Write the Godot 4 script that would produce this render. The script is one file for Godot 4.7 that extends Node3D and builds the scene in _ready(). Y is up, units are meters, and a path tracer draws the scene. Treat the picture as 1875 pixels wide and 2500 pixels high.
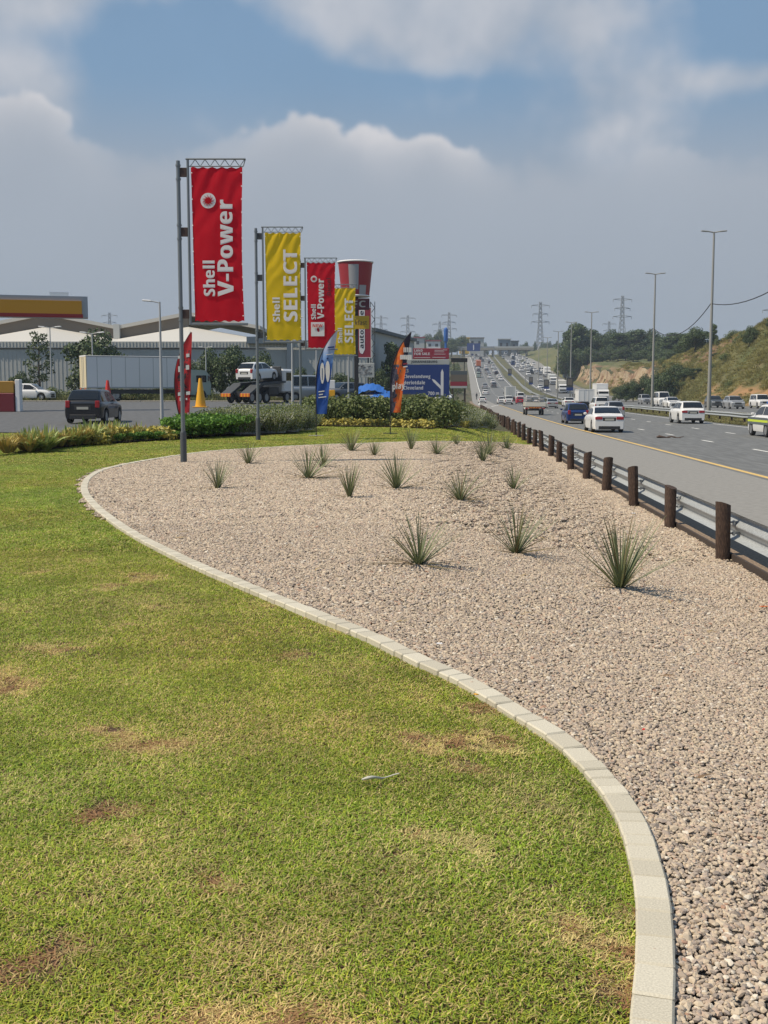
extends Node3D
# Roadside garden beside a freeway: lawn, gravel bed, banners of a filling station, traffic climbing a far hill.
# World: the freeway runs along -Z (d = -z is the distance along it), y is up, the lawn lies near y = 0.

var rng := RandomNumberGenerator.new()
var M := {}
var kept := {}
var taken := {}
var wobble := FastNoiseLite.new()
const PITCH := -6.136
const YAW := 2.93

# profiles along the freeway: (distance, value)
const ROAD_Y := [[0.0, -0.51], [230.0, -0.85], [280.0, -0.3], [328.0, 1.05], [380.0, 3.2], [447.0, 7.2], [585.0, 16.0], [680.0, 23.0], [760.0, 27.0], [1000.0, 28.0], [3000.0, 20.0]]
const RAIL_X := [[0.0, 3.5], [30.0, 3.6], [54.0, 3.8], [95.0, 4.3], [150.0, 5.3], [250.0, 6.2], [330.0, 8.0], [455.0, 10.5], [610.0, 13.0], [760.0, 14.0]]
const EDGE_L := [[0.0, 8.3], [70.0, 8.3], [120.0, 9.0], [221.0, 11.4], [328.0, 11.6], [455.0, 14.0], [610.0, 16.6], [760.0, 18.0]]
const EDGE_R := [[0.0, 19.5], [80.0, 19.5], [160.0, 22.2], [221.0, 23.2], [328.0, 23.7], [415.0, 24.4], [460.0, 24.8], [540.0, 26.8], [680.0, 28.6], [760.0, 29.5]]
const MEDIAN := [[0.0, 22.0], [79.0, 22.4], [140.0, 23.6], [160.0, 24.2], [220.0, 25.4], [350.0, 26.9], [450.0, 28.8], [625.0, 31.0], [760.0, 32.5]]
const OPP_L := [[0.0, 29.0], [200.0, 29.2], [350.0, 30.2], [500.0, 33.0], [625.0, 35.5], [760.0, 38.0]]
const OPP_R := [[0.0, 46.0], [350.0, 46.0], [465.0, 47.5], [530.0, 48.5], [625.0, 49.5], [760.0, 52.0]]
const HILL_H := [[0.0, 15.0], [160.0, 18.0], [215.0, 17.5], [262.0, 12.5], [300.0, 8.6], [340.0, 8.0], [500.0, 7.0], [700.0, 5.0], [900.0, 3.0]]
const HILL_W := [[0.0, 17.0], [235.0, 17.0], [285.0, 10.0], [330.0, 5.0], [500.0, 8.0], [900.0, 25.0]]


func tab(t: Array, d: float) -> float:
	if d <= t[0][0]:
		return t[0][1]
	for i in range(1, t.size()):
		if d <= t[i][0]:
			var k: float = (d - t[i - 1][0]) / (t[i][0] - t[i - 1][0])
			return lerpf(t[i - 1][1], t[i][1], k)
	return t[t.size() - 1][1]


func near_left(d: float) -> float:
	return 0.013 * maxf(0.0, minf(d, 110.0) - 30.0)


# the lawn, the gravel and what lies left of the guardrail
func ground_y(x: float, d: float) -> float:
	var e := tab(ROAD_Y, d) + 0.04
	var s := tab(RAIL_X, d) - x
	var far := maxf(near_left(d), tab(ROAD_Y, d) + (2.5 if d > 260.0 else 0.0) * smoothstep(260.0, 420.0, d))
	return lerpf(e, far, smoothstep(0.2, 4.2 + maxf(0.0, d - 60.0) * 0.08, s))


func opp_y(d: float) -> float:
	return tab(ROAD_Y, d) + 0.3


func hill_y(x: float, d: float) -> float:
	var s := x - tab(OPP_R, d) - 1.5
	var yo := opp_y(d)
	if s <= 0.0:
		return yo - 0.06
	var h := tab(HILL_H, d)
	var w := tab(HILL_W, d)
	var rough := wobble.get_noise_3d(x * 2.2, 0.0, d * 2.2) * 1.1 + wobble.get_noise_3d(x * 7.0, 4.0, d * 7.0) * 0.45
	return yo + h * smoothstep(-0.15, 1.0, s / w) - h * smoothstep(-0.15, 1.0, 0.0) + rough * minf(1.0, s / 4.0) + maxf(0.0, s - w) * 0.03


func terrain_y(x: float, d: float) -> float:
	var r := tab(ROAD_Y, d)
	if x < tab(RAIL_X, d) + 0.6:
		var y := ground_y(x, d)
		if d < 62.0:
			y -= 0.14
		elif x < 2.0:
			y += wobble.get_noise_2d(x * 0.6, d * 0.6) * minf(2.0, (d - 62.0) * 0.004) * smoothstep(110.0, 260.0, d)
		return y
	if x <= tab(EDGE_R, d) + 1.0:
		return r - 0.08
	var ol := tab(OPP_L, d)
	if x < ol:
		var k := (x - tab(EDGE_R, d) - 1.0) / maxf(0.5, ol - tab(EDGE_R, d) - 1.0)
		return lerpf(r - 0.02, opp_y(d) - 0.03, k) - 0.12 * sin(k * PI) + wobble.get_noise_2d(x * 3.0, d * 3.0) * 0.06
	if x <= tab(OPP_R, d) + 1.0:
		return opp_y(d) - 0.08
	return hill_y(x, d)


# ---------------------------------------------------------------- shapes
class Shape:
	var v := PackedVector3Array()
	var n := PackedVector3Array()
	var c := PackedColorArray()
	var u := PackedVector2Array()
	var tint := Color(1, 1, 1)

	func tri(a: Vector3, b: Vector3, k: Vector3) -> void:
		var m := (b - a).cross(k - a).normalized()
		v.append(a); v.append(k); v.append(b)
		for i in 3:
			n.append(m); c.append(tint); u.append(Vector2.ZERO)

	func quad(a: Vector3, b: Vector3, k: Vector3, e: Vector3) -> void:
		tri(a, b, k); tri(a, k, e)

	func quad_uv(a: Vector3, b: Vector3, k: Vector3, e: Vector3) -> void:
		quad(a, b, k, e)
		var s := u.size() - 6
		u[s] = Vector2(0, 1); u[s + 1] = Vector2(1, 0); u[s + 2] = Vector2(1, 1)
		u[s + 3] = Vector2(0, 1); u[s + 4] = Vector2(0, 0); u[s + 5] = Vector2(1, 0)

	# a face turned so that it looks away from the point «inside»
	func face(p: Array, inside: Vector3) -> void:
		var mid := Vector3.ZERO
		for q in p:
			mid += q
		mid /= p.size()
		var m: Vector3 = (p[1] - p[0]).cross(p[2] - p[0])
		if m.dot(mid - inside) < 0.0:
			p = p.duplicate()
			p.reverse()
		for i in range(1, p.size() - 1):
			tri(p[0], p[i], p[i + 1])

	func box(at: Vector3, size: Vector3, turn := Basis.IDENTITY, bevel := 0.0) -> void:
		var h := size * 0.5
		if bevel <= 0.0:
			for a in 3:
				for s in [-1.0, 1.0]:
					var p := []
					for q in [[-1, -1], [1, -1], [1, 1], [-1, 1]]:
						var k := Vector3.ZERO
						k[a] = s * h[a]
						k[(a + 1) % 3] = q[0] * h[(a + 1) % 3]
						k[(a + 2) % 3] = q[1] * h[(a + 2) % 3]
						p.append(at + turn * k)
					face(p, at)
			return
		var corner := func(sx: int, sy: int, sz: int, a: int) -> Vector3:
			var k := Vector3(sx * (h.x - bevel), sy * (h.y - bevel), sz * (h.z - bevel))
			k[a] = [sx, sy, sz][a] * h[a]
			return at + turn * k
		for a in 3:
			var b := (a + 1) % 3
			var d := (a + 2) % 3
			for s in [-1, 1]:
				var p := []
				for q in [[-1, -1], [1, -1], [1, 1], [-1, 1]]:
					var g := [0, 0, 0]
					g[a] = s; g[b] = q[0]; g[d] = q[1]
					p.append(corner.call(g[0], g[1], g[2], a))
				face(p, at)
				for t in [-1, 1]:
					var g := [0, 0, 0]
					g[a] = s; g[b] = t; g[d] = -1
					var g2 := g.duplicate()
					g2[d] = 1
					face([corner.call(g[0], g[1], g[2], a), corner.call(g2[0], g2[1], g2[2], a), corner.call(g2[0], g2[1], g2[2], b), corner.call(g[0], g[1], g[2], b)], at)
		for sx in [-1, 1]:
			for sy in [-1, 1]:
				for sz in [-1, 1]:
					face([corner.call(sx, sy, sz, 0), corner.call(sx, sy, sz, 1), corner.call(sx, sy, sz, 2)], at)

	# a smooth sheet through rows of points; its front is where rows x columns turn counter-clockwise
	func grid(rows: Array, flip := false, uv := false) -> void:
		var h := rows.size()
		var w: int = rows[0].size()
		var nor := []
		for i in h:
			var line := PackedVector3Array()
			for j in w:
				var a: Vector3 = rows[i][mini(j + 1, w - 1)] - rows[i][maxi(j - 1, 0)]
				var b: Vector3 = rows[mini(i + 1, h - 1)][j] - rows[maxi(i - 1, 0)][j]
				if a.length_squared() < 1e-12 or b.length_squared() < 1e-12:
					a = rows[i][w - 1] - rows[i][0] + Vector3(1e-5, 0, 0)
				var m := a.cross(b)
				m = m.normalized() if m.length_squared() > 1e-14 else Vector3.UP
				line.append(-m if flip else m)
			nor.append(line)
		for i in h - 1:
			for j in w - 1:
				var q := [[i, j], [i, j + 1], [i + 1, j + 1], [i, j], [i + 1, j + 1], [i + 1, j]]
				if not flip:
					q = [[i, j], [i + 1, j + 1], [i, j + 1], [i, j], [i + 1, j], [i + 1, j + 1]]
				for g in q:
					v.append(rows[g[0]][g[1]]); n.append(nor[g[0]][g[1]]); c.append(tint)
					u.append(Vector2(float(g[1]) / (w - 1), 1.0 - float(g[0]) / (h - 1)) if uv else Vector2.ZERO)

	func tube(path: Array, radii: Array, sides := 8, caps := true) -> void:
		var rings := []
		var side := Vector3.ZERO
		for i in path.size():
			var dir: Vector3 = (path[mini(i + 1, path.size() - 1)] - path[maxi(i - 1, 0)]).normalized()
			if side == Vector3.ZERO:
				side = dir.cross(Vector3.RIGHT if absf(dir.x) < 0.8 else Vector3.UP).normalized()
			side = (side - dir * side.dot(dir)).normalized()
			var up := dir.cross(side)
			var ring := PackedVector3Array()
			for k in sides + 1:
				var a := TAU * k / sides
				ring.append(path[i] + (side * cos(a) + up * sin(a)) * float(radii[mini(i, radii.size() - 1)]))
			rings.append(ring)
		grid(rings)
		if caps:
			for e in [0, rings.size() - 1]:
				var p := []
				for k in sides:
					p.append(rings[e][k])
				face(p, path[1] if e == 0 else path[path.size() - 2])

	# turned about the y axis: profile of (radius, height), upwards
	func lathe(profile: Array, sides := 12, at := Vector3.ZERO, turn := Basis.IDENTITY) -> void:
		var rows := []
		for p in profile:
			var ring := PackedVector3Array()
			for k in sides + 1:
				var a := TAU * k / sides
				ring.append(at + turn * Vector3(cos(a) * p[0], p[1], -sin(a) * p[0]))
			rows.append(ring)
		grid(rows)

	# a flat outline (x, y) with thickness along z
	func plate(outline: PackedVector2Array, z0: float, z1: float) -> void:
		var ids := Geometry2D.triangulate_polygon(outline)
		for i in range(0, ids.size(), 3):
			var p := []
			for k in 3:
				p.append(Vector3(outline[ids[i + k]].x, outline[ids[i + k]].y, z1))
			var mid := (z0 + z1) * 0.5
			var under: Vector3 = (p[0] + p[1] + p[2]) / 3.0
			under.z = mid
			face(p, under)
			face([Vector3(p[0].x, p[0].y, z0), Vector3(p[1].x, p[1].y, z0), Vector3(p[2].x, p[2].y, z0)], under)
		var ccw := not Geometry2D.is_polygon_clockwise(outline)
		for i in outline.size():
			var a := outline[i]
			var b := outline[(i + 1) % outline.size()]
			if not ccw:
				var t := a
				a = b
				b = t
			quad(Vector3(a.x, a.y, z0), Vector3(b.x, b.y, z0), Vector3(b.x, b.y, z1), Vector3(a.x, a.y, z1))

	func mesh() -> ArrayMesh:
		var a := []
		a.resize(Mesh.ARRAY_MAX)
		a[Mesh.ARRAY_VERTEX] = v
		a[Mesh.ARRAY_NORMAL] = n
		a[Mesh.ARRAY_COLOR] = c
		a[Mesh.ARRAY_TEX_UV] = u
		var m := ArrayMesh.new()
		m.add_surface_from_arrays(Mesh.PRIMITIVE_TRIANGLES, a)
		return m


# ---------------------------------------------------------------- nodes
func numbered(called: String) -> String:
	var k: int = taken.get(called, 0)
	taken[called] = k + 1
	return called if k == 0 else "%s_%03d" % [called, k]


func tag(o: Node3D, label: String, category: String, group := "") -> Node3D:
	o.set_meta("label", label)
	o.set_meta("category", category)
	if group:
		o.set_meta("group", group)
	return o


func thing(called: String, label: String, category: String, at := Vector3.ZERO, turn := 0.0, group := "") -> Node3D:
	var o := Node3D.new()
	o.name = numbered(called)
	add_child(o)
	o.position = at
	o.rotation.y = turn
	tag(o, label, category, group)
	return o


# one mesh: a part when it has a parent, else a top-level object
func put(called: String, what, m: Material, parent: Node3D = null, at := Vector3.ZERO, turn := Basis.IDENTITY) -> MeshInstance3D:
	var o := MeshInstance3D.new()
	o.mesh = what.mesh() if what is Shape else what
	o.material_override = m
	if parent == null:
		o.name = numbered(called)
		add_child(o)
	else:
		o.name = called
		parent.add_child(o, true)
	o.transform = Transform3D(turn, at)
	return o


func setting(called: String, what, m: Material) -> MeshInstance3D:
	var o := put(called, what, m)
	o.set_meta("kind", "structure")
	return o


func copies(called: String, mesh: Mesh, m: Material, buffer: PackedFloat32Array, parent: Node3D = null) -> MultiMeshInstance3D:
	var mm := MultiMesh.new()
	mm.transform_format = MultiMesh.TRANSFORM_3D
	mm.use_colors = true
	mm.mesh = mesh
	mm.instance_count = buffer.size() / 16
	mm.buffer = buffer
	var o := MultiMeshInstance3D.new()
	o.multimesh = mm
	o.material_override = m
	o.set_meta("kind", "stuff")
	if parent == null:
		o.name = numbered(called)
		add_child(o)
	else:
		o.name = called
		parent.add_child(o, true)
	return o


func add_copy(buffer: PackedFloat32Array, t: Transform3D, k: Color) -> void:
	var b := t.basis
	buffer.append_array([b.x.x, b.y.x, b.z.x, t.origin.x, b.x.y, b.y.y, b.z.y, t.origin.y, b.x.z, b.y.z, b.z.z, t.origin.z, k.r, k.g, k.b, 1.0])


# ---------------------------------------------------------------- materials
# colours here are linear, as real-world base colours are
func lin(r: float, g: float, b: float) -> Color:
	return Color(r, g, b).linear_to_srgb()


func mat(called: String, r: float, g: float, b: float, rough := 0.8, metal := 0.0) -> StandardMaterial3D:
	var m := StandardMaterial3D.new()
	m.resource_name = called
	m.albedo_color = lin(r, g, b)
	m.roughness = rough
	m.metallic = metal
	M[called] = m
	return m


func tinted(called: String, rough := 0.8, backlight := 0.0) -> StandardMaterial3D:
	var m := mat(called, 1, 1, 1, rough)
	m.vertex_color_use_as_albedo = true
	if backlight > 0.0:
		m.backlight_enabled = true
		m.backlight = Color(backlight, backlight, backlight).linear_to_srgb()
	return m


func noise_texture(freq: float, octaves: int, lo: Color, hi: Color, size := 512, seed_ := 1, kind := FastNoiseLite.TYPE_SIMPLEX_SMOOTH) -> NoiseTexture2D:
	var f := FastNoiseLite.new()
	f.seed = seed_
	f.noise_type = kind
	f.frequency = freq
	f.fractal_octaves = octaves
	var g := Gradient.new()
	g.set_color(0, lo)
	g.set_color(1, hi)
	var t := NoiseTexture2D.new()
	t.width = size
	t.height = size
	t.seamless = true
	t.noise = f
	t.color_ramp = g
	return t


# grain over a base colour, mapped in world metres
func grained(m: StandardMaterial3D, freq: float, octaves: int, dark: float, per_metre: float, relief := 0.0, seed_ := 1) -> StandardMaterial3D:
	m.albedo_texture = noise_texture(freq, octaves, Color(dark, dark, dark), Color(1, 1, 1), 512, seed_)
	m.uv1_triplanar = true
	m.uv1_world_triplanar = true
	m.uv1_scale = Vector3.ONE * per_metre
	if relief > 0.0:
		m.heightmap_enabled = true
		m.heightmap_texture = m.albedo_texture
		m.heightmap_scale = relief
	return m


func paint(called: String, r: float, g: float, b: float, metal := 0.0) -> StandardMaterial3D:
	if M.has(called):
		return M[called]
	var m := mat(called, r, g, b, 0.35, metal)
	m.clearcoat_enabled = true
	m.clearcoat = 0.5
	m.clearcoat_roughness = 0.06
	m.metallic_specular = 0.3
	return m


func make_materials() -> void:
	tinted("leaf", 0.6, 0.35)
	tinted("blade", 0.65, 0.3)
	tinted("stone", 0.85)
	tinted("painted_print", 0.75)
	tinted("earth", 0.95)
	mat("soil", 0.075, 0.045, 0.03, 0.95)
	grained(M.soil, 0.05, 5, 0.45, 1.2, 3.0)
	mat("lawn_soil", 0.165, 0.088, 0.045, 0.95)
	grained(M.lawn_soil, 0.03, 5, 0.5, 0.7, 2.0, 3)
	mat("gravel_base", 0.33, 0.275, 0.215, 0.95)
	grained(M.gravel_base, 0.12, 4, 0.35, 1.6, 4.0, 4)
	mat("kerb_stone", 0.65, 0.60, 0.475, 0.85)
	grained(M.kerb_stone, 0.09, 5, 0.80, 2.4, 0.3, 5)
	mat("asphalt", 0.18, 0.184, 0.18, 0.9)
	grained(M.asphalt, 0.03, 5, 0.76, 0.31, 0.2, 6)
	M.asphalt.uv1_scale = Vector3(0.22, 0.3, 0.022)
	mat("old_asphalt", 0.275, 0.265, 0.242, 0.9)
	grained(M.old_asphalt, 0.05, 5, 0.88, 0.19, 0.1, 7)
	mat("yard_asphalt", 0.13, 0.133, 0.135, 0.9)
	grained(M.yard_asphalt, 0.02, 6, 0.75, 0.25, 0.3, 8)
	mat("concrete", 0.42, 0.39, 0.33, 0.9)
	grained(M.concrete, 0.03, 5, 0.75, 0.8, 0.3, 9)
	mat("brown_strip", 0.36, 0.26, 0.175, 0.95)
	grained(M.brown_strip, 0.04, 5, 0.6, 1.0, 1.5, 10)
	mat("line_white", 0.72, 0.71, 0.66, 0.8)
	mat("line_yellow", 0.62, 0.42, 0.14, 0.8)
	mat("galvanised", 0.52, 0.55, 0.56, 0.5, 0.15)
	grained(M.galvanised, 0.03, 4, 0.72, 1.3, 0.0, 11)
	mat("timber", 0.17, 0.10, 0.068, 0.85)
	var wood := noise_texture(0.03, 5, Color(0.3, 0.3, 0.3), Color(1, 1, 1), 512, 12)
	M.timber.albedo_texture = wood
	M.timber.uv1_triplanar = true
	M.timber.uv1_world_triplanar = true
	M.timber.uv1_scale = Vector3(5.0, 0.7, 5.0)
	M.timber.heightmap_enabled = true
	M.timber.heightmap_texture = wood
	M.timber.heightmap_scale = 1.0
	mat("board_dark", 0.05, 0.036, 0.028, 0.9)
	mat("pole_grey", 0.19, 0.215, 0.235, 0.45, 0.35)
	mat("pole_base", 0.085, 0.095, 0.105, 0.6, 0.2)
	mat("frame_dark", 0.05, 0.055, 0.06, 0.6)
	mat("lamp_post", 0.42, 0.43, 0.43, 0.5)
	mat("light_pole", 0.30, 0.30, 0.285, 0.7, 0.1)
	mat("white", 0.74, 0.74, 0.73, 0.55)
	mat("black", 0.02, 0.02, 0.022, 0.6)
	mat("rubber", 0.018, 0.018, 0.019, 0.85)
	mat("rim", 0.33, 0.34, 0.35, 0.4, 0.5)
	mat("glass", 0.012, 0.014, 0.016, 0.05)
	mat("tail", 0.32, 0.015, 0.02, 0.25)
	mat("head", 0.6, 0.62, 0.64, 0.12)
	mat("plate", 0.45, 0.44, 0.38, 0.6)
	mat("trim", 0.025, 0.026, 0.028, 0.55)
	mat("red_cloth", 0.56, 0.012, 0.026, 0.8)
	mat("yellow_cloth", 0.86, 0.58, 0.025, 0.8)
	for k in ["red_cloth", "yellow_cloth"]:
		M[k].backlight_enabled = true
		M[k].backlight = M[k].albedo_color
		M[k].metallic_specular = 0.25
	mat("print_white", 0.78, 0.76, 0.76, 0.7)
	mat("print_dark_red", 0.16, 0.01, 0.02, 0.7)
	mat("sign_blue", 0.012, 0.04, 0.19, 0.5)
	mat("sign_maroon", 0.30, 0.025, 0.045, 0.6)
	mat("sign_yellow", 0.58, 0.36, 0.01, 0.6)
	mat("bark", 0.09, 0.07, 0.05, 0.95)
	mat("roof_white", 0.52, 0.5, 0.45, 0.7)
	mat("gable_beige", 0.58, 0.56, 0.5, 0.8)
	mat("fascia_brown", 0.17, 0.145, 0.115, 0.8)
	mat("wall_pale", 0.46, 0.47, 0.45, 0.8)
	mat("wall_dark_line", 0.10, 0.12, 0.13, 0.8)
	mat("wall_maroon", 0.07, 0.045, 0.04, 0.85)
	mat("steel_blue", 0.13, 0.17, 0.21, 0.6)
	mat("tarp_blue", 0.02, 0.12, 0.42, 0.6)
	mat("orange", 0.62, 0.13, 0.015, 0.6)
	mat("cone_red", 0.60, 0.03, 0.02, 0.55)
	mat("cone_yellow", 0.75, 0.37, 0.01, 0.55)
	mat("lattice", 0.27, 0.29, 0.31, 0.6, 0.1)
	mat("cable", 0.03, 0.03, 0.035, 0.7)
	mat("skin", 0.16, 0.09, 0.06, 0.6)


# ---------------------------------------------------------------- sky
func bump(x: float, y: float, cx: float, cy: float, rx: float, ry: float) -> float:
	var a := (x - cx) / rx
	var b := (y - cy) / ry
	return exp(-(a * a + b * b))


func make_sky() -> Sky:
	const W := 2560
	const H := 1280
	var half := H / 2
	var noises := []
	# wisps, puffs, large masses; stretched along the horizon by sampling
	for k in [[0.010, 5, 21], [0.022, 5, 22], [0.0032, 3, 23], [0.055, 4, 24]]:
		var f := FastNoiseLite.new()
		f.noise_type = FastNoiseLite.TYPE_SIMPLEX_SMOOTH
		f.frequency = k[0]
		f.fractal_octaves = k[1]
		f.seed = k[2]
		noises.append(f.get_seamless_image(W, half, false, false, 0.1, false).get_data())
	var blue_high := Vector3(0.15, 0.28, 0.50)
	var blue_low := Vector3(0.225, 0.35, 0.50)
	var haze_high := Vector3(0.345, 0.398, 0.472)
	var haze_low := Vector3(0.29, 0.343, 0.405)
	var sunlit := Vector3(0.68, 0.67, 0.69)
	var veil := Vector3(0.38, 0.43, 0.505)
	var data := PackedFloat32Array()
	data.resize(W * H * 3)
	var at := 0
	for j in half:
		var el := 90.0 - 180.0 * (j + 0.5) / H
		var rise := smoothstep(6.0, 40.0, el)
		var base := blue_low.lerp(blue_high, rise)
		var haze := haze_low.lerp(haze_high, smoothstep(0.0, 12.0, el))
		var clear := smoothstep(9.0, 15.5, el)
		var stretch := 1.0 / maxf(0.12, sin(deg_to_rad(maxf(el, 2.0)) ) + 0.1)
		for i in W:
			var az := 360.0 * (i + 0.5) / W + YAW
			if az > 180.0:
				az -= 360.0
			var p := j * W + i
			var wisp: float = noises[0][p] / 255.0
			var puff: float = noises[1][p] / 255.0
			var mass: float = noises[2][p] / 255.0
			var fine: float = noises[3][p] / 255.0
			var col := haze.lerp(base, clear)
			if el < 45.0:
				# the clouds that stand in this part of the sky
				var plan := 0.0
				if absf(az) < 40.0 and el > 7.0:
					plan = 0.85 * bump(az, el, 4.5, 18.3, 10.5, 3.4) + 0.45 * bump(az, el, 10.5, 13.0, 6.0, 3.0) + 0.75 * bump(az, el, -16.5, 19.0, 6.0, 2.2) + 0.55 * bump(az, el, -18.5, 14.2, 4.5, 1.8) + 0.5 * bump(az, el, 18.5, 14.6, 4.5, 0.9) + 0.3 * bump(az, el, -4.5, 19.8, 4.5, 0.8)
					plan -= 0.8 * bump(az, el, -9.0, 16.2, 4.5, 2.0) + 0.35 * bump(az, el, 18.0, 18.6, 3.0, 2.2) + 0.4 * bump(az, el, -1.5, 14.9, 7.0, 0.55)
				var edge := plan + (mass - 0.5) * (0.6 + 1.2 * smoothstep(22.0, 45.0, absf(az) + maxf(0.0, el - 20.0))) + (wisp - 0.5) * 0.9 + (fine - 0.5) * 0.2
				var cover := smoothstep(0.10, 0.62, edge)
				var light := clampf(0.5 + (puff - 0.5) * 1.7 + (wisp - 0.5) * 1.2 + (fine - 0.5) * 0.6 + (0.3 if el > 15.0 else 0.0) * (1.0 - cover), 0.0, 1.0)
				col = col.lerp(veil.lerp(sunlit, light * 0.62), cover * 0.86 * smoothstep(7.0, 12.5, el))
				# a bank of cumulus with a lit, knobbly top
				var top := 11.0 + (mass - 0.5) * 3.0
				var firm := smoothstep(0.42, 0.62, mass)
				if absf(az) < 26.0:
					top = 10.9 + 2.7 * bump(az, 0, -3.8, 0, 4.2, 1) + 1.5 * bump(az, 0, 2.6, 0, 2.3, 1) + 3.1 * bump(az, 0, -17.3, 0, 2.9, 1) + 1.0 * bump(az, 0, 14.0, 0, 2.0, 1)
					firm = clampf(bump(az, 0, -3.0, 0, 5.2, 1) + bump(az, 0, 2.8, 0, 2.6, 1) + bump(az, 0, -17.3, 0, 3.2, 1) + 0.5 * bump(az, 0, 14.0, 0, 2.2, 1), 0.12, 1.0)
				top += (puff - 0.5) * 1.5 + (fine - 0.5) * 1.5 + (wisp - 0.5) * 0.9
				var under := top - el
				if under > -0.5:
					var inside := smoothstep(-0.17, 0.2, under) * firm + (1.0 - firm) * smoothstep(-0.5, 1.4, under)
					var lit := exp(-maxf(under, 0.0) / (0.5 + 0.7 * puff)) * (0.78 + 1.1 * (fine - 0.35)) * firm
					col = col.lerp(haze.lerp(sunlit, clampf(0.10 + lit, 0.0, 1.0)), inside * 0.95)
				col *= 1.0 + (wisp - 0.5) * 0.10 * smoothstep(1.0, 8.0, el)
			else:
				var k := smoothstep(0.45, 0.75, mass * 0.5 + wisp * 0.5)
				col = col.lerp(veil, k * 0.8)
			data[at] = col.x
			data[at + 1] = col.y
			data[at + 2] = col.z
			at += 3
	for j in half:
		for i in W:
			data[at] = 0.17; data[at + 1] = 0.165; data[at + 2] = 0.14
			at += 3
	var im := Image.create_from_data(W, H, false, Image.FORMAT_RGBF, data.to_byte_array())
	var pm := PanoramaSkyMaterial.new()
	pm.panorama = ImageTexture.create_from_image(im)
	var sky := Sky.new()
	sky.sky_material = pm
	return sky


func set_stage() -> void:
	var cam := Camera3D.new()
	cam.name = "camera"
	cam.position = Vector3(0, 1.6, 0)
	cam.rotation_degrees = Vector3(PITCH, YAW, 0)
	cam.fov = 49.48
	cam.near = 0.1
	cam.far = 6000.0
	add_child(cam)
	var we := WorldEnvironment.new()
	we.name = "air"
	var e := Environment.new()
	e.background_mode = Environment.BG_SKY
	e.sky = make_sky()
	e.tonemap_mode = Environment.TONE_MAPPER_LINEAR
	e.tonemap_exposure = EXPOSURE
	e.fog_enabled = FOG > 0.0
	e.fog_density = FOG
	e.fog_light_color = Color(0.80, 0.86, 0.93)
	e.sdfgi_enabled = true
	e.ssao_enabled = true
	e.ssil_enabled = true
	we.environment = e
	add_child(we)
	var sun := DirectionalLight3D.new()
	sun.name = "sun"
	# from the left and a little behind, about 55 degrees up
	var towards := Basis(Vector3.UP, deg_to_rad(YAW)) * Vector3(4.6, -6.7, -1.15)
	sun.basis = Basis.looking_at(towards.normalized(), Vector3.UP)
	sun.light_energy = SUN
	sun.light_color = Color(1.0, 0.945, 0.855)
	sun.light_angular_distance = 0.6
	sun.shadow_enabled = true
	add_child(sun)


# ---------------------------------------------------------------- terrain and roads
var DS := PackedFloat32Array()


func make_distances() -> void:
	var d := -24.0
	while d < 900.0:
		DS.append(d)
		d += 2.0 if d < 60.0 else 3.0 if d < 320.0 else 8.0 if d < 520.0 else 15.0
	for far in [960.0, 1100.0, 1400.0, 1900.0, 2600.0]:
		DS.append(far)


func terrain_colour(x: float, d: float, y: float) -> Color:
	var n1 := wobble.get_noise_2d(x * 1.3, d * 1.3)
	var n2 := wobble.get_noise_2d(x * 6.0 + 80.0, d * 6.0)
	if x > tab(OPP_R, d) + 1.0:
		var grass := Color(0.215, 0.205, 0.07).lerp(Color(0.14, 0.168, 0.05), clampf(0.5 + n1 * 1.6, 0, 1)).lerp(Color(0.31, 0.245, 0.13), clampf(n2 * 1.4 - 0.2, 0, 0.6))
		var s := x - tab(OPP_R, d) - 1.5
		var k := s / tab(HILL_W, d)
		var sand := 0.0
		if d > 285.0 and d < 480.0:
			sand = smoothstep(0.05, 0.25, k) * (1.0 - smoothstep(0.85, 1.1, k)) * smoothstep(-0.28, 0.02, n2 + n1 * 0.5) * smoothstep(285.0, 300.0, d)
		if d > 228.0 and d < 300.0:
			sand = maxf(sand, smoothstep(0.45, 0.6, k) * (1.0 - smoothstep(0.9, 1.15, k)) * smoothstep(0.0, 0.16, n2 + 0.12))
		if d > 168.0 and d < 214.0 and s < 4.0:
			sand = maxf(sand, smoothstep(-0.2, 0.1, n2) * (1.0 - smoothstep(2.6, 4.0, s)))
		var sandy := Color(0.50, 0.36, 0.21).lerp(Color(0.30, 0.17, 0.10), clampf(0.5 + n2 * 2.2, 0, 1)) if d > 216.0 else Color(0.56, 0.31, 0.14)
		return grass.lerp(sandy, sand)
	if x > tab(EDGE_R, d):
		return Color(0.19, 0.18, 0.07).lerp(Color(0.14, 0.138, 0.055), clampf(0.5 + n1 * 1.8 + n2, 0, 1))
	var dry := Color(0.15, 0.135, 0.06).lerp(Color(0.085, 0.095, 0.035), clampf(0.5 + n1 * 1.5, 0, 1))
	return dry.lerp(Color(0.26, 0.20, 0.12), clampf(n2 * 2.0 - 0.1, 0, 0.9) * smoothstep(90.0, 200.0, d))


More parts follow.
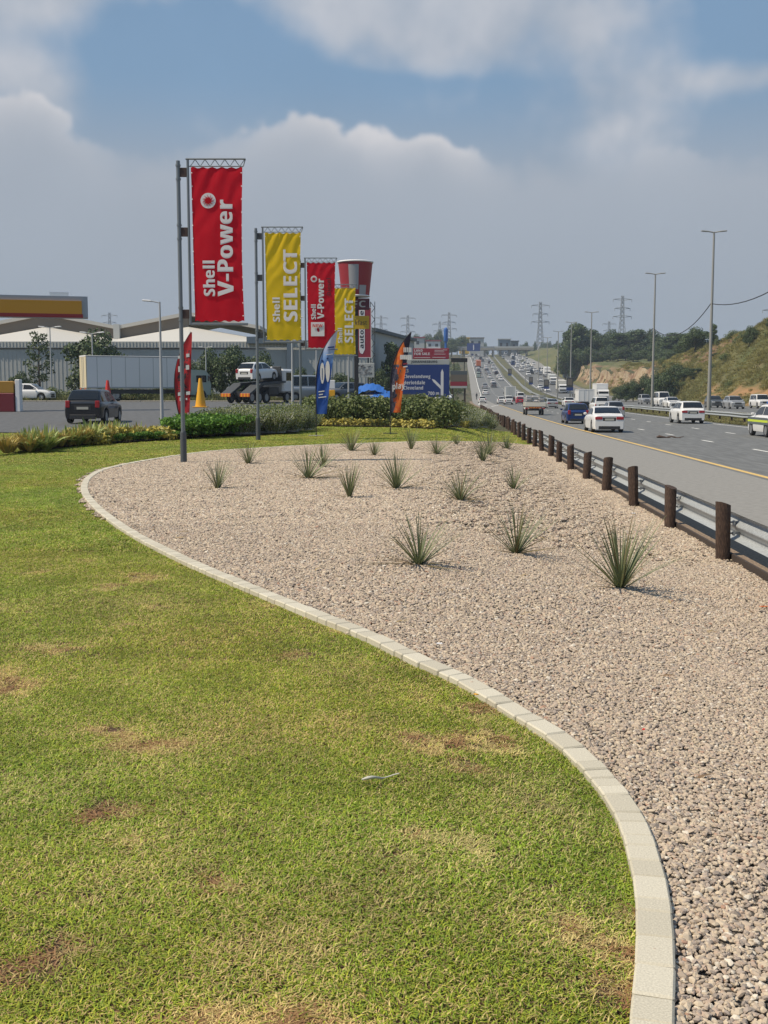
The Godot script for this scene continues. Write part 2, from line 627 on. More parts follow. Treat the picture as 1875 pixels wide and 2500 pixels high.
func make_terrain() -> void:
	var xs := PackedFloat32Array()
	var x := -900.0
	while x < 900.0:
		xs.append(x)
		x += 60.0 if x < -300.0 else 20.0 if x < -60.0 else 5.0 if x < -15.0 else 1.0 if x < 48.0 else 0.7 if x < 74.0 else 3.0 if x < 120.0 else 40.0
	var v := PackedVector3Array()
	var c := PackedColorArray()
	var id := PackedInt32Array()
	for d in DS:
		for px in xs:
			var y := terrain_y(px, d)
			v.append(Vector3(px, y, -d))
			c.append(terrain_colour(px, d, y))
	var w := xs.size()
	for i in DS.size() - 1:
		for j in w - 1:
			var a := i * w + j
			id.append_array([a, a + w, a + 1, a + 1, a + w, a + w + 1])
	var n := PackedVector3Array()
	n.resize(v.size())
	for i in DS.size():
		for j in w:
			var a := v[i * w + mini(j + 1, w - 1)] - v[i * w + maxi(j - 1, 0)]
			var b := v[mini(i + 1, DS.size() - 1) * w + j] - v[maxi(i - 1, 0) * w + j]
			n[i * w + j] = a.cross(b).normalized()
	var arr := []
	arr.resize(Mesh.ARRAY_MAX)
	arr[Mesh.ARRAY_VERTEX] = v
	arr[Mesh.ARRAY_NORMAL] = n
	arr[Mesh.ARRAY_COLOR] = c
	arr[Mesh.ARRAY_INDEX] = id
	var m := ArrayMesh.new()
	m.add_surface_from_arrays(Mesh.PRIMITIVE_TRIANGLES, arr)
	grained(M.earth, 0.03, 6, 0.55, 0.35, 6.0, 14)
	setting("terrain", m, M.earth)


func make_cutting() -> void:
	var v := []
	var d := 266.0
	var s := Shape.new()
	while d < 448.0:
		var row := PackedVector3Array()
		var w := tab(HILL_W, d)
		var rim := tab(HILL_H, d) * (0.80 + 0.16 * wobble.get_noise_2d(d * 0.9, 7.0)) * smoothstep(262.0, 285.0, d) * (1.0 - 0.6 * smoothstep(415.0, 448.0, d))
		for j in 13:
			var t := j / 12.0
			var gully := absf(wobble.get_noise_3d(d * 5.0, t * 3.0, 3.0)) * 1.5 + absf(wobble.get_noise_3d(d * 16.0, t * 22.0, 9.0)) * 0.9
			var x := tab(OPP_R, d) + 1.6 + t * w * 0.5 + gully * sin(PI * minf(1.0, t * 1.1)) + (w * 0.6 if j == 12 else 0.0)
			row.append(Vector3(x, opp_y(d) - 0.3 + rim * minf(1.0, t * 1.09) + (0.2 if j == 12 else 0.0), -d))
		v.append(row)
		d += 1.3
	for i in v.size() - 1:
		for j in 12:
			var p: Vector3 = v[i][j]
			var n := wobble.get_noise_3d(p.x * 6.0, p.y * 3.0, p.z * 6.0)
			var n2 := wobble.get_noise_3d(p.x * 20.0, p.y * 9.0, p.z * 20.0)
			s.tint = Color(0.60, 0.45, 0.27).lerp(Color(0.36, 0.21, 0.12), clampf(0.35 + n * 2.4, 0, 1)).lerp(Color(0.70, 0.58, 0.40), clampf(n2 * 2.0, 0, 0.7))
			var green := wobble.get_noise_3d(p.x * 3.0 + 40.0, p.y * 3.0, p.z * 3.0)
			if j >= 11 or (j < 4 and green > -0.05 - j * 0.04) or green > 0.28:
				s.tint = Color(0.115, 0.115, 0.04).lerp(Color(0.08, 0.09, 0.03), clampf(0.5 + n2 * 2.0, 0, 1))
			s.quad(v[i][j], v[i][j + 1], v[i + 1][j + 1], v[i + 1][j])
	for k in range(0, s.v.size(), 3):
		if s.n[k].x > 0.0 and s.n[k].y < 0.0:
			for m in 3:
				s.n[k + m] = -s.n[k + m]
			var keep := s.v[k + 1]
			s.v[k + 1] = s.v[k + 2]
			s.v[k + 2] = keep
	setting("sandy_cutting", s, M.earth)


# a band between two lines along the road
func band(left: Callable, right: Callable, height: Callable, from: float, to: float, columns := 1) -> Shape:
	var rows := []
	var ds := [from]
	for d in DS:
		if d > from + 0.01 and d < to - 0.01:
			ds.append(d)
	ds.append(to)
	for d in ds:
		var row := PackedVector3Array()
		for k in columns + 1:
			var x: float = lerpf(left.call(d), right.call(d), float(k) / columns)
			row.append(Vector3(x, height.call(d), -d))
		rows.append(row)
	var s := Shape.new()
	s.grid(rows)
	return s


func line_at(x: Callable, half: float, lift: float, from: float, to: float, over: Callable) -> Shape:
	return band(func(d): return x.call(d) - half, func(d): return x.call(d) + half, func(d): return over.call(d) + lift, from, to)


func make_roads() -> void:
	var ry := func(d): return tab(ROAD_Y, d)
	var left := func(d): return tab(EDGE_L, d)
	var right := func(d): return tab(EDGE_R, d)
	var main := setting("freeway", band(func(d): return left.call(d) - 0.25, func(d): return right.call(d) + 0.9, ry, -24, 900, 3), M.asphalt)
	setting("road_shoulder", band(func(d): return tab(RAIL_X, d) + 0.85, func(d): return left.call(d) - 0.25, ry, -24, 900), M.old_asphalt)
	setting("verge_strip", band(func(d): return tab(RAIL_X, d) + 0.12, func(d): return tab(RAIL_X, d) + 0.7, func(d): return tab(ROAD_Y, d) + 0.11, -24, 260), M.brown_strip)
	var kerb_rows := []
	for dd in DS:
		if dd < 262.0:
			var rx0 := tab(RAIL_X, dd)
			kerb_rows.append(PackedVector3Array([Vector3(rx0 + 0.7, tab(ROAD_Y, dd) + 0.11, -dd), Vector3(rx0 + 0.87, tab(ROAD_Y, dd) - 0.02, -dd)]))
	var lip := Shape.new()
	lip.grid(kerb_rows)
	setting("verge_slope", lip, M.brown_strip)
	put("edge_line", line_at(left, 0.09, 0.004, -20, 221, ry), M.line_yellow, main)
	put("edge_line", line_at(func(d): return right.call(d), 0.07, 0.004, -20, 700, ry), M.line_white, main)
	put("edge_line", line_at(func(d): return lerpf(7.6, left.call(328.0), (d - 226.0) / 102.0) if d < 328.0 else left.call(d), 0.1, 0.004, 226, 700, ry), M.line_white, main)
	put("gore_line", line_at(func(d): return lerpf(8.6, 11.3, (d - 192.0) / 29.0), 0.12, 0.008, 192, 221, ry), M.line_white, main)
	put("gore_line", line_at(func(d): return lerpf(7.4, 9.3, (d - 205.0) / 20.0), 0.1, 0.008, 205, 225, ry), M.line_white, main)
	for k in 2:
		var lane := func(d): return lerpf(tab(EDGE_L, d), tab(EDGE_R, d), (k + 1) / 3.0)
		var rest := Shape.new()
		for i in 80:
			var d := 41.5 + i * 8.4 + k * 2.3
			var s := line_at(lane, 0.07, 0.005, d, d + 2.1, ry)
			if d < 170.0:
				put("lane_dash", s, M.line_white, main)
			elif d < 690.0:
				rest.v.append_array(s.v); rest.n.append_array(s.n); rest.c.append_array(s.c); rest.u.append_array(s.u)
		put("far_lane_dashes", rest, M.line_white, main).set_meta("kind", "stuff")
	var opp := setting("opposite_freeway", band(func(d): return tab(OPP_L, d), func(d): return tab(OPP_R, d), func(d): return opp_y(d), -24, 900, 3), M.asphalt)
	put("edge_line", line_at(func(d): return tab(OPP_L, d) + 0.9, 0.08, 0.004, -20, 700, func(d): return opp_y(d)), M.line_white, opp)
	put("edge_line", line_at(func(d): return tab(OPP_R, d) - 1.6, 0.08, 0.004, -20, 700, func(d): return opp_y(d)), M.line_yellow, opp)
	# the ramp that climbs away to the right, on its own bank
	var path := [[420.0, 43.5, 5.6], [520.0, 46.8, 12.2], [650.0, 53.0, 21.2], [780.0, 65.0, 28.0], [900.0, 79.0, 34.5], [1050.0, 94.0, 42.5], [1200.0, 107.0, 50.5]]
	var rx := func(d): return tab(path.map(func(q): return [q[0], q[1]]), d)
	var rise := func(d): return tab(path.map(func(q): return [q[0], q[2]]), d)
	var wide := func(d): return 4.2
	var ramp := setting("ramp", band(func(d): return rx.call(d) - 4.2, func(d): return rx.call(d) + 4.2, rise, 430, 1200), M.old_asphalt)
	put("edge_line", line_at(func(d): return rx.call(d) - 3.9, 0.12, 0.02, 440, 1195, rise), M.line_white, ramp)
	put("edge_line", line_at(func(d): return rx.call(d) + 3.9, 0.12, 0.02, 440, 1195, rise), M.line_white, ramp)
	var rows := []
	var d := 430.0
	while d <= 1210.0:
		var y: float = rise.call(d) - 0.12
		var x: float = rx.call(d)
		var low := opp_y(d) - 0.1
		rows.append(PackedVector3Array([Vector3(maxf(x - 4.6 - maxf(0.5, (y - low) * 2.0) - 16.0 * smoothstep(560, 700, d), tab(OPP_R, d) - 1.0 if d > 640.0 else 0.0), low, -d), Vector3(x - 5.2, y, -d), Vector3(x + 5.2, y, -d), Vector3(x + 9.0, y + 1.5, -d), Vector3(x + 60.0, y - 6.0, -d)]))
		d += 10.0
	var bank := Shape.new()
	bank.tint = Color(0.115, 0.118, 0.048)
	bank.grid(rows)
	setting("ramp_embankment", bank, M.earth)
	# the yard of the filling station
	var yard := setting("service_road", band(func(dd): return -120.0, func(dd): return lerpf(-8.5, -3.0, smoothstep(45.0, 80.0, dd)), func(dd): return near_left(dd) + 0.02, 40, 92, 6), M.yard_asphalt)
	var edge := Shape.new()
	for i in 34:
		edge.box(Vector3(-70.0 + i * 2.0, near_left(92.0) + 0.03, -92.15), Vector3(1.97, 0.2, 0.3), Basis.IDENTITY, 0.03)
	put("far_kerb", edge, M.concrete, yard).set_meta("kind", "stuff")


# ---------------------------------------------------------------- the garden
var KERB := PackedVector2Array([Vector2(0.300, -1.600), Vector2(0.450, -2.200), Vector2(0.584, -2.899), Vector2(0.640, -3.155), Vector2(0.692, -3.433), Vector2(0.742, -3.757), Vector2(0.762, -4.001), Vector2(0.779, -4.274), Vector2(0.773, -4.525), Vector2(0.742, -4.794), Vector2(0.682, -5.083), Vector2(0.593, -5.376), Vector2(0.367, -5.795), Vector2(0.156, -6.205), Vector2(-0.097, -6.548), Vector2(-0.385, -7.029), Vector2(-0.621, -7.406), Vector2(-0.813, -7.692), Vector2(-1.892, -9.455), Vector2(-2.426, -10.360), Vector2(-3.221, -11.817), Vector2(-3.984, -13.368), Vector2(-4.800, -15.202), Vector2(-5.602, -17.220), Vector2(-6.233, -19.152), Vector2(-6.667, -20.857), Vector2(-6.969, -22.761), Vector2(-6.956, -24.893), Vector2(-6.697, -27.366), Vector2(-6.194, -29.897), Vector2(-5.258, -31.145), Vector2(-3.832, -32.712), Vector2(-1.794, -34.083), Vector2(0.338, -36.112), Vector2(2.453, -44.688), Vector2(3.327, -45.808)])
var BED_A := PackedVector2Array([Vector2(-11.297, -26.260), Vector2(-11.253, -27.851), Vector2(-11.008, -30.706), Vector2(-10.709, -32.663), Vector2(-9.566, -34.396), Vector2(-8.389, -36.421), Vector2(-7.659, -38.101), Vector2(-6.378, -38.150), Vector2(-5.978, -39.437), Vector2(-5.058, -40.311), Vector2(-6.858, -41.911), Vector2(-7.578, -43.037), Vector2(-7.778, -42.350), Vector2(-8.859, -42.701), Vector2(-9.389, -41.421), Vector2(-10.366, -39.596), Vector2(-11.309, -37.663), Vector2(-11.408, -35.506), Vector2(-11.453, -32.451), Vector2(-11.297, -30.860)])
var BED_B := PackedVector2Array([Vector2(-5.759, -46.385), Vector2(-4.054, -45.777), Vector2(-1.937, -45.418), Vector2(-0.411, -43.828), Vector2(1.478, -52.206), Vector2(2.442, -63.919), Vector2(2.442, -68.919), Vector2(1.478, -61.206), Vector2(-0.411, -54.828), Vector2(-1.937, -56.418), Vector2(-4.054, -55.777), Vector2(-5.759, -55.385)])
var gravel_poly := PackedVector2Array()


func smooth_line(p: PackedVector2Array, step: float) -> PackedVector2Array:
	var curve := Curve2D.new()
	for i in p.size():
		var t := (p[mini(i + 1, p.size() - 1)] - p[maxi(i - 1, 0)]) / 6.0
		curve.add_point(p[i], -t, t)
	curve.bake_interval = 0.02
	var out := PackedVector2Array()
	var s := 0.0
	while s < curve.get_baked_length():
		out.append(curve.sample_baked(s, true))
		s += step
	return out


func make_garden_ground() -> void:
	# lawn
	var rows := []
	var d := -4.0
	while d < 64.0:
		var row := PackedVector3Array()
		for k in 61:
			var x := lerpf(-42.0, tab(RAIL_X, d) + 0.15, pow(k / 60.0, 0.6))
			row.append(Vector3(x, ground_y(x, d) - 0.015, -d))
		rows.append(row)
		d += 0.5 if d < 12.0 else 1.0
	var s := Shape.new()
	s.grid(rows)
	setting("lawn", s, M.lawn_soil)
	# gravel bed
	var line := smooth_line(KERB, 0.25)
	gravel_poly = line.duplicate()
	d = -line[line.size() - 1].y
	while d > 1.4:
		gravel_poly.append(Vector2(tab(RAIL_X, d) + 0.1, -d))
		d -= 0.4
	var pts := gravel_poly.duplicate()
	var gx := -7.0
	while gx < 4.2:
		var gz := -52.0
		while gz < -1.0:
			if Geometry2D.is_point_in_polygon(Vector2(gx, gz), gravel_poly):
				pts.append(Vector2(gx, gz))
			gz += 0.4
		gx += 0.4
	var ids := Geometry2D.triangulate_delaunay(pts)
	var bed := Shape.new()
	for i in range(0, ids.size(), 3):
		var mid := (pts[ids[i]] + pts[ids[i + 1]] + pts[ids[i + 2]]) / 3.0
		if Geometry2D.is_point_in_polygon(mid, gravel_poly):
			var p := []
			for k in 3:
				var q := pts[ids[i + k]]
				p.append(Vector3(q.x, ground_y(q.x, -q.y) + 0.002, q.y))
			bed.face(p, p[0] - Vector3(0, 5, 0))
	setting("gravel_bed", bed, M.gravel_base)
	# soil of the planting beds
	for b in [BED_A, BED_B]:
		var bs := Shape.new()
		var bp: PackedVector2Array = b.duplicate()
		gx = -45.0
		while gx < 6.0:
			var gz := -75.0
			while gz < -20.0:
				if Geometry2D.is_point_in_polygon(Vector2(gx, gz), b):
					bp.append(Vector2(gx, gz))
				gz += 1.5
			gx += 1.5
		var bi := Geometry2D.triangulate_delaunay(bp)
		for i in range(0, bi.size(), 3):
			var mid := (bp[bi[i]] + bp[bi[i + 1]] + bp[bi[i + 2]]) / 3.0
			if Geometry2D.is_point_in_polygon(mid, b):
				var p := []
				for k in 3:
					var q := bp[bi[i + k]]
					p.append(Vector3(q.x, ground_y(q.x, -q.y) + 0.035, q.y))
				bs.face(p, p[0] - Vector3(0, 5, 0))
		setting("planting_bed", bs, M.soil)


func make_kerb() -> void:
	var kerb := Node3D.new()
	kerb.name = "kerb_edging"
	kerb.set_meta("kind", "structure")
	add_child(kerb)
	var fine := smooth_line(KERB, 0.01)
	var meshes := {}
	var i := 0
	var n := 0
	var extra := Shape.new()
	var tones := []
	for k in 4:
		var t: StandardMaterial3D = M.kerb_stone.duplicate()
		t.albedo_color = lin(0.65 + 0.035 * (k - 1.5), 0.60 + 0.034 * (k - 1.5), 0.475 + 0.03 * (k - 1.5))
		tones.append(t)
	while i < fine.size() - 12:
		var long := 19 if rng.randf() < 0.45 else 10 if rng.randf() < 0.6 else 14
		long = mini(long, fine.size() - 1 - i)
		var a := fine[i]
		var b := fine[i + long]
		var mid := (a + b) * 0.5
		var y := ground_y(mid.x, -mid.y)
		var dir := Vector3(b.x - a.x, ground_y(b.x, -b.y) - ground_y(a.x, -a.y), b.y - a.y)
		var turn := Basis.looking_at(dir.normalized(), Vector3.UP)
		turn = turn * Basis.from_euler(Vector3(rng.randf_range(-0.012, 0.012), rng.randf_range(-0.015, 0.015), rng.randf_range(-0.02, 0.02)))
		var at := Vector3(mid.x, y - 0.024 + rng.randf_range(-0.003, 0.003), mid.y)
		if n < 290:
			if not meshes.has(long):
				var s := Shape.new()
				s.box(Vector3.ZERO, Vector3(0.118, 0.11, long * 0.01 - 0.005), Basis.IDENTITY, 0.007)
				meshes[long] = s.mesh()
			put("paver", meshes[long], tones[rng.randi() % 4], kerb, at, turn)
		else:
			extra.box(at, Vector3(0.118, 0.11, long * 0.01 - 0.007), turn, 0.006)
		n += 1
		i += long
	if extra.v.size():
		put("far_pavers", extra, M.kerb_stone, kerb).set_meta("kind", "stuff")


func stone_shape(sides_seed: int) -> Shape:
	var r := RandomNumberGenerator.new()
	r.seed = 500 + sides_seed
	var t := (1.0 + sqrt(5.0)) / 2.0
	var p := []
	for q in [[-1, t, 0], [1, t, 0], [-1, -t, 0], [1, -t, 0], [0, -1, t], [0, 1, t], [0, -1, -t], [0, 1, -t], [t, 0, -1], [t, 0, 1], [-t, 0, -1], [-t, 0, 1]]:
		p.append(Vector3(q[0], q[1], q[2]).normalized() * r.randf_range(0.72, 1.12) * 0.5)
	var s := Shape.new()
	for f in [[0, 11, 5], [0, 5, 1], [0, 1, 7], [0, 7, 10], [0, 10, 11], [1, 5, 9], [5, 11, 4], [11, 10, 2], [10, 7, 6], [7, 1, 8], [3, 9, 4], [3, 4, 2], [3, 2, 6], [3, 6, 8], [3, 8, 9], [4, 9, 5], [2, 4, 11], [6, 2, 10], [8, 6, 7], [9, 8, 1]]:
		s.face([p[f[0]], p[f[1]], p[f[2]]], Vector3.ZERO)
	return s


func stone_colour() -> Color:
	var k := rng.randf()
	var c := Color(0.40, 0.32, 0.24)
	if k < 0.30:
		c = Color(0.475, 0.39, 0.285)
	elif k < 0.46:
		c = Color(0.335, 0.275, 0.225)
	elif k < 0.56:
		c = Color(0.41, 0.31, 0.235)
	elif k < 0.62:
		c = Color(0.245, 0.205, 0.17)
	elif k < 0.67:
		c = Color(0.56, 0.50, 0.41)
	elif k < 0.68:
		c = Color(0.36, 0.22, 0.15)
	return c * rng.randf_range(0.97, 1.18)


func in_view(x: float, d: float, margin := 0.6) -> bool:
	# inside the fan that the camera can see, with room to step aside
	var a := deg_to_rad(YAW)
	var fx := x * cos(a) + d * sin(a)
	var fd := d * cos(a) - x * sin(a)
	return fd > 2.2 and absf(fx) < fd * 0.37 + margin


func make_gravel() -> void:
	var gravel := Node3D.new()
	gravel.name = "gravel"
	gravel.set_meta("kind", "stuff")
	add_child(gravel)
	var variants := []
	var buffers := []
	for k in 6:
		variants.append(stone_shape(k))
		buffers.append(PackedFloat32Array())
	# near stones one by one
	var d := 2.3
	while d < 13.5:
		var step := 0.1
		var per := 0.0
		var x := -4.0
		while x < 3.75:
			if in_view(x, d) and x < tab(RAIL_X, d) + 0.05:
				per += 56.0 if d < 8.0 else 32.0
				while per >= 1.0:
					per -= 1.0
					var q := Vector2(x + rng.randf() * step, -d - rng.randf() * step)
					if not Geometry2D.is_point_in_polygon(q, gravel_poly):
						continue
					var size := (0.0132 + 0.015 * pow(rng.randf(), 1.9)) * (1.0 if d < 8.0 else 1.18)
					if rng.randf() < 0.025:
						size *= 1.65
					var turn := Basis.from_euler(Vector3(rng.randf_range(-0.5, 0.5), rng.randf() * TAU, rng.randf_range(-0.5, 0.5))).scaled_local(Vector3(size * rng.randf_range(1.05, 1.7), size * rng.randf_range(0.6, 0.95), size))
					var y := ground_y(q.x, -q.y) + 0.005 + rng.randf() * 0.009 + wobble.get_noise_2d(q.x * 14.0, q.y * 14.0) * 0.012
					add_copy(buffers[rng.randi() % 6], Transform3D(turn, Vector3(q.x, y, q.y)), stone_colour())
			x += step
		d += step
	for k in 6:
		copies("stones", variants[k].mesh(), M.stone, buffers[k], gravel)
	# farther off in handfuls
	var far := []
	var handfuls := []
	for k in 4:
		var s := Shape.new()
		for i in 64:
			var a := rng.randf() * TAU
			var r := sqrt(rng.randf()) * 0.17
			var size := 0.022 + 0.02 * rng.randf()
			var src: Shape = variants[rng.randi() % 6]
			var t := Transform3D(Basis.from_euler(Vector3(rng.randf_range(-0.5, 0.5), rng.randf() * TAU, rng.randf_range(-0.5, 0.5))).scaled_local(Vector3(size * 1.35, size * 0.75, size)), Vector3(cos(a) * r, 0.003 + rng.randf() * 0.011, sin(a) * r))
			s.tint = stone_colour()
			for f in range(0, src.v.size(), 3):
				s.tri(t * src.v[f], t * src.v[f + 2], t * src.v[f + 1])
		handfuls.append(s.mesh())
		far.append(PackedFloat32Array())
	d = 13.4
	while d < 52.0:
		var x := -8.0
		while x < 4.2:
			if in_view(x, d):
				var q := Vector2(x + rng.randf() * 0.2, -d - rng.randf() * 0.2)
				if Geometry2D.is_point_in_polygon(q, gravel_poly):
					var sz := rng.randf_range(0.95, 1.25)
					add_copy(far[rng.randi() % 4], Transform3D(Basis(Vector3.UP, rng.randf() * TAU).scaled(Vector3(sz, sz, sz)), Vector3(q.x, ground_y(q.x, -q.y), q.y)), Color(1, 1, 1) * rng.randf_range(0.93, 1.06))
			x += 0.19
		d += 0.19
	for k in 4:
		copies("far_stones", handfuls[k], M.stone, far[k], gravel)


func make_leaf_litter() -> void:
	var s := Shape.new()
	s.quad(Vector3(-0.03, 0.004, -0.006), Vector3(0.0, 0.011, -0.008), Vector3(0.0, 0.009, 0.007), Vector3(-0.03, 0.003, 0.004))
	s.quad(Vector3(0.0, 0.011, -0.008), Vector3(0.035, 0.004, -0.002), Vector3(0.034, 0.004, 0.002), Vector3(0.0, 0.009, 0.007))
	var b := PackedFloat32Array()
	while b.size() < 16 * 260:
		var d := 3.0 + 22.0 * rng.randf()
		var q := Vector2(rng.randf_range(-5.5, 3.6), -d)
		if in_view(q.x, d) and Geometry2D.is_point_in_polygon(q, gravel_poly) and wobble.get_noise_2d(q.x * 8.0, q.y * 8.0 + 70.0) > 0.0:
			var z := rng.randf_range(0.5, 1.5)
			add_copy(b, Transform3D(Basis.from_euler(Vector3(rng.randf_range(-0.3, 0.3), rng.randf() * TAU, rng.randf_range(-0.3, 0.3))).scaled_local(Vector3(z * 1.3, z, z)), Vector3(q.x, ground_y(q.x, d) + 0.02, q.y)), [Color(0.16, 0.10, 0.05), Color(0.30, 0.22, 0.11), Color(0.10, 0.07, 0.04)][rng.randi() % 3])
	copies("leaf_litter", s.mesh(), M.stone, b)


func tuft_shape(blades: int, radius: float, tall: float, wide: float, dry: float, flat: float) -> Shape:
	var s := Shape.new()
	for i in blades:
		var a := rng.randf() * TAU
		var r := sqrt(rng.randf()) * radius
		var foot := Vector3(cos(a) * r, -0.004, sin(a) * r)
		var lean := Vector3(rng.randf_range(-1, 1), 0, rng.randf_range(-1, 1)) * flat
		var h := tall * rng.randf_range(0.45, 1.1)
		var side := Vector3(lean.z, 0, -lean.x).normalized() * wide * rng.randf_range(0.6, 1.2) * 0.5
		var k := rng.randf()
		if k < dry:
			s.tint = Color(0.64, 0.52, 0.20).lerp(Color(0.44, 0.32, 0.13), rng.randf())
		else:
			s.tint = Color(0.27, 0.385, 0.024).lerp(Color(0.525, 0.525, 0.05), rng.randf()).lerp(Color(0.075, 0.17, 0.015), rng.randf() * 0.65)
		var mid := foot + lean * h * 0.55 + Vector3(0, h * 0.72, 0)
		var tip := foot + lean * h * 1.5 + Vector3(0, h * 0.95, 0)
		s.tri(foot - side, foot + side, mid + side * 0.8)
		s.tri(foot - side, mid + side * 0.8, mid - side * 0.8)
		s.tri(mid - side * 0.8, mid + side * 0.8, tip)
	return s


# worn places in the lawn: x, z, radius, bare or only dry
const WORN := [[-1.115, -3.382, 0.09, 1], [-0.733, -3.47, 0.075, 1], [-1.092, -3.049, 0.075, 1], [-0.145, -3.817, 0.105, 1], [0.024, -5.09, 0.09, 1], [0.212, -3.863, 0.098, 1], [0.076, -4.876, 0.098, 1], [-0.855, -6.68, 0.098, 1], [-0.929, -5.022, 0.38, 0], [0.628, -3.525, 0.075, 1], [-2.441, -6.906, 0.09, 1], [-0.654, -2.693, 0.053, 1], [0.12, -4.537, 0.35, 0], [-0.144, -3.797, 0.35, 0], [0.376, -3.437, 0.3, 0], [0.628, -4.286, 0.2, 0], [-1.676, -4.307, 0.25, 0], [-0.348, -6.307, 0.5, 0], [-0.433, -3.223, 0.3, 0], [-1.018, -3.581, 0.35, 0], [-1.199, -2.898, 0.068, 1], [-0.505, -2.964, 0.2, 0], [0.526, -3.076, 0.09, 1], [-2.349, -8.313, 0.6, 0], [-0.428, -5.287, 0.25, 0], [0.332, -4.258, 0.25, 0], [0.172, -5.733, 0.15, 1], [-1.262, -4.075, 0.112, 1], [0.484, -4.687, 0.2, 0]]


func make_grass() -> void:
	var grass := Node3D.new()
	grass.name = "grass"
	grass.set_meta("kind", "stuff")
	add_child(grass)
	var near := []
	var nb := []
	for k in 6:
		near.append(tuft_shape(54, 0.058, 0.0155, 0.0044, [0.12, 0.22, 0.35, 0.5, 0.7, 0.9][k], [1.2, 1.2, 1.3, 1.4, 1.8, 2.4][k]).mesh())
		nb.append(PackedFloat32Array())
	var mid := []
	var mb := []
	for k in 4:
		mid.append(tuft_shape(80, 0.125, 0.022, 0.0085, [0.2, 0.32, 0.5, 0.8][k], 1.4).mesh())
		mb.append(PackedFloat32Array())
	var d := 2.3
	while d < 62.0:
		var step := 0.039 if d < 6.5 else 0.048 if d < 11.0 else 0.095 if d < 24.0 else 0.17
		var x := -maxf(3.5, d * 0.46 + 1.5)
		var xr := tab(RAIL_X, d) - 0.1
		while x < xr:
			if in_view(x, d):
				var q := Vector2(x + rng.randf() * step, -d - rng.randf() * step)
				var big := wobble.get_noise_2d(q.x * 5.0, q.y * 5.0)
				var small := wobble.get_noise_2d(q.x * 22.0 + 300.0, q.y * 22.0)
				var patchy := wobble.get_noise_2d(q.x * 11.0 - 200.0, q.y * 11.0 + 90.0)
				var fade := 1.0 - smoothstep(6.5, 14.0, d)
				var dry := 0.19 + big * 0.12 + small * 0.42 + patchy * 0.30
				dry = lerpf(0.08 + big * 0.25, dry, 0.1 + 0.9 * fade)
				var bare := patchy * 0.5 + small * 0.6
				var worn := 0.0
				for w in WORN:
					if absf(q.x - w[0]) < w[2] * 2.2 and absf(q.y - w[1]) < w[2] * 2.2:
						var off: float = Vector2(q.x - w[0], q.y - w[1]).length() / w[2] + small * 1.2 + patchy * 0.5 + rng.randf_range(-0.2, 0.2)
						worn = maxf(worn, 1.0 - smoothstep(0.35, 1.15, off)) if w[3] > 0.5 else worn
						dry += 0.26 * (1.0 - smoothstep(0.3, 1.3, off))
				if worn > 0.4:
					bare = 0.3 + worn * 0.3
				if bare > 0.34 and d < 11.0 and rng.randf() < 0.22 and not Geometry2D.is_point_in_polygon(q, gravel_poly):
					add_copy(nb[5], Transform3D(Basis(Vector3.UP, rng.randf() * TAU).scaled(Vector3(1.1, 0.6, 1.1)), Vector3(q.x, ground_y(q.x, -q.y) - 0.012, q.y)), Color(0.6, 0.42, 0.45))
				if (bare > 0.36 and rng.randf() < 0.62 * fade) or Geometry2D.is_point_in_polygon(q, gravel_poly) or Geometry2D.is_point_in_polygon(q, BED_A) or Geometry2D.is_point_in_polygon(q, BED_B):
					x += step
					continue
				dry = clampf(dry + (0.55 if bare > 0.3 else 0.0) * fade + rng.randf_range(-0.2, 0.2), 0.0, 0.99)
				var turn := Basis(Vector3.UP, rng.randf() * TAU)
				var sz := rng.randf_range(0.8, 1.2) * (1.0 - 0.12 * smoothstep(0.5, 0.95, dry))
				var at := Vector3(q.x, ground_y(q.x, -q.y) - 0.014, q.y)
				var tone := Color(1, 1, 1) * (1.06 + small * 0.3 + patchy * 0.12) * rng.randf_range(0.78, 1.14)
				tone.r *= 1.0 + big * 0.15
				if d < 11.0:
					add_copy(nb[int(dry * 5.99)], Transform3D(turn.scaled(Vector3.ONE * sz), at), tone)
				else:
					var k := sz if d < 24.0 else sz * 1.5
					add_copy(mb[int(dry * 3.99)], Transform3D(turn.scaled(Vector3(k, sz, k)), at), tone)
			x += step
		d += step
	for k in 6:
		if nb[k].size():
			copies("lawn_blades", near[k], M.blade, nb[k], grass)
	for k in 4:
		if mb[k].size():
			copies("lawn_blades", mid[k], M.blade, mb[k], grass)


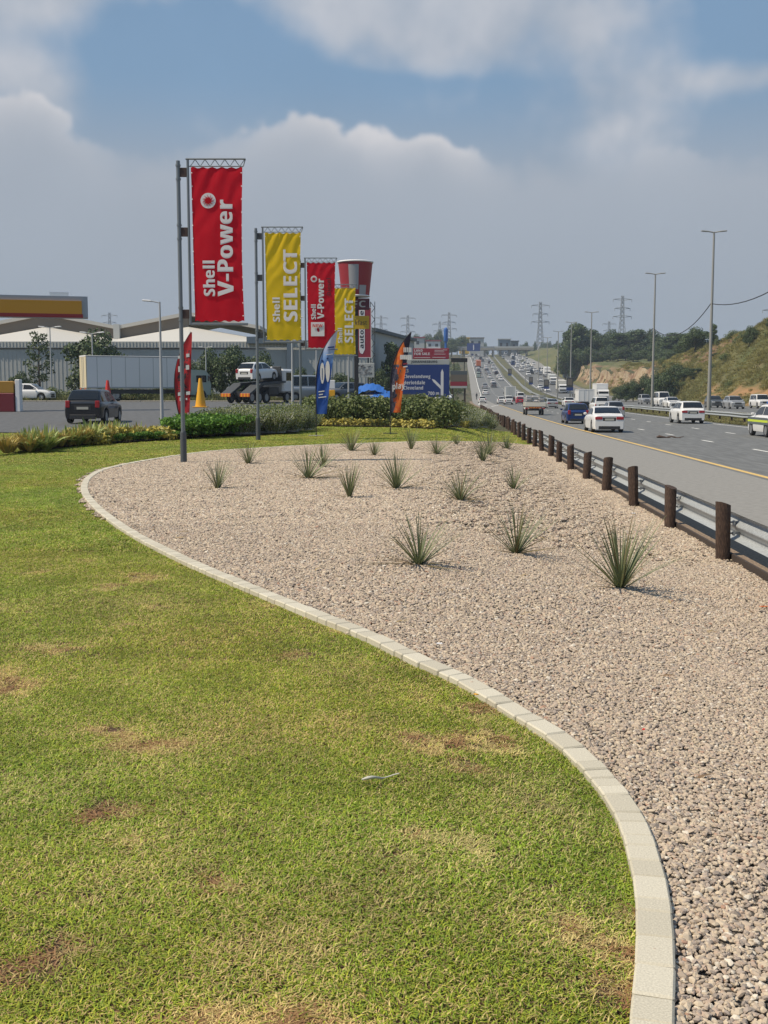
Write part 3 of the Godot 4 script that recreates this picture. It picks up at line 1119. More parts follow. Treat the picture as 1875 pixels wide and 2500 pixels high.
# a stiff rosette of narrow leaves
func make_agave_like() -> void:
	var spots := [[-0.2, -10.333, 0.634, "spiky plant left of the front row of three"], [0.826, -12.057, 0.658, "spiky plant in the middle of the front row of three"], [1.772, -10.898, 0.888, "large spiky plant nearest to the camera on the right"], [-0.73, -18.4, 0.757, "spiky plant with long drooping leaves in the middle of the bed"], [-1.387, -16.816, 0.666, "narrow upright spiky plant left of the bed's middle"], [0.309, -17.119, 0.656, "spiky plant right of the bed's middle, wide spread"], [1.389, -21.132, 0.634, "spiky plant nearest the guardrail in the middle rows"], [-3.706, -18.248, 0.606, "leftmost spiky plant, nearest the red banner pole"], [-4.305, -24.701, 0.655, "spiky plant close to the yellow banner pole on the left edge"], [-2.467, -20.501, 0.791, "tall dark spiky plant in front of a smaller one"], [-2.521, -23.708, 0.679, "pale spiky plant just behind a darker one"], [-2.429, -30.264, 0.799, "spiky plant at the far kerb below the blue flag"], [-1.693, -28.131, 0.525, "short spiky plant between the two feather flags"], [-0.828, -30.919, 0.78, "bushy spiky plant at the far kerb right of the orange flag"], [-0.113, -29.23, 0.672, "spiky plant at the far side, third from the guardrail"], [0.469, -34.708, 0.57, "smallest spiky plant beside the far kerb"], [1.093, -29.009, 0.729, "front one of the two overlapping spiky plants by the rail"], [1.382, -32.437, 0.992, "rear one of the two overlapping spiky plants by the rail"], [2.304, -39.0, 0.852, "far right spiky plant beside the timber posts"]]
	var protos := []
	for k in 9:
		var spread: float = [0.86, 0.78, 0.92, 0.82, 0.42, 0.92, 0.76, 0.56, 0.7][k]
		var bulk: int = [80, 66, 72, 80, 54, 78, 50, 64, 72][k]
		var fallen: float = [0.2, 0.15, 0.15, 0.18, 0.04, 0.2, 0.06, 0.1, 0.14][k]
		var green := Shape.new()
		var dry := Shape.new()
		for i in bulk:
			var out := pow(rng.randf(), 0.8)
			var a := rng.randf() * TAU
			var low := rng.randf() < fallen
			var lean := 0.06 + out * spread if not low else rng.randf_range(1.15, 1.5)
			var long := rng.randf_range(0.62, 1.0) if not low else rng.randf_range(0.55, 1.0)
			var dir := Vector3(cos(a) * sin(lean), cos(lean), sin(a) * sin(lean))
			var side := dir.cross(Vector3(-sin(a + 1.3), 0.2, cos(a + 1.3))).normalized()
			var s := dry if low else green
			s.tint = Color(0.125, 0.165, 0.08).lerp(Color(0.235, 0.255, 0.12), rng.randf())
			if low or rng.randf() < 0.10:
				s.tint = Color(0.20, 0.15, 0.065).lerp(Color(0.12, 0.10, 0.045), rng.randf())
			var last := Vector3(cos(a), 0, sin(a)) * 0.03 * out
			var wide := 0.0125
			var parts := 4
			for p in parts:
				var t := float(p + 1) / parts
				var bend := Vector3(cos(a), -0.5, sin(a)) * 0.10 * t * t * (1.0 if not low else 1.4)
				var next := Vector3(cos(a), 0, sin(a)) * 0.03 * out + dir * long * t + bend * long
				if low:
					next.y = maxf(next.y, 0.025)
				var w0 := wide * (1.0 - float(p) / parts * 0.75)
				var w1 := wide * (1.0 - t * 0.75) if p < parts - 1 else 0.001
				s.quad(last - side * w0, last + side * w0, next + side * w1, next - side * w1)
				last = next
		protos.append([green.mesh(), dry.mesh()])
	for i in spots.size():
		var q: Array = spots[i]
		var at := Vector3(q[0], ground_y(q[0], -q[1]), q[1])
		var o := thing("red_yucca", q[3], "plant", at, i * 1.7, "spiky plants in the gravel bed")
		o.scale = Vector3.ONE * q[2]
		put("leaves", protos[i % 9][0], M.leaf, o)
		put("drooping_leaves", protos[i % 9][1], M.leaf, o)


func make_guardrail() -> void:
	var g := thing("guardrail", "steel guardrail on dark timber posts along the gravel bed", "guardrail", Vector3.ZERO)
	var posts := []
	for k in 4:
		var s := Shape.new()
		var ring := []
		for j in 7:
			var row := PackedVector3Array()
			for i in 13:
				var a := TAU * i / 12
				var r := 0.095 * (1.0 + 0.07 * sin(a * 3.0 + k) + 0.05 * sin(a * 5.0 + j * 0.4 + k * 2.0))
				row.append(Vector3(cos(a) * r, -0.18 + 0.86 * j / 6.0 + (0.035 * cos(a + k) if j == 6 else 0.0), -sin(a) * r))
			ring.append(row)
		s.grid(ring)
		var top := []
		for i in 12:
			top.append(ring[6][i])
		s.face(top, Vector3.ZERO)
		posts.append(s.mesh())
	var d := 7.34
	var spots := []
	while d < 150.0:
		spots.append(d)
		d += 3.33
	for i in spots.size():
		var x := tab(RAIL_X, spots[i]) - 0.02 + rng.randf_range(-0.03, 0.03)
		var turn := Basis.from_euler(Vector3(rng.randf_range(-0.05, 0.05), rng.randf() * TAU, rng.randf_range(-0.05, 0.05))).scaled_local(Vector3(rng.randf_range(0.88, 1.08), rng.randf_range(0.93, 1.09), rng.randf_range(0.88, 1.08)))
		put("post", posts[i % 4], M.timber, g, Vector3(x, ground_y(x, spots[i]) + rng.randf_range(-0.02, 0.02), -spots[i]), turn)
		var b := Shape.new()
		for h in [0.34, 0.48]:
			b.tube([Vector3(-0.02, h, 0), Vector3(0.2, h, 0)], [0.012], 6)
			b.box(Vector3(0.115, h, 0.03), Vector3(0.03, 0.05, 0.05), Basis.IDENTITY, 0.006)
		put("bolts", b, M.galvanised, g, Vector3(x, ground_y(x, spots[i]), -spots[i]))
	# W-shaped beam lengths, lapped at every second post
	var i := 0
	var profile := [[0.0, 0.60], [0.075, 0.565], [0.085, 0.52], [0.02, 0.45], [0.02, 0.42], [0.085, 0.345], [0.075, 0.30], [0.0, 0.26]]
	while i < spots.size() - 1:
		var rows := []
		for e in [0, 1]:
			var dd: float = spots[i + e] + (0.12 if e == 1 else -0.12)
			var row := PackedVector3Array()
			for p in profile:
				row.append(Vector3(tab(RAIL_X, dd) + 0.11 + p[0] + (0.004 if i % 2 == 0 else 0.0), ground_y(tab(RAIL_X, dd), dd) + p[1], -dd))
			rows.append(row)
		var s := Shape.new()
		s.grid(rows)
		put("rail", s, M.galvanised, g)
		i += 1
	# low board that holds back the gravel
	var face := Shape.new()
	for dd in range(2, 60, 4):
		face.box(Vector3(tab(RAIL_X, dd + 2.0) + 0.107, tab(ROAD_Y, dd + 2.0) + 0.045, -dd - 2.0), Vector3(0.035, 0.16, 3.98), Basis(Vector3.UP, 0.0))
	put("edging_boards", face, M.board_dark, g).set_meta("kind", "stuff")


func make_median_rail() -> void:
	var g := thing("median_guardrail", "long double-wave steel guardrail in the grass median", "guardrail")
	var post := Shape.new()
	post.box(Vector3(0, 0.25, 0), Vector3(0.14, 0.8, 0.12))
	var pm := post.mesh()
	var d := 52.0
	var step := 4.0
	while d < 330.0:
		var x := tab(MEDIAN, d)
		put("post", pm, M.timber, g, Vector3(x, terrain_y(x, d), -d))
		var rows := []
		for e in [d, d + step]:
			var xx := tab(MEDIAN, e)
			var y := terrain_y(xx, e)
			var row := PackedVector3Array()
			for p in [[-0.09, 0.76], [-0.17, 0.72], [-0.17, 0.66], [-0.1, 0.60], [-0.1, 0.56], [-0.17, 0.50], [-0.17, 0.44], [-0.09, 0.40]]:
				row.append(Vector3(xx + p[0], y + p[1], -e))
			rows.append(row)
		var s := Shape.new()
		s.grid(rows)
		put("rail", s, M.galvanised, g)
		d += step
	var wall := Shape.new()
	var rows := []
	d = 334.0
	while d <= 690.0:
		var x := tab(MEDIAN, d)
		rows.append(PackedVector3Array([Vector3(x, terrain_y(x, d) - 0.1, -d), Vector3(x, terrain_y(x, d) + 0.75, -d), Vector3(x + 0.25, terrain_y(x, d) + 0.75, -d), Vector3(x + 0.25, terrain_y(x, d) - 0.1, -d)]))
		d += 8.0
	wall.grid(rows)
	put("far_rail", wall, M.lattice, g)


# ---------------------------------------------------------------- banners, flags and signs
var bold := SystemFont.new()
var plain_face := SystemFont.new()


# lettering as a flat mesh of the given length and letter height, its lower left corner at the origin; bend() may lay it over a cloth
func letters(text: String, length: float, tall: float, bend = null, font: Font = null, heavy := false) -> ArrayMesh:
	var t := TextMesh.new()
	t.text = text
	t.font = font if font else bold
	t.font_size = 48
	t.pixel_size = 0.01
	t.depth = 0.05
	t.curve_step = 2.0
	var arr := t.get_mesh_arrays()
	var v: PackedVector3Array = arr[Mesh.ARRAY_VERTEX]
	var lo := Vector3.INF
	var hi := -Vector3.INF
	for p in v:
		lo = lo.min(p)
		hi = hi.max(p)
	for i in v.size():
		var p := v[i] - lo
		p.x *= length / (hi.x - lo.x)
		p.y *= tall / (hi.y - lo.y)
		p.z = 0.008 if p.z > 0.025 else 0.0
		v[i] = bend.call(p) if bend else p
	arr[Mesh.ARRAY_VERTEX] = v
	var m := ArrayMesh.new()
	m.add_surface_from_arrays(Mesh.PRIMITIVE_TRIANGLES, arr)
	# heavier strokes: the same letters again, a hair to either side
	for k in ([-1.0, 1.0] if heavy else []):
		var again := arr.duplicate(true)
		var w := v.duplicate()
		for i in w.size():
			w[i] += Vector3(0, tall * 0.03 * k, 0.0015 * (k + 2.0)) if bend else Vector3(tall * 0.03 * k, 0, 0.0015 * (k + 2.0))
		again[Mesh.ARRAY_VERTEX] = w
		m.add_surface_from_arrays(Mesh.PRIMITIVE_TRIANGLES, again)
	return m


func disc(cx: float, cy: float, r: float, sides: int) -> PackedVector2Array:
	var p := PackedVector2Array()
	for k in sides:
		p.append(Vector2(cx + cos(TAU * k / sides) * r, cy + sin(TAU * k / sides) * r))
	return p


func bent_plate(outline: PackedVector2Array, lift: float, fold: Callable) -> Shape:
	var s := Shape.new()
	s.plate(outline, 0.0, 0.006)
	for i in s.v.size():
		s.v[i].z += lift + float(fold.call(s.v[i].x, s.v[i].y))
	return s


func make_banner(at: Vector3, cloth: String, label: String, folds: float, design: String) -> void:
	var o := thing("banner_pole", label, "banner", at, deg_to_rad(YAW), "")
	var s := Shape.new()
	s.tube([Vector3(0, -0.1, 0), Vector3(0, 6.72, 0)], [0.048, 0.044], 12)
	for y in [6.32, 6.62, 5.02, 5.32, 3.22, 3.5]:
		s.tube([Vector3(0, y - 0.02, 0), Vector3(0, y + 0.02, 0)], [0.058], 12)
	put("pole", s, M.pole_grey, o)
	s = Shape.new()
	s.tube([Vector3(0, -0.1, 0), Vector3(0, 0.68, 0), Vector3(0, 0.72, 0)], [0.075, 0.072, 0.055], 12)
	put("base_sleeve", s, M.pole_base, o)
	s = Shape.new()
	s.tube([Vector3(0.215, 3.12, 0), Vector3(0.215, 6.74, 0)], [0.03], 8)
	put("frame_tube", s, M.pole_grey, o)
	for y in [6.47, 5.17, 3.36]:
		s = Shape.new()
		s.box(Vector3(0.115, y, 0), Vector3(0.15, 0.2, 0.05), Basis.IDENTITY, 0.008)
		put("bracket", s, M.frame_dark if folds > 0.02 else M.wall_maroon, o)
	s = Shape.new()
	s.tube([Vector3(0.17, 6.76, 0), Vector3(1.5, 6.76, 0)], [0.02], 6)
	s.tube([Vector3(0.24, 6.6, 0), Vector3(1.45, 6.6, 0)], [0.013], 6)
	for k in 11:
		var x := 0.27 + k * 0.11
		s.tube([Vector3(x, 6.6 if k % 2 == 0 else 6.75, 0), Vector3(x + 0.11, 6.75 if k % 2 == 0 else 6.6, 0)], [0.009], 5, false)
	s.tube([Vector3(1.5, 6.76, 0), Vector3(1.45, 6.6, 0)], [0.012], 5)
	put("top_truss", s, M.pole_grey, o)
	s = Shape.new()
	s.box(Vector3(0.86, 3.135, 0), Vector3(1.3, 0.06, 0.05), Basis.IDENTITY, 0.01)
	put("bottom_bar", s, M.pole_grey, o)
	var off := at.x * 3.0
	var fold := func(x: float, y: float) -> float:
		var down := 6.57 - y
		var up := y - 3.2
		var along := x - 0.62 * y
		var wander := 3.0 * wobble.get_noise_2d(x * 14.0 + off * 9.0, y * 9.0)
		var strength := 0.45 + 1.1 * absf(wobble.get_noise_2d(along * 16.0 + off * 20.0, y * 4.0))
		return folds * strength * (exp(-down / 0.95) * sin(17.0 * along + wander + off) + 0.4 * exp(-down / 2.4) * sin(7.0 * along + wander + 1.0) + 0.7 * exp(-up / 0.4) * sin(13.0 * (x + 0.5 * y) + wander + off)) + 0.04 * sin(2.2 * (x - 0.28)) * sin(0.95 * up) + 0.02 * wobble.get_noise_2d(x * 22.0, y * 12.0 + off * 30.0)
	var rows := []
	for j in 61:
		var row := PackedVector3Array()
		var y := lerpf(3.2, 6.57, j / 60.0)
		for i in 25:
			var k := i / 24.0
			var x := lerpf(0.285 + 0.035 * (1.0 - j / 60.0), 1.43 - 0.03 * sin(PI * j / 60.0), k)
			row.append(Vector3(x, y + (0.018 * sin(k * 34.0) if j == 60 or j == 0 else 0.0), fold.call(x, y)))
		rows.append(row)
	s = Shape.new()
	s.grid(rows)
	var c := put("cloth", s, M[cloth], o)
	var eyes := Shape.new()
	for k in 12:
		for x in [0.305, 1.405]:
			var y := 3.32 + k * 0.285
			eyes.lathe([[0.0, 0.0], [0.012, 0.0], [0.012, 0.008], [0.0, 0.01]], 8, Vector3(x, y, float(fold.call(x, y)) + 0.004), Basis(Vector3.RIGHT, PI / 2))
	put("eyelets", eyes, M.print_white, c)
	# lettering that reads upwards: start height, length, baseline x, letter height
	var words := []
	var mark := Vector3.ZERO
	if design == "red":
		words = [["V-Power", 3.76, 2.1, 1.20, 0.355, "print_white"], ["Shell", 3.76, 0.77, 0.785, 0.27, "print_white"]]
		mark = Vector3(0.66, 5.85, 0.17)
	elif design == "yellow":
		words = [["SELECT", 3.80, 2.24, 1.31, 0.44, "print_white"], ["Shell", 3.78, 0.76, 0.745, 0.235, "print_white"]]
	else:
		words = [["V-Power", 4.35, 1.58, 0.97, 0.27, "print_white"], ["Shell", 4.33, 0.59, 0.645, 0.2, "print_white"], ["Diesel", 5.28, 0.68, 1.25, 0.18, "print_dark_red"]]
		mark = Vector3(0.57, 5.93, 0.13)
		var square := put("white_panel", bent_plate(PackedVector2Array([Vector2(0.44, 3.66), Vector2(0.98, 3.66), Vector2(0.98, 4.22), Vector2(0.44, 4.22)]), 0.012, fold), M.print_white, c)
		square.set_meta("label", "white printed square")
		put("lettering", letters("NEW", 0.4, 0.12, func(p: Vector3): return Vector3(0.51 + p.x, 4.02 + p.y, p.z + 0.022 + float(fold.call(0.7, 4.0)))), M.cone_red, c)
	for w in words:
		var lay := func(p: Vector3) -> Vector3:
			var x: float = w[3] - p.y
			var y: float = w[1] + p.x
			return Vector3(x, y, float(fold.call(x, y)) + 0.009 + p.z)
		put("lettering", letters(w[0], w[2], w[4], lay, null, w[5] == "print_white"), M[w[5]], c)
	if mark.z > 0.0:
		put("emblem", bent_plate(disc(mark.x, mark.y, mark.z, 28), 0.01, fold), M.print_white, c)
		var star := PackedVector2Array()
		for k in 44:
			var a := TAU * k / 44.0
			var r: float = mark.z * ([0.36, 0.42, 0.80, 0.44][k % 4])
			var twist: float = a + [0.0, 0.0, 0.28, 0.1][k % 4]
			star.append(Vector2(mark.x + cos(twist) * r, mark.y + sin(twist) * r))
		put("emblem_sun", bent_plate(star, 0.018, fold), M.red_cloth, c)


func make_feather_flag(at: Vector3, label: String, design: String, turn: float, mirror := 1.0) -> void:
	var o := thing("feather_flag", label, "flag", at, deg_to_rad(YAW) + turn, "")
	var edge := func(y: float) -> float:
		if design == "red":
			var t := y / 3.62
			return 0.14 * (1.0 - t) - 0.30 * sin(PI * t) + 0.42 * pow(t, 4.0)
		return 0.74 * pow(clampf((y - 1.7) / 1.92, 0, 1), 2.5)
	var path := []
	var radii := []
	for k in 25:
		var y := 3.62 * k / 24.0
		path.append(Vector3(edge.call(y), y, 0))
		radii.append(lerpf(0.02, 0.007, k / 24.0))
	var s := Shape.new()
	path[0].y = -0.1
	s.tube(path, radii, 8)
	put("pole", s, M.black, o)
	s = Shape.new()
	for a in 4:
		s.box(Vector3(cos(a * PI / 2) * 0.13, 0.02, sin(a * PI / 2) * 0.13), Vector3(0.26, 0.025, 0.04), Basis(Vector3.UP, -a * PI / 2), 0.005)
	put("foot", s, M.frame_dark if design != "blue" else M.plate, o)
	var fold := func(x: float, y: float) -> float:
		return 0.025 * sin(7.0 * x + 1.7 * y) * minf(1.0, x * 4.0) + 0.012 * sin(16.0 * x - 4.0 * y)
	var left := func(y: float) -> float:
		return edge.call(y) + 0.012
	var right := func(y: float) -> float:
		return lerpf(0.37, 0.76, pow(clampf((y - 0.75) / 2.87, 0, 1), 1.25)) if design != "red" else lerpf(0.30, 0.46, clampf((y - 0.4) / 3.0, 0, 1))
	var low := 0.76 if design != "red" else 0.45
	s = Shape.new()
	var nx := 24
	var ny := 90
	for j in ny:
		for i in nx:
			var p := []
			for q in [[0, 0], [1, 0], [1, 1], [0, 1]]:
				var y := lerpf(low, 3.6, float(j + q[1]) / ny)
				var x: float = lerpf(left.call(y), maxf(right.call(y), left.call(y) + 0.004), float(i + q[0]) / nx)
				p.append(Vector3(x, y, fold.call(x, y)))
			var yy := (j + 0.5) / ny
			var xx := (i + 0.5) / nx
			var n := wobble.get_noise_2d(xx * 60.0 + 7.0, yy * 190.0)
			var n2 := wobble.get_noise_2d(xx * 150.0, yy * 420.0 + 50.0)
			var c := Color(0.42, 0.013, 0.022)
			if design == "blue":
				c = Color(0.012, 0.075, 0.36).lerp(Color(0.04, 0.14, 0.5), smoothstep(0.45, 0.62, yy)).lerp(Color(0.22, 0.38, 0.72), smoothstep(0.56, 0.72, yy)).lerp(Color(0.58, 0.60, 0.74), smoothstep(0.68, 0.86, yy))
				if absf(xx - 0.03) < 0.03:
					c = Color(0.02, 0.03, 0.12)
			elif design == "orange":
				c = Color(0.62, 0.10, 0.015).lerp(Color(0.66, 0.17, 0.02), clampf(0.5 + n * 2.0, 0, 1))
				var cut := 0.34 + 0.10 * sin(yy * 9.0) + n * 0.35
				if yy > 0.83 + 0.12 * (0.5 - xx) or xx < 0.07:
					c = Color(0.028, 0.022, 0.04)
				elif yy > 0.58 and xx > 0.62 + 0.25 * (0.75 - yy):
					c = Color(0.03, 0.028, 0.06)
				elif yy < 0.60 and xx < cut + (0.3 * smoothstep(0.2, 0.5, yy) if yy < 0.62 else 0.0) * (1.0 if n2 > -0.12 else 0.3):
					c = Color(0.055, 0.05, 0.075).lerp(Color(0.16, 0.14, 0.2), clampf(n2 * 3.0, 0, 0.8))
			else:
				if yy > 0.30 and yy < 0.80 and absf(xx - 0.5) < 0.33 and n + n2 * 0.4 > 0.16:
					c = Color(0.045, 0.02, 0.03)
			s.tint = c
			s.quad(p[0], p[1], p[2], p[3])
	var cloth := put("cloth", s, M.painted_print, o)
	var up := func(p: Vector3) -> Vector3: return p + Vector3(0, 0, float(fold.call(p.x, p.y)) + 0.012)
	var strokes := []
	if design == "blue":
		for k in 2:
			var sole := PackedVector2Array()
			for i in 20:
				var a := TAU * i / 20
				sole.append(Vector2(0.225 + k * 0.185 + cos(a) * (0.075 + 0.012 * sin(a)), 2.15 + sin(a) * 0.36 + k * 0.06))
			put("printed_shape", bent_plate(sole, 0.012, fold), M.print_white, cloth)
			put("printed_dot", bent_plate(disc(0.225 + k * 0.185, 2.58 + k * 0.07, 0.035, 10), 0.014, fold), M.sign_blue, cloth)
			strokes.append([0.22 + k * 0.19, 2.12 + k * 0.06, 0.02, 0.4, "sign_blue"])
		for k in 3:
			strokes.append([[0.19, 0.17, 0.22][k], 1.52 - k * 0.1, [0.2, 0.14, 0.27][k], 0.035, "print_white"])
		strokes.append([0.53, 3.02, 0.22, 0.05, "sign_blue"])
		strokes.append([0.53, 2.94, 0.26, 0.02, "sign_blue"])
		strokes.append([0.48, 2.78, 0.24, 0.022, "print_white"])
	elif design == "orange":
		put("lettering", letters("play", 0.44, 0.3, func(p: Vector3): return up.call(Vector3(0.08 + p.x, 1.50 + p.y + p.x * 0.12, p.z))), M.print_white, cloth)
		for k in 5:
			strokes.append([0.49 + k * 0.06, 2.98, 0.04, 0.17, "print_white"])
		for k in 6:
			strokes.append([0.38 + k * 0.07, 2.72, 0.062, 0.16, "print_white"])
		strokes.append([0.53, 2.48, 0.16, 0.05, "sign_maroon"])
		strokes.append([0.54, 2.38, 0.15, 0.04, "print_white"])
	else:
		for q in [[0.0, 2.72, 0.1, 0.1], [0.3, 2.78, 0.12, 0.12], [0.0, 2.3, 0.1, 0.2], [0.28, 2.36, 0.12, 0.16], [-0.02, 1.42, 0.12, 0.12], [0.28, 1.45, 0.14, 0.12], [0.02, 1.24, 0.07, 0.12], [0.22, 1.25, 0.05, 0.07], [0.27, 0.72, 0.03, 0.1]]:
			strokes.append([q[0], q[1], q[2], q[3], "print_white"])
	for q in strokes:
		put("printed_mark", bent_plate(PackedVector2Array([Vector2(q[0] - q[2] / 2, q[1] - q[3] / 2), Vector2(q[0] + q[2] / 2, q[1] - q[3] / 2 + q[2] * 0.12), Vector2(q[0] + q[2] / 2, q[1] + q[3] / 2 + q[2] * 0.12), Vector2(q[0] - q[2] / 2, q[1] + q[3] / 2)]), 0.012, fold), M[q[4]], cloth)


func put_text(parent: Node3D, text: String, x: float, y: float, z: float, length: float, tall: float, m: Material, font: Font = null) -> void:
	put("lettering", letters(text, length, tall, null, font), m, parent, Vector3(x, y, z))


func make_signs() -> void:
	var face := deg_to_rad(YAW)
	# bucket sign of the chicken restaurant
	var at := Vector3(-6.112, 6.445, -79.792)
	at.y = ground_y(at.x, -at.z)
	var o := thing("restaurant_sign", "tall pole sign with a red bucket on top behind the banners", "sign", at, face)
	var s := Shape.new()
	s.box(Vector3(0.05, 3.95, 0), Vector3(0.3, 8.1, 0.3), Basis.IDENTITY, 0.02)
	put("pole", s, M.black, o)
	s = Shape.new()
	var bk := 7.75
	s.lathe([[0.98, bk], [1.22, bk + 2.3]], 40)
	put("bucket", s, mat("bucket_red", 0.30, 0.02, 0.03, 0.5), o)
	s = Shape.new()
	s.lathe([[1.2, bk + 2.3], [1.28, bk + 2.3], [1.29, bk + 2.38], [1.2, bk + 2.42], [0.0, bk + 2.42]], 40)
	put("bucket_rim", s, M.white, o)
	s = Shape.new()
	s.lathe([[0.0, bk - 0.06], [1.0, bk - 0.06], [1.03, bk], [0.98, bk + 0.05]], 40)
	put("bucket_base", s, M.white, o)
	mat("bucket_grey", 0.36, 0.36, 0.37, 0.6)
	# a plain pale field and stripes stand in for the bucket's picture
	for q in [[-0.4, 0.48, 0.4, 2.1, "bucket_grey"], [-0.72, 0.2, 0.05, 0.42, "bucket_grey"], [0.3, 0.4, 0.05, 0.7, "bucket_grey"]]:
		var rows := []
		for j in 6:
			var row := PackedVector3Array()
			var t := j / 5.0
			var y: float = lerpf(q[2], q[3], t)
			var r: float = lerpf(0.98, 1.22, y / 2.3) + 0.006
			for i in 7:
				var a: float = -PI / 2 + q[0] + q[1] * (i / 6.0) * 1.3
				row.append(Vector3(cos(a) * r, bk + y, -sin(a) * r))
			rows.append(row)
		s = Shape.new()
		s.grid(rows)
		put("field", s, M[q[4]], o)
	s = Shape.new()
	s.box(Vector3(0.0, 7.18, 0.1), Vector3(2.0, 0.78, 0.5), Basis.IDENTITY, 0.03)
	put("name_box", s, mat("box_maroon", 0.10, 0.012, 0.025, 0.5), o)
	put_text(o, "KFC", -0.72, 6.95, 0.352, 1.45, 0.46, M.wall_pale)
	s = Shape.new()
	s.box(Vector3(-0.02, 5.9, 0.16), Vector3(2.0, 0.92, 0.12), Basis.IDENTITY, 0.01)
	put("yellow_panel", s, M.sign_yellow, o)
	put_text(o, "Breakfast", -0.85, 5.72, 0.222, 1.66, 0.34, M.wall_maroon, plain_face)
	# car parts shop
	at = Vector3(-6.820, 6.027, -99.782)
	at.y = ground_y(at.x, -at.z)
	o = thing("shop_sign", "tall maroon board with sideways lettering beside a lattice mast", "sign", at, face)
	s = Shape.new()
	s.box(Vector3(-0.15, 6.0, 0), Vector3(1.45, 4.45, 0.14), Basis.IDENTITY, 0.02)
	put("board", s, M.sign_maroon, o)
	s = Shape.new()
	for q in [[-0.15, 8.2, 1.45, 0.05], [-0.15, 3.79, 1.45, 0.05]]:
		s.box(Vector3(q[0], q[1], 0.06), Vector3(q[2], q[3], 0.06))
	s.box(Vector3(0.56, 6.0, 0.06), Vector3(0.05, 4.4, 0.06))
	put("border", s, M.print_white, o)
	s = Shape.new()
	s.plate(PackedVector2Array([Vector2(-0.42, 4.2), Vector2(-0.2, 4.1), Vector2(0.0, 4.5), Vector2(0.0, 8.0), Vector2(-0.5, 8.0), Vector2(-0.5, 4.5)]), 0.07, 0.085)
	put("white_ground", s, M.print_white, o)
	put("lettering", letters("autozone", 3.3, 0.36, func(p: Vector3): return Vector3(-0.09 - p.y, 4.6 + p.x, p.z + 0.086)), M.black, o)
	for x in [-0.6, 0.3]:
		s = Shape.new()
		s.box(Vector3(x, 1.95, -0.12), Vector3(0.14, 4.1, 0.1))
		put("leg", s, M.frame_dark, o)
	at = Vector3(-6.304, 6.160, -102.812)
	at.y = ground_y(at.x, -at.z)
	o = thing("lattice_mast", "dark lattice mast standing right of the maroon board", "mast", at, face)
	s = Shape.new()
	for x in [-0.2, 0.2]:
		for z in [-0.2, 0.2]:
			s.box(Vector3(x, 4.4, z), Vector3(0.06, 9.0, 0.06))
	put("legs", s, M.frame_dark, o)
	s = Shape.new()
	for k in 16:
		var sg := 1.0 if k % 2 == 0 else -1.0
		for z in [-0.2, 0.2]:
			s.tube([Vector3(-0.2 * sg, 0.4 + k * 0.53, z), Vector3(0.2 * sg, 0.93 + k * 0.53, z)], [0.022], 5, false)
	put("lacing", s, M.frame_dark, o)
	# pale print board under it
	at = Vector3(-6.729, 3.533, -97.784)
	o = thing("print_board", "pale board with a grey print low behind the sign poles", "sign", Vector3(at.x, ground_y(at.x, -at.z), at.z), face)
	var hgt := at.y - o.position.y
	s = Shape.new()
	s.box(Vector3(0, hgt, 0), Vector3(1.75, 1.25, 0.1), Basis.IDENTITY, 0.02)
	put("board", s, M.wall_pale, o)
	s = Shape.new()
	for k in 60:
		var p := Vector2(rng.randf_range(-0.62, 0.62), rng.randf_range(-0.45, 0.45))
		var r := rng.randf_range(0.03, 0.13)
		s.tint = Color(1, 1, 1) * rng.randf_range(0.05, 0.5)
		var blot := PackedVector2Array()
		for i in 7:
			blot.append(p + Vector2(cos(i * TAU / 7), sin(i * TAU / 7) * 0.7) * r * rng.randf_range(0.7, 1.2))
		s.plate(blot, 0.05, 0.055 + k * 0.0003)
	for i in s.v.size():
		s.v[i].y += hgt
	put("print", s, M.painted_print, o)
	for x in [-0.7, 0.7]:
		s = Shape.new()
		s.box(Vector3(x, hgt / 2 - 0.3, -0.1), Vector3(0.1, hgt, 0.08))
		put("leg", s, M.frame_dark, o)
	# blue direction sign
	at = Vector3(-1.768, 3.019, -115.060)
	o = thing("direction_sign", "large blue road direction sign with white arrow beside the freeway", "road sign", Vector3(at.x, ground_y(at.x, -at.z), at.z), face)
	hgt = at.y - o.position.y
	s = Shape.new()
	s.box(Vector3(0, hgt - 0.23, 0), Vector3(5.2, 3.3, 0.08), Basis.IDENTITY, 0.02)
	put("board", s, M.sign_blue, o)
	s = Shape.new()
	s.box(Vector3(0, hgt + 1.7, 0), Vector3(5.2, 0.5, 0.08), Basis.IDENTITY, 0.02)
	put("header_board", s, M.wall_pale, o)
	put_text(o, "JOHANNESBURG", -1.35, hgt + 1.55, 0.042, 2.7, 0.3, M.black)
	put_text(o, "R3", -2.1, hgt + 0.62, 0.042, 0.5, 0.36, M.wall_pale)
	put_text(o, "Clevelandweg", -2.1, hgt - 0.05, 0.042, 2.75, 0.46, M.print_white)
	put_text(o, "Heriotdale", -2.1, hgt - 0.58, 0.042, 2.2, 0.38, M.print_white)
	put_text(o, "Cleveland", -2.1, hgt - 1.12, 0.042, 2.0, 0.38, M.print_white)
	put_text(o, "700 m", 0.4, hgt - 1.68, 0.042, 1.15, 0.36, M.print_white)
	s = Shape.new()
	s.plate(PackedVector2Array([Vector2(1.72, -1.62), Vector2(2.0, -1.62), Vector2(2.0, 0.75), Vector2(1.86, 1.1), Vector2(1.72, 0.75), Vector2(1.72, -0.62), Vector2(1.1, -0.02), Vector2(0.8, 0.08), Vector2(0.93, -0.2), Vector2(1.72, -0.98)]), 0.04, 0.05)
	put("arrow", s, M.print_white, o, Vector3(0, hgt - 0.1, 0))
	for x in [-2.1, 0.0, 2.1]:
		s = Shape.new()
		s.box(Vector3(x, hgt / 2.0 - 0.2, -0.16), Vector3(0.18, hgt + 1.4, 0.16))
		put("post", s, M.timber, o)
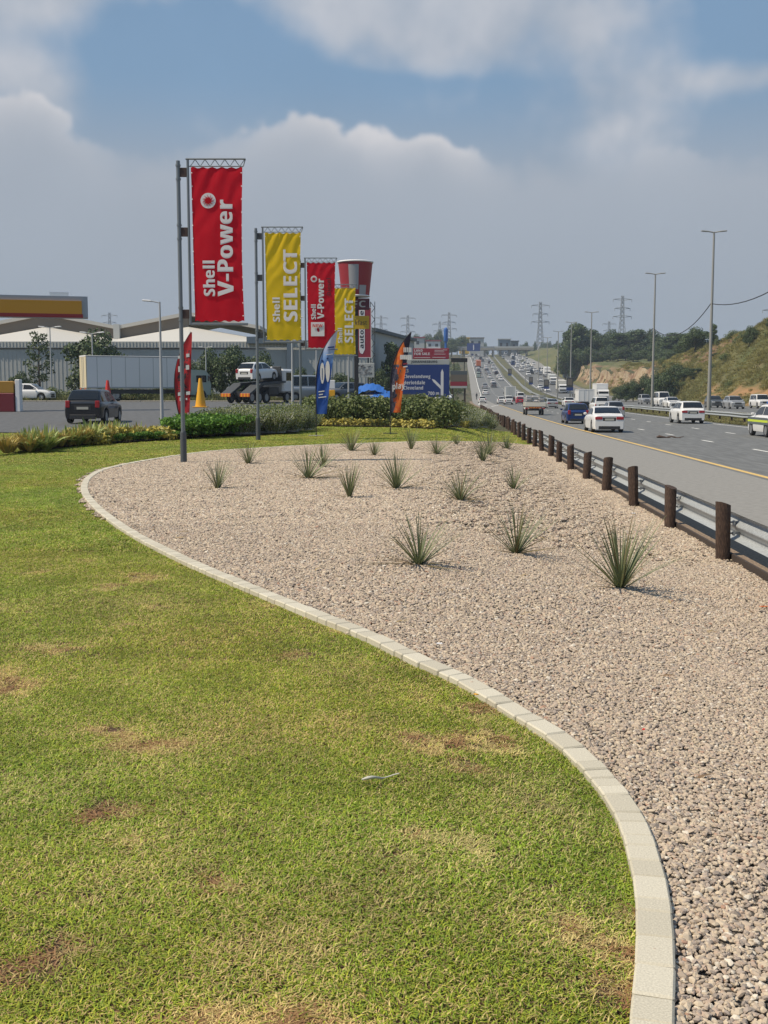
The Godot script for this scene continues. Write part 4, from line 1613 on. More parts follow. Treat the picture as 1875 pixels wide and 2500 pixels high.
	# land for sale
	at = Vector3(-1.187, 6.012, -128.107)
	o = thing("sale_board", "maroon land for sale hoarding above the blue sign", "hoarding", Vector3(at.x, ground_y(at.x, -at.z), at.z), face)
	hgt = at.y - o.position.y
	s = Shape.new()
	s.box(Vector3(0, hgt, 0), Vector3(4.1, 1.2, 0.08), Basis.IDENTITY, 0.02)
	put("board", s, M.sign_maroon, o)
	put_text(o, "LAND", -1.9, hgt + 0.22, 0.042, 0.95, 0.27, M.print_white)
	put_text(o, "FOR SALE", -1.9, hgt - 0.16, 0.042, 1.75, 0.28, M.print_white)
	for q in [[0.9, 0.38, 1.0], [0.95, 0.2, 1.1], [1.0, -0.05, 1.3], [0.9, -0.42, 1.5], [-1.0, -0.45, 1.8], [1.6, 0.42, 0.5]]:
		s = Shape.new()
		s.box(Vector3(q[0], hgt + q[1], 0.045), Vector3(q[2], 0.045, 0.01))
		put("printed_mark", s, M.print_white, o)
	s = Shape.new()
	s.box(Vector3(0, hgt - 0.85, 0.0), Vector3(4.1, 0.42, 0.06))
	put("lower_board", s, M.frame_dark, o)
	for x in [-2.0, 0.4, 1.9]:
		s = Shape.new()
		s.box(Vector3(x, hgt / 2 - 0.1, -0.12), Vector3(0.14, hgt + 0.9, 0.12))
		put("post", s, M.lamp_post, o)
	# small boards by the road beyond
	at = Vector3(2.386, 5.912, -150.318)
	o = thing("dark_board", "narrow dark board on posts right of the blue sign", "sign", Vector3(at.x, ground_y(at.x, -at.z), at.z), face)
	hgt = at.y - o.position.y
	s = Shape.new()
	s.box(Vector3(0, hgt, 0), Vector3(2.2, 0.55, 0.1), Basis.IDENTITY, 0.02)
	put("board", s, M.black, o)
	for x in [-0.7, 0.7]:
		s = Shape.new()
		s.box(Vector3(x, hgt / 2, -0.1), Vector3(0.1, hgt, 0.08))
		put("post", s, M.frame_dark, o)
	at = Vector3(2.188, 3.098, -140.295)
	o = thing("roadside_hoarding", "low red and brown hoarding on timber legs by the road", "hoarding", Vector3(at.x, ground_y(at.x, -at.z), at.z), face)
	hgt = at.y - o.position.y
	for q in [[0.3, 0.9, "fascia_brown"], [-0.42, 0.55, "sign_maroon"], [-0.82, 0.3, "wall_pale"], [0.95, 0.5, "wall_dark_line"]]:
		s = Shape.new()
		s.box(Vector3(0, hgt + q[0], 0), Vector3(2.1, q[1], 0.1), Basis.IDENTITY, 0.02)
		put("panel", s, M[q[2]], o)
	for x in [-0.8, 0.8]:
		s = Shape.new()
		s.box(Vector3(x, hgt / 2 - 0.2, -0.14), Vector3(0.16, hgt + 0.8, 0.14))
		put("post", s, M.timber, o)
	# blue pillar of a filling station up the hill
	at = Vector3(1.263, 17.825, -330.497)
	o = thing("blue_pillar", "tall blue pillar sign far off above the hoarding", "sign", Vector3(at.x, at.y - 5.0, at.z), face)
	s = Shape.new()
	s.lathe([[0.35, -6.0], [0.35, 3.6], [0.45, 3.8]], 14)
	put("column", s, M.tarp_blue, o)
	s = Shape.new()
	s.lathe([[0.0, 3.7], [0.62, 3.7], [0.62, 7.2], [0.3, 7.7], [0.0, 7.8]], 14)
	put("head", s, M.tarp_blue, o)


# ---------------------------------------------------------------- lamps, cables, pylons
func double_lamp(called: String, label: String, at: Vector3, tall: float, arm: float, m: Material, group: String, single := false) -> void:
	var o := thing(called, label, "street lamp", at, deg_to_rad(YAW), group)
	var s := Shape.new()
	var r := tall * 0.0068 + 0.03
	s.tube([Vector3(0, -0.3, 0), Vector3(0, tall * 0.35, 0), Vector3(0, tall, 0)], [r * 1.35, r, r * 0.6], 10)
	put("pole", s, m, o)
	for k in [-1.0, 1.0]:
		if single and k > 0.0:
			continue
		s = Shape.new()
		s.tube([Vector3(0, tall - 0.05, 0), Vector3(k * arm * 0.55, tall + arm * 0.06, 0)], [r * 0.45], 6)
		put("arm", s, m, o)
		s = Shape.new()
		s.box(Vector3(k * arm * 0.78, tall + arm * 0.07, 0), Vector3(arm * 0.55, arm * 0.10, arm * 0.24), Basis(Vector3.BACK, k * 0.08), arm * 0.03)
		put("lamp_head", s, m if tall > 10.0 else M.white, o)


func make_lamps() -> void:
	var spots := [[27, 114.286, 18.036, "nearest freeway lamp, tallest, with a cable on each side"], [27, 144.643, 17.17, "second freeway lamp, left of the tallest one"], [27.3, 206.688, 16.87, "third freeway lamp along the median"], [27.6, 240.873, 17.084, "fourth freeway lamp, in front of the dark trees"], [28, 271.405, 16.483, "fifth freeway lamp, just left of the dark trees"], [27.223, 365, 11.543, "thin far freeway lamp above the median rail"], [33.206, 385, 14.845, "far freeway lamp beside the climbing ramp"], [32.812, 350, 16.311, "far freeway lamp at the dark tree's edge"]]
	for q in spots:
		var d: float = q[1]
		double_lamp("freeway_lamp", q[3], Vector3(q[0], terrain_y(q[0], d), -d), q[2], 1.2, M.light_pole, "lamps along the median")
	# cable slung from pole to pole
	var hook := 0.60
	for k in 3:
		var a := Vector3(spots[k][0], terrain_y(spots[k][0], spots[k][1]) + spots[k][2] * [0.62, 0.61, 0.6][k], -spots[k][1])
		var b := Vector3(spots[k + 1][0], terrain_y(spots[k + 1][0], spots[k + 1][1]) + spots[k + 1][2] * 0.6, -spots[k + 1][1]) if k < 2 else Vector3.ZERO
		if k == 2:
			a = Vector3(spots[0][0], terrain_y(spots[0][0], spots[0][1]) + spots[0][2] * 0.61, -spots[0][1])
			b = Vector3(27.0, 13.2, -74.0)
		var path := []
		for i in 17:
			var t := i / 16.0
			path.append(a.lerp(b, t) - Vector3(0, 1.9 * 4.0 * t * (1.0 - t), 0))
		var s := Shape.new()
		s.tube(path, [0.045], 5, false)
		tag(put("overhead_cable", s, M.cable), ["sagging black cable between the two nearest freeway lamps", "sagging black cable between the second and third freeway lamps", "black cable running off to the right from the nearest lamp"][k], "cable", "cables slung between the lamps")
	for q in [[-36.537, -103.267, 6.685, 1.0, "double white yard lamp left of the grey truck", false], [-30.452, -96.57, 5.88, 1.0, "double white yard lamp in front of the grey truck", false], [-12.996, -51.403, 5.482, 0.75, "tall single white yard lamp left of the red flag", true], [-20.978, -99.057, 4.702, 0.55, "thin white yard lamp between yellow cone and trees", false], [-8.767, -65.638, 5.482, 0.6, "white yard lamp post below the first yellow banner", false], [-8.349, -74.671, 4.957, 0.6, "white yard lamp post beside the blue flag", false], [-6.621, -79.766, 4.486, 0.6, "white yard lamp post below the second yellow banner", false]]:
		double_lamp("yard_lamp", q[4], Vector3(q[0], ground_y(q[0], -q[1]), q[1]), q[2], q[3], M.lamp_post, "white lamps of the filling station yard", q[5])


func make_pylons() -> void:
	var legs := Shape.new()
	var tall := 1.0
	for sx in [-1.0, 1.0]:
		for sz in [-1.0, 1.0]:
			legs.tube([Vector3(sx * 0.075, 0, sz * 0.075), Vector3(sx * 0.028, 0.62, sz * 0.028), Vector3(sx * 0.015, 1.0, sz * 0.018)], [0.0065, 0.005, 0.004], 4, false)
	for k in 14:
		var y0 := k / 14.0
		var y1 := (k + 1) / 14.0
		var w0 := lerpf(0.075, 0.028, y0 / 0.62) if y0 < 0.62 else lerpf(0.028, 0.015, (y0 - 0.62) / 0.38)
		var w1 := lerpf(0.075, 0.028, y1 / 0.62) if y1 < 0.62 else lerpf(0.028, 0.015, (y1 - 0.62) / 0.38)
		for sz in [-1.0, 1.0]:
			legs.tube([Vector3(-w0, y0, sz * w0), Vector3(w1, y1, sz * w1)], [0.0032], 4, false)
			legs.tube([Vector3(w0, y0, sz * w0), Vector3(-w1, y1, sz * w1)], [0.0032], 4, false)
	var lm := legs.mesh()
	var arms := []
	for y in [0.66, 0.79, 0.93]:
		var s := Shape.new()
		var w: float = 0.15 if y < 0.7 else 0.125 if y < 0.9 else 0.15
		for sx in [-1.0, 1.0]:
			s.tube([Vector3(0, y + 0.035, 0), Vector3(sx * w, y + 0.012, 0)], [0.004], 4, false)
			s.tube([Vector3(0, y, 0), Vector3(sx * w, y + 0.012, 0)], [0.0045], 4, false)
			s.tube([Vector3(sx * w, y + 0.012, 0), Vector3(sx * w, y - 0.03, 0)], [0.004], 4, false)
		arms.append(s.mesh())
	for q in [[87.083, 28.0, -1000.0, 53.183, "tall pylon above the ramp at the crest"], [142.875, 28.0, -900.0, 49.725, "tallest pylon, above the dark trees on the right"], [191.75, 30.0, -1300.0, 52.85, "small far pylon just left of the tallest one"], [6.667, 28.0, -1000.0, 44.433, "pylon above the blue pillar sign"], [-2.167, 28.0, -1300.0, 55.392, "faint small pylon left of the blue pillar"], [-33.0, 28.0, -1100.0, 48.767, "faint pylon above the orange flag"], [-48.375, 28.0, -900.0, 35.1, "pylon right of the lattice mast"], [-298.75, 28.0, -1000.0, 45.267, "small pylon peeking over the warehouse roof"], [121.275, 8.0, -420.0, 25.1, "pylon half hidden by the hill at the right edge"]]:
		var o := thing("power_pylon", q[4], "pylon", Vector3(q[0], q[1], q[2]), 0.12, "steel pylons on the skyline")
		o.scale = Vector3.ONE * q[3]
		put("lattice_legs", lm, M.lattice, o)
		for a in arms:
			put("cross_arm", a, M.lattice, o)


# ---------------------------------------------------------------- vehicles: the front looks along -z, the wheels stand on y = 0
const CARS := {
	"hatch": {"L": 3.95, "W": 1.72, "H": 1.48, "gc": 0.2, "r": 0.30, "fa": -1.22, "ra": 1.22, "belt": 0.93, "nose": 0.70, "deck": 0.93, "c1": -1.0, "r1": -0.2, "r2": 1.35, "c2": 1.86, "box": false},
	"sedan": {"L": 4.6, "W": 1.78, "H": 1.45, "gc": 0.19, "r": 0.32, "fa": -1.42, "ra": 1.34, "belt": 0.93, "nose": 0.70, "deck": 1.0, "c1": -0.98, "r1": -0.15, "r2": 0.85, "c2": 1.62, "box": false},
	"suv": {"L": 4.4, "W": 1.84, "H": 1.62, "gc": 0.24, "r": 0.35, "fa": -1.33, "ra": 1.28, "belt": 1.04, "nose": 0.86, "deck": 1.06, "c1": -1.05, "r1": -0.3, "r2": 1.55, "c2": 2.08, "box": false},
	"van": {"L": 5.0, "W": 1.9, "H": 2.2, "gc": 0.26, "r": 0.34, "fa": -1.6, "ra": 1.45, "belt": 1.2, "nose": 0.98, "deck": 1.2, "c1": -2.05, "r1": -1.3, "r2": 2.36, "c2": 2.47, "box": true},
	"bakkie": {"L": 4.95, "W": 1.78, "H": 1.82, "gc": 0.32, "r": 0.36, "fa": -1.5, "ra": 1.5, "belt": 1.08, "nose": 0.98, "deck": 1.08, "c1": -1.05, "r1": -0.5, "r2": 2.28, "c2": 2.44, "box": true},
}


func top_of(k: Dictionary, z: float) -> float:
	var f: float = -k.L / 2
	if z <= k.c1:
		return lerpf(k.nose, k.belt, smoothstep(f - 0.5, k.c1, z))
	if z >= k.c2:
		return lerpf(k.deck, k.deck - 0.03, (z - k.c2) / maxf(0.01, k.L / 2 - k.c2))
	return lerpf(k.belt, k.deck, (z - k.c1) / (k.c2 - k.c1))


func roof_of(k: Dictionary, z: float) -> float:
	var base := top_of(k, z)
	if z < k.r1:
		return lerpf(base, k.H - 0.03, pow(clampf((z - k.c1) / (k.r1 - k.c1), 0, 1), 0.85))
	if z > k.r2:
		return lerpf(base, k.H - 0.04, pow(clampf((k.c2 - z) / (k.c2 - k.r2), 0, 1), 0.8))
	return k.H - 0.04 * absf((z - k.r1) / (k.r2 - k.r1) * 2.0 - 0.8) + 0.0


func half_width(k: Dictionary, z: float) -> float:
	var t: float = absf(z) / (k.L / 2)
	return k.W / 2 * (1.0 - (0.05 if k.box else 0.09) * pow(t, 5.0))


func side_at(k: Dictionary, z: float, t: float) -> Vector3:
	var b := top_of(k, z) - 0.01
	var y1 := maxf(b, roof_of(k, z) - 0.07)
	var wb := half_width(k, z) - 0.075
	var wr := wb - (0.16 if not k.box else 0.10) * clampf((y1 - b) / 0.5, 0, 1.3)
	return Vector3(lerpf(wb, wr, t), lerpf(b, y1, t), z)


func car_shapes(kind: String) -> Dictionary:
	if kept.has(kind):
		return kept[kind]
	var k: Dictionary = CARS[kind]
	var out := {}
	var zs := []
	var hl: float = k.L / 2
	for z in [-hl, -hl + 0.03, -hl + 0.09, -hl + 0.2, k.c1, (k.c1 + k.r1) / 2, 0.0, k.r1, k.r2, k.c2, hl - 0.2, hl - 0.09, hl - 0.03, hl]:
		zs.append(z)
	for a in [k.fa, k.ra]:
		for q in [-1.0, -0.97, -0.8, -0.5, 0.0, 0.5, 0.8, 0.97, 1.0]:
			zs.append(a + q * (k.r + 0.075))
	zs.sort()
	var rows := []
	var ends := []
	for z in zs:
		var w := half_width(k, z)
		var e: float = hl - absf(z)
		var squeeze := 1.0 - 0.055 * pow(clampf(1.0 - e / 0.2, 0, 1), 2.0)
		w *= squeeze
		var yt: float = top_of(k, z) - 0.05 * pow(clampf(1.0 - e / 0.2, 0, 1), 2.0)
		var arch: float = k.gc + 0.02
		for a in [k.fa, k.ra]:
			var q: float = (k.r + 0.075) * (k.r + 0.075) - (z - a) * (z - a)
			if q > 0.0:
				arch = maxf(arch, k.r + sqrt(q))
		arch = minf(arch, yt - 0.14)
		var sh := yt - 0.12
		var side := [[w - 0.03, arch], [w, lerpf(arch, sh, 0.3)], [w, lerpf(arch, sh, 0.75)], [w - 0.02, sh], [w - 0.075, yt - 0.012], [w - 0.17, yt + 0.004], [w * 0.5, yt + 0.016], [0.0, yt + 0.02]]
		var row := PackedVector3Array()
		for p in side:
			row.append(Vector3(p[0], p[1], z))
		for i in range(side.size() - 2, -1, -1):
			row.append(Vector3(-side[i][0], side[i][1], z))
		rows.append(row)
		ends.append(row)
	var s := Shape.new()
	s.grid(rows, true)
	for i in [0, ends.size() - 1]:
		var p := []
		for q in ends[i]:
			p.append(q)
		var low: float = k.gc + 0.02
		p.append(Vector3(-ends[i][0].x * 0.97, low, ends[i][0].z))
		p.append(Vector3(ends[i][0].x * 0.97, low, ends[i][0].z))
		s.face(p, Vector3(0, 0.6, 0))
	out.body = s.mesh()
	s = Shape.new()
	s.box(Vector3(0, (k.gc + k.belt) / 2 - 0.03, 0), Vector3(k.W - 0.46, k.belt - k.gc - 0.1, k.L - 0.3))
	s.box(Vector3(0, k.gc + 0.1, (k.fa + k.ra) / 2), Vector3(k.W - 0.1, 0.14, k.ra - k.fa - 2 * k.r - 0.2))
	out.underbody = s.mesh()
	# roof and pillars
	rows = []
	zs = []
	for i in 5:
		zs.append(lerpf(k.c1, k.r1, i / 4.0))
	for i in range(1, 5):
		zs.append(lerpf(k.r1, k.r2, i / 4.0))
	for i in range(1, 5):
		zs.append(lerpf(k.r2, k.c2, i / 4.0))
	for z in zs:
		var y := roof_of(k, z)
		var row := PackedVector3Array()
		var a := side_at(k, z, 0.0)
		var b := side_at(k, z, 1.0)
		var pts := [a, b, Vector3(b.x - 0.035, maxf(a.y, y - 0.025), z), Vector3(b.x - 0.10, maxf(a.y, y - 0.004), z), Vector3(0, maxf(a.y, y + 0.012), z)]
		for p in pts:
			row.append(p)
		for i in range(pts.size() - 2, -1, -1):
			row.append(Vector3(-pts[i].x, pts[i].y, z))
		rows.append(row)
	s = Shape.new()
	s.grid(rows, true)
	out.cabin = s.mesh()
	# glass
	var pane := func(z0: float, z1: float, sign_: float) -> ArrayMesh:
		var g := []
		for j in 5:
			var row := PackedVector3Array()
			for i in 7:
				var z := lerpf(z0, z1, i / 6.0)
				var p := side_at(k, z, lerpf(0.1, 0.92, j / 4.0))
				row.append(Vector3((p.x + 0.008) * sign_, p.y, z))
			g.append(row)
		var sh := Shape.new()
		sh.grid(g, sign_ > 0.0)
		return sh.mesh()
	var zf: float = lerpf(k.c1, k.r1, 0.35)
	var zb: float = lerpf(k.r2, k.c2, 0.35) if not k.box else k.r2 - 0.05
	var zm := lerpf(zf, zb, 0.5 if kind != "bakkie" else 0.42)
	out.sides = []
	for sg in [-1.0, 1.0]:
		out.sides.append(pane.call(zf, zm - 0.04, sg))
		out.sides.append(pane.call(zm + 0.04, zb - (0.0 if kind == "hatch" or kind == "sedan" else 0.18), sg))
	var lid := func(z0: float, z1: float, rear: bool) -> ArrayMesh:
		var g := []
		for j in 6:
			var z := lerpf(z0, z1, j / 5.0)
			var row := PackedVector3Array()
			for i in 9:
				var t := lerpf(-1.0, 1.0, i / 8.0)
				var y := maxf(top_of(k, z), roof_of(k, z))
				row.append(Vector3(t * (side_at(k, z, 1.0).x - 0.075), y + 0.022 - 0.012 * absf(t), z + (0.012 if rear else -0.012)))
			g.append(row)
		var sh := Shape.new()
		sh.grid(g, true)
		return sh.mesh()
	out.windscreen = lid.call(lerpf(k.c1, k.r1, 0.08), lerpf(k.c1, k.r1, 0.9), false)
	out.rear_window = lid.call(lerpf(k.r2, k.c2, 0.12), lerpf(k.r2, k.c2, 0.9 if not k.box else 0.75), true)
	kept[kind] = out
	return out


func wheel_shapes(r: float) -> Array:
	var key := "wheel%.2f" % r
	if not kept.has(key):
		var turn := Basis(Vector3.BACK, PI / 2)
		var s := Shape.new()
		s.lathe([[r * 0.62, -0.1], [r * 0.94, -0.1], [r, -0.07], [r, 0.07], [r * 0.94, 0.1], [r * 0.62, 0.1]], 20, Vector3.ZERO, turn)
		var h := Shape.new()
		h.lathe([[0.0, -0.095], [r * 0.2, -0.1], [r * 0.55, -0.085], [r * 0.63, -0.1]], 16, Vector3.ZERO, turn)
		h.lathe([[r * 0.63, 0.1], [r * 0.55, 0.085], [r * 0.2, 0.1], [0.0, 0.095]], 16, Vector3.ZERO, turn)
		kept[key] = [s.mesh(), h.mesh()]
	return kept[key]


func add_wheels(o: Node3D, r: float, track: float, axles: Array) -> void:
	var w := wheel_shapes(r)
	for z in axles:
		for sg in [-1.0, 1.0]:
			var t := put("wheel", w[0], M.rubber, o, Vector3(sg * track, r, z))
			put("rim", w[1], M.rim, t)


func box_part(o: Node3D, called: String, at: Vector3, size: Vector3, m: Material, bevel := 0.0, turn := Basis.IDENTITY) -> MeshInstance3D:
	var s := Shape.new()
	s.box(Vector3.ZERO, size, turn, bevel)
	return put(called, s, m, o, at)


func make_car(kind: String, called: String, label: String, category: String, at: Vector3, turn: float, m: Material, group := "", tall_lights := false) -> Node3D:
	var k: Dictionary = CARS[kind]
	var p := car_shapes(kind)
	var o := thing(called, label, category, at, turn, group)
	put("body", p.body, m, o)
	put("underbody", p.underbody, M.trim, o)
	put("cabin", p.cabin, m, o)
	for g in p.sides:
		put("side_window", g, M.glass, o)
	put("windscreen", p.windscreen, M.glass, o)
	put("rear_window", p.rear_window, M.glass, o)
	add_wheels(o, k.r, k.W / 2 - 0.115, [k.fa, k.ra])
	var hl: float = k.L / 2
	var w: float = half_width(k, hl) * 0.945
	var dy: float = k.deck
	for sg in [-1.0, 1.0]:
		if kind == "hatch" or tall_lights:
			box_part(o, "tail_light", Vector3(sg * (w - 0.1), dy - 0.1, hl - 0.06), Vector3(0.19, 0.3, 0.16), M.tail, 0.02)
		elif kind == "van" or kind == "bakkie":
			box_part(o, "tail_light", Vector3(sg * (w - 0.07), dy - 0.3, hl - 0.03), Vector3(0.13, 0.4, 0.1), M.tail, 0.02)
		else:
			box_part(o, "tail_light", Vector3(sg * (w - 0.19), dy - 0.2, hl - 0.05), Vector3(0.4, 0.16, 0.14), M.tail, 0.02)
		box_part(o, "headlight", Vector3(sg * (w - 0.22), k.nose - 0.1, -hl + 0.05), Vector3(0.4, 0.15, 0.14), M.head, 0.03)
		box_part(o, "mirror", Vector3(sg * (k.W / 2 + 0.06), k.belt + 0.08, k.c1 + 0.32), Vector3(0.18, 0.13, 0.09), m, 0.03)
	box_part(o, "number_plate", Vector3(0, dy - 0.27, hl + 0.004), Vector3(0.5, 0.11, 0.014), M.plate)
	box_part(o, "plate_recess", Vector3(0, dy - 0.25, hl - 0.008), Vector3(0.72, 0.2, 0.02), M.trim if kind != "van" else m, 0.004)
	box_part(o, "rear_diffuser", Vector3(0, k.gc + 0.09, hl - 0.02), Vector3(w * 1.55, 0.2, 0.06), M.trim, 0.02)
	box_part(o, "grille", Vector3(0, k.nose - 0.19, -hl - 0.002), Vector3(0.8, 0.16, 0.03), M.trim, 0.01)
	box_part(o, "lower_grille", Vector3(0, k.gc + 0.14, -hl - 0.002), Vector3(w * 1.3, 0.16, 0.03), M.trim, 0.01)
	return o


func make_far_car(kind: String, label: String, at: Vector3, turn: float, m: Material, group: String, called := "car") -> void:
	var p := car_shapes(kind)
	var k: Dictionary = CARS[kind]
	var o := thing(called, label, "car" if kind != "van" else "van", at, turn, group)
	put("body", p.body, m, o)
	put("underbody", p.underbody, M.trim, o)
	put("cabin", p.cabin, m, o)
	for g in p.sides:
		put("side_window", g, M.glass, o)
	put("windscreen", p.windscreen, M.glass, o)
	put("rear_window", p.rear_window, M.glass, o)
	add_wheels(o, k.r, k.W / 2 - 0.115, [k.fa, k.ra])
	for sg in [-1.0, 1.0]:
		box_part(o, "tail_light", Vector3(sg * (k.W / 2 - 0.22), k.deck - 0.2, k.L / 2 - 0.04), Vector3(0.3, 0.17, 0.12), M.tail)
	box_part(o, "grille", Vector3(0, k.nose - 0.2, -k.L / 2 - 0.004), Vector3(1.0, 0.2, 0.03), M.trim)


# cab, chassis and a closed body
func make_box_truck(called: String, label: String, at: Vector3, turn: float, long: float, wide: float, high: float, body: Material, cab: Material, category := "truck", group := "") -> Node3D:
	var o := thing(called, label, category, at, turn, group)
	var deck := 1.05
	box_part(o, "cargo_box", Vector3(0, deck + high / 2, 0), Vector3(wide, high, long), body, 0.04)
	box_part(o, "chassis", Vector3(0, 0.8, -0.9), Vector3(0.9, 0.34, long + 1.6), M.trim)
	for sg in [-1.0, 1.0]:
		box_part(o, "rear_post", Vector3(sg * (wide / 2 - 0.05), deck + high / 2, long / 2 + 0.012), Vector3(0.14, high - 0.05, 0.05), M.white, 0.01)
		box_part(o, "rear_door", Vector3(sg * wide / 4, deck + high / 2, long / 2 + 0.004), Vector3(wide / 2 - 0.12, high - 0.16, 0.03), body, 0.01)
		box_part(o, "tail_light", Vector3(sg * (wide / 2 - 0.25), 0.85, long / 2 - 0.05), Vector3(0.35, 0.14, 0.1), M.tail, 0.01)
		box_part(o, "lock_bar", Vector3(sg * 0.3, deck + high / 2, long / 2 + 0.03), Vector3(0.04, high - 0.3, 0.03), M.galvanised)
	for k in int(long / 1.2):
		for sg in [-1.0, 1.0]:
			box_part(o, "panel_joint", Vector3(sg * (wide / 2 + 0.006), deck + high / 2, -long / 2 + 0.7 + k * 1.2), Vector3(0.014, high - 0.16, 0.05), M.wall_pale)
	for sg in [-1.0, 1.0]:
		box_part(o, "side_rail", Vector3(sg * (wide / 2 + 0.008), deck + 0.07, 0), Vector3(0.02, 0.12, long - 0.1), M.galvanised)
		box_part(o, "side_rail", Vector3(sg * (wide / 2 + 0.008), deck + high - 0.07, 0), Vector3(0.02, 0.1, long - 0.1), M.galvanised)
	box_part(o, "top_frame", Vector3(0, deck + high - 0.03, long / 2 + 0.012), Vector3(wide, 0.12, 0.05), M.white, 0.01)
	box_part(o, "bumper", Vector3(0, 0.6, long / 2 - 0.15), Vector3(wide * 0.9, 0.14, 0.08), M.trim)
	box_part(o, "side_guard", Vector3(0, 0.75, 0), Vector3(wide - 0.08, 0.3, long * 0.55), M.trim)
	var front := -long / 2 - 0.25
	var s := Shape.new()
	var prof := PackedVector2Array([Vector2(0, 0.5), Vector2(1.75, 0.5), Vector2(1.85, 1.35), Vector2(1.6, 2.35), Vector2(1.35, 2.65), Vector2(0, 2.7)])
	s.plate(prof, -wide / 2 + 0.1, wide / 2 - 0.1)
	put("cab", s, cab, o, Vector3(0, 0, front), Basis(Vector3.UP, PI / 2))
	for sg in [-1.0, 1.0]:
		box_part(o, "cab_window", Vector3(sg * (wide / 2 - 0.095), 1.9, front - 0.95), Vector3(0.03, 0.6, 0.9), M.glass)
		box_part(o, "mirror", Vector3(sg * (wide / 2 + 0.12), 1.95, front - 1.55), Vector3(0.12, 0.45, 0.1), M.black, 0.02)
	box_part(o, "windscreen", Vector3(0, 1.88, front - 1.735), Vector3(wide - 0.4, 0.8, 0.03), M.glass, 0.0, Basis(Vector3.RIGHT, -0.24))
	box_part(o, "grille", Vector3(0, 1.0, front - 1.82), Vector3(wide - 0.6, 0.35, 0.05), M.trim, 0.01)
	for sg in [-1.0, 1.0]:
		box_part(o, "headlight", Vector3(sg * (wide / 2 - 0.35), 0.75, front - 1.79), Vector3(0.35, 0.2, 0.06), M.head, 0.02)
	var axles := [front - 0.9, long / 2 - 1.3]
	if long > 6.0:
		axles.append(long / 2 - 2.45)
	add_wheels(o, 0.48, wide / 2 - 0.16, axles)
	return o


# small flat-bed lorry with dropsides and a cage of sacks
func make_loaded_pickup(at: Vector3, label: String) -> void:
	var o := thing("pickup_truck", label, "pickup", at, 0.0)
	var grey := paint("paint_cream", 0.68, 0.65, 0.57)
	box_part(o, "tailboard", Vector3(0, 1.08, 2.4), Vector3(2.05, 0.42, 0.06), grey, 0.015)
	box_part(o, "load_floor", Vector3(0, 0.84, 0.95), Vector3(2.05, 0.1, 2.9), M.trim)
	for sg in [-1.0, 1.0]:
		box_part(o, "sideboard", Vector3(sg * 1.0, 1.08, 0.95), Vector3(0.05, 0.4, 2.85), grey, 0.01)
		for z in [-0.3, 0.9, 2.3]:
			box_part(o, "cage_post", Vector3(sg * 0.98, 1.6, z), Vector3(0.05, 0.8, 0.05), M.pole_grey)
		box_part(o, "tail_light", Vector3(sg * 0.86, 0.68, 2.36), Vector3(0.26, 0.12, 0.1), M.tail, 0.01)
	for y in [1.45, 1.7, 1.98]:
		box_part(o, "cage_rail", Vector3(0, y, 2.33), Vector3(2.0, 0.05, 0.05), M.pole_grey)
	box_part(o, "chevron_board", Vector3(0, 0.76, 2.42), Vector3(1.3, 0.13, 0.03), M.sign_maroon)
	for k in 7:
		var s := Shape.new()
		var d := 1.0 if k < 3 else -1.0
		s.plate(PackedVector2Array([Vector2(-0.6 + k * 0.18, 0.705), Vector2(-0.53 + k * 0.18, 0.705), Vector2(-0.53 + k * 0.18 + 0.08 * d, 0.82), Vector2(-0.6 + k * 0.18 + 0.08 * d, 0.82)]), 2.435, 2.442)
		put("chevron_stripe", s, M.cone_yellow, o)
	for k in 9:
		box_part(o, "sack", Vector3(-0.64 + (k % 3) * 0.64, 1.42 + (k / 3) * 0.24, 1.75 + rng.randf_range(-0.1, 0.1)), Vector3(0.6, 0.22, 0.7), M.print_white if k % 4 else M.wall_pale, 0.06)
	box_part(o, "load", Vector3(0, 1.4, 0.5), Vector3(1.7, 1.0, 1.6), M.wall_pale, 0.1)
	box_part(o, "cab", Vector3(0, 1.15, -1.45), Vector3(1.75, 1.35, 1.75), paint("paint_white", 0.72, 0.72, 0.71), 0.12)
	box_part(o, "cab_rear_window", Vector3(0, 1.5, -0.565), Vector3(1.3, 0.42, 0.02), M.glass)
	box_part(o, "chassis", Vector3(0, 0.6, 0.2), Vector3(0.8, 0.24, 4.2), M.trim)
	box_part(o, "bumper", Vector3(0, 0.52, 2.3), Vector3(1.7, 0.12, 0.1), M.trim, 0.02)
	add_wheels(o, 0.36, 0.82, [-1.6, 1.35])


func on_road(x: float, d: float) -> Vector3:
	return Vector3(x, tab(ROAD_Y, d), -d)


func slope_turn(o: Node3D, d: float) -> void:
	o.rotation.x = atan((tab(ROAD_Y, d + 3.0) - tab(ROAD_Y, d - 3.0)) / 6.0)


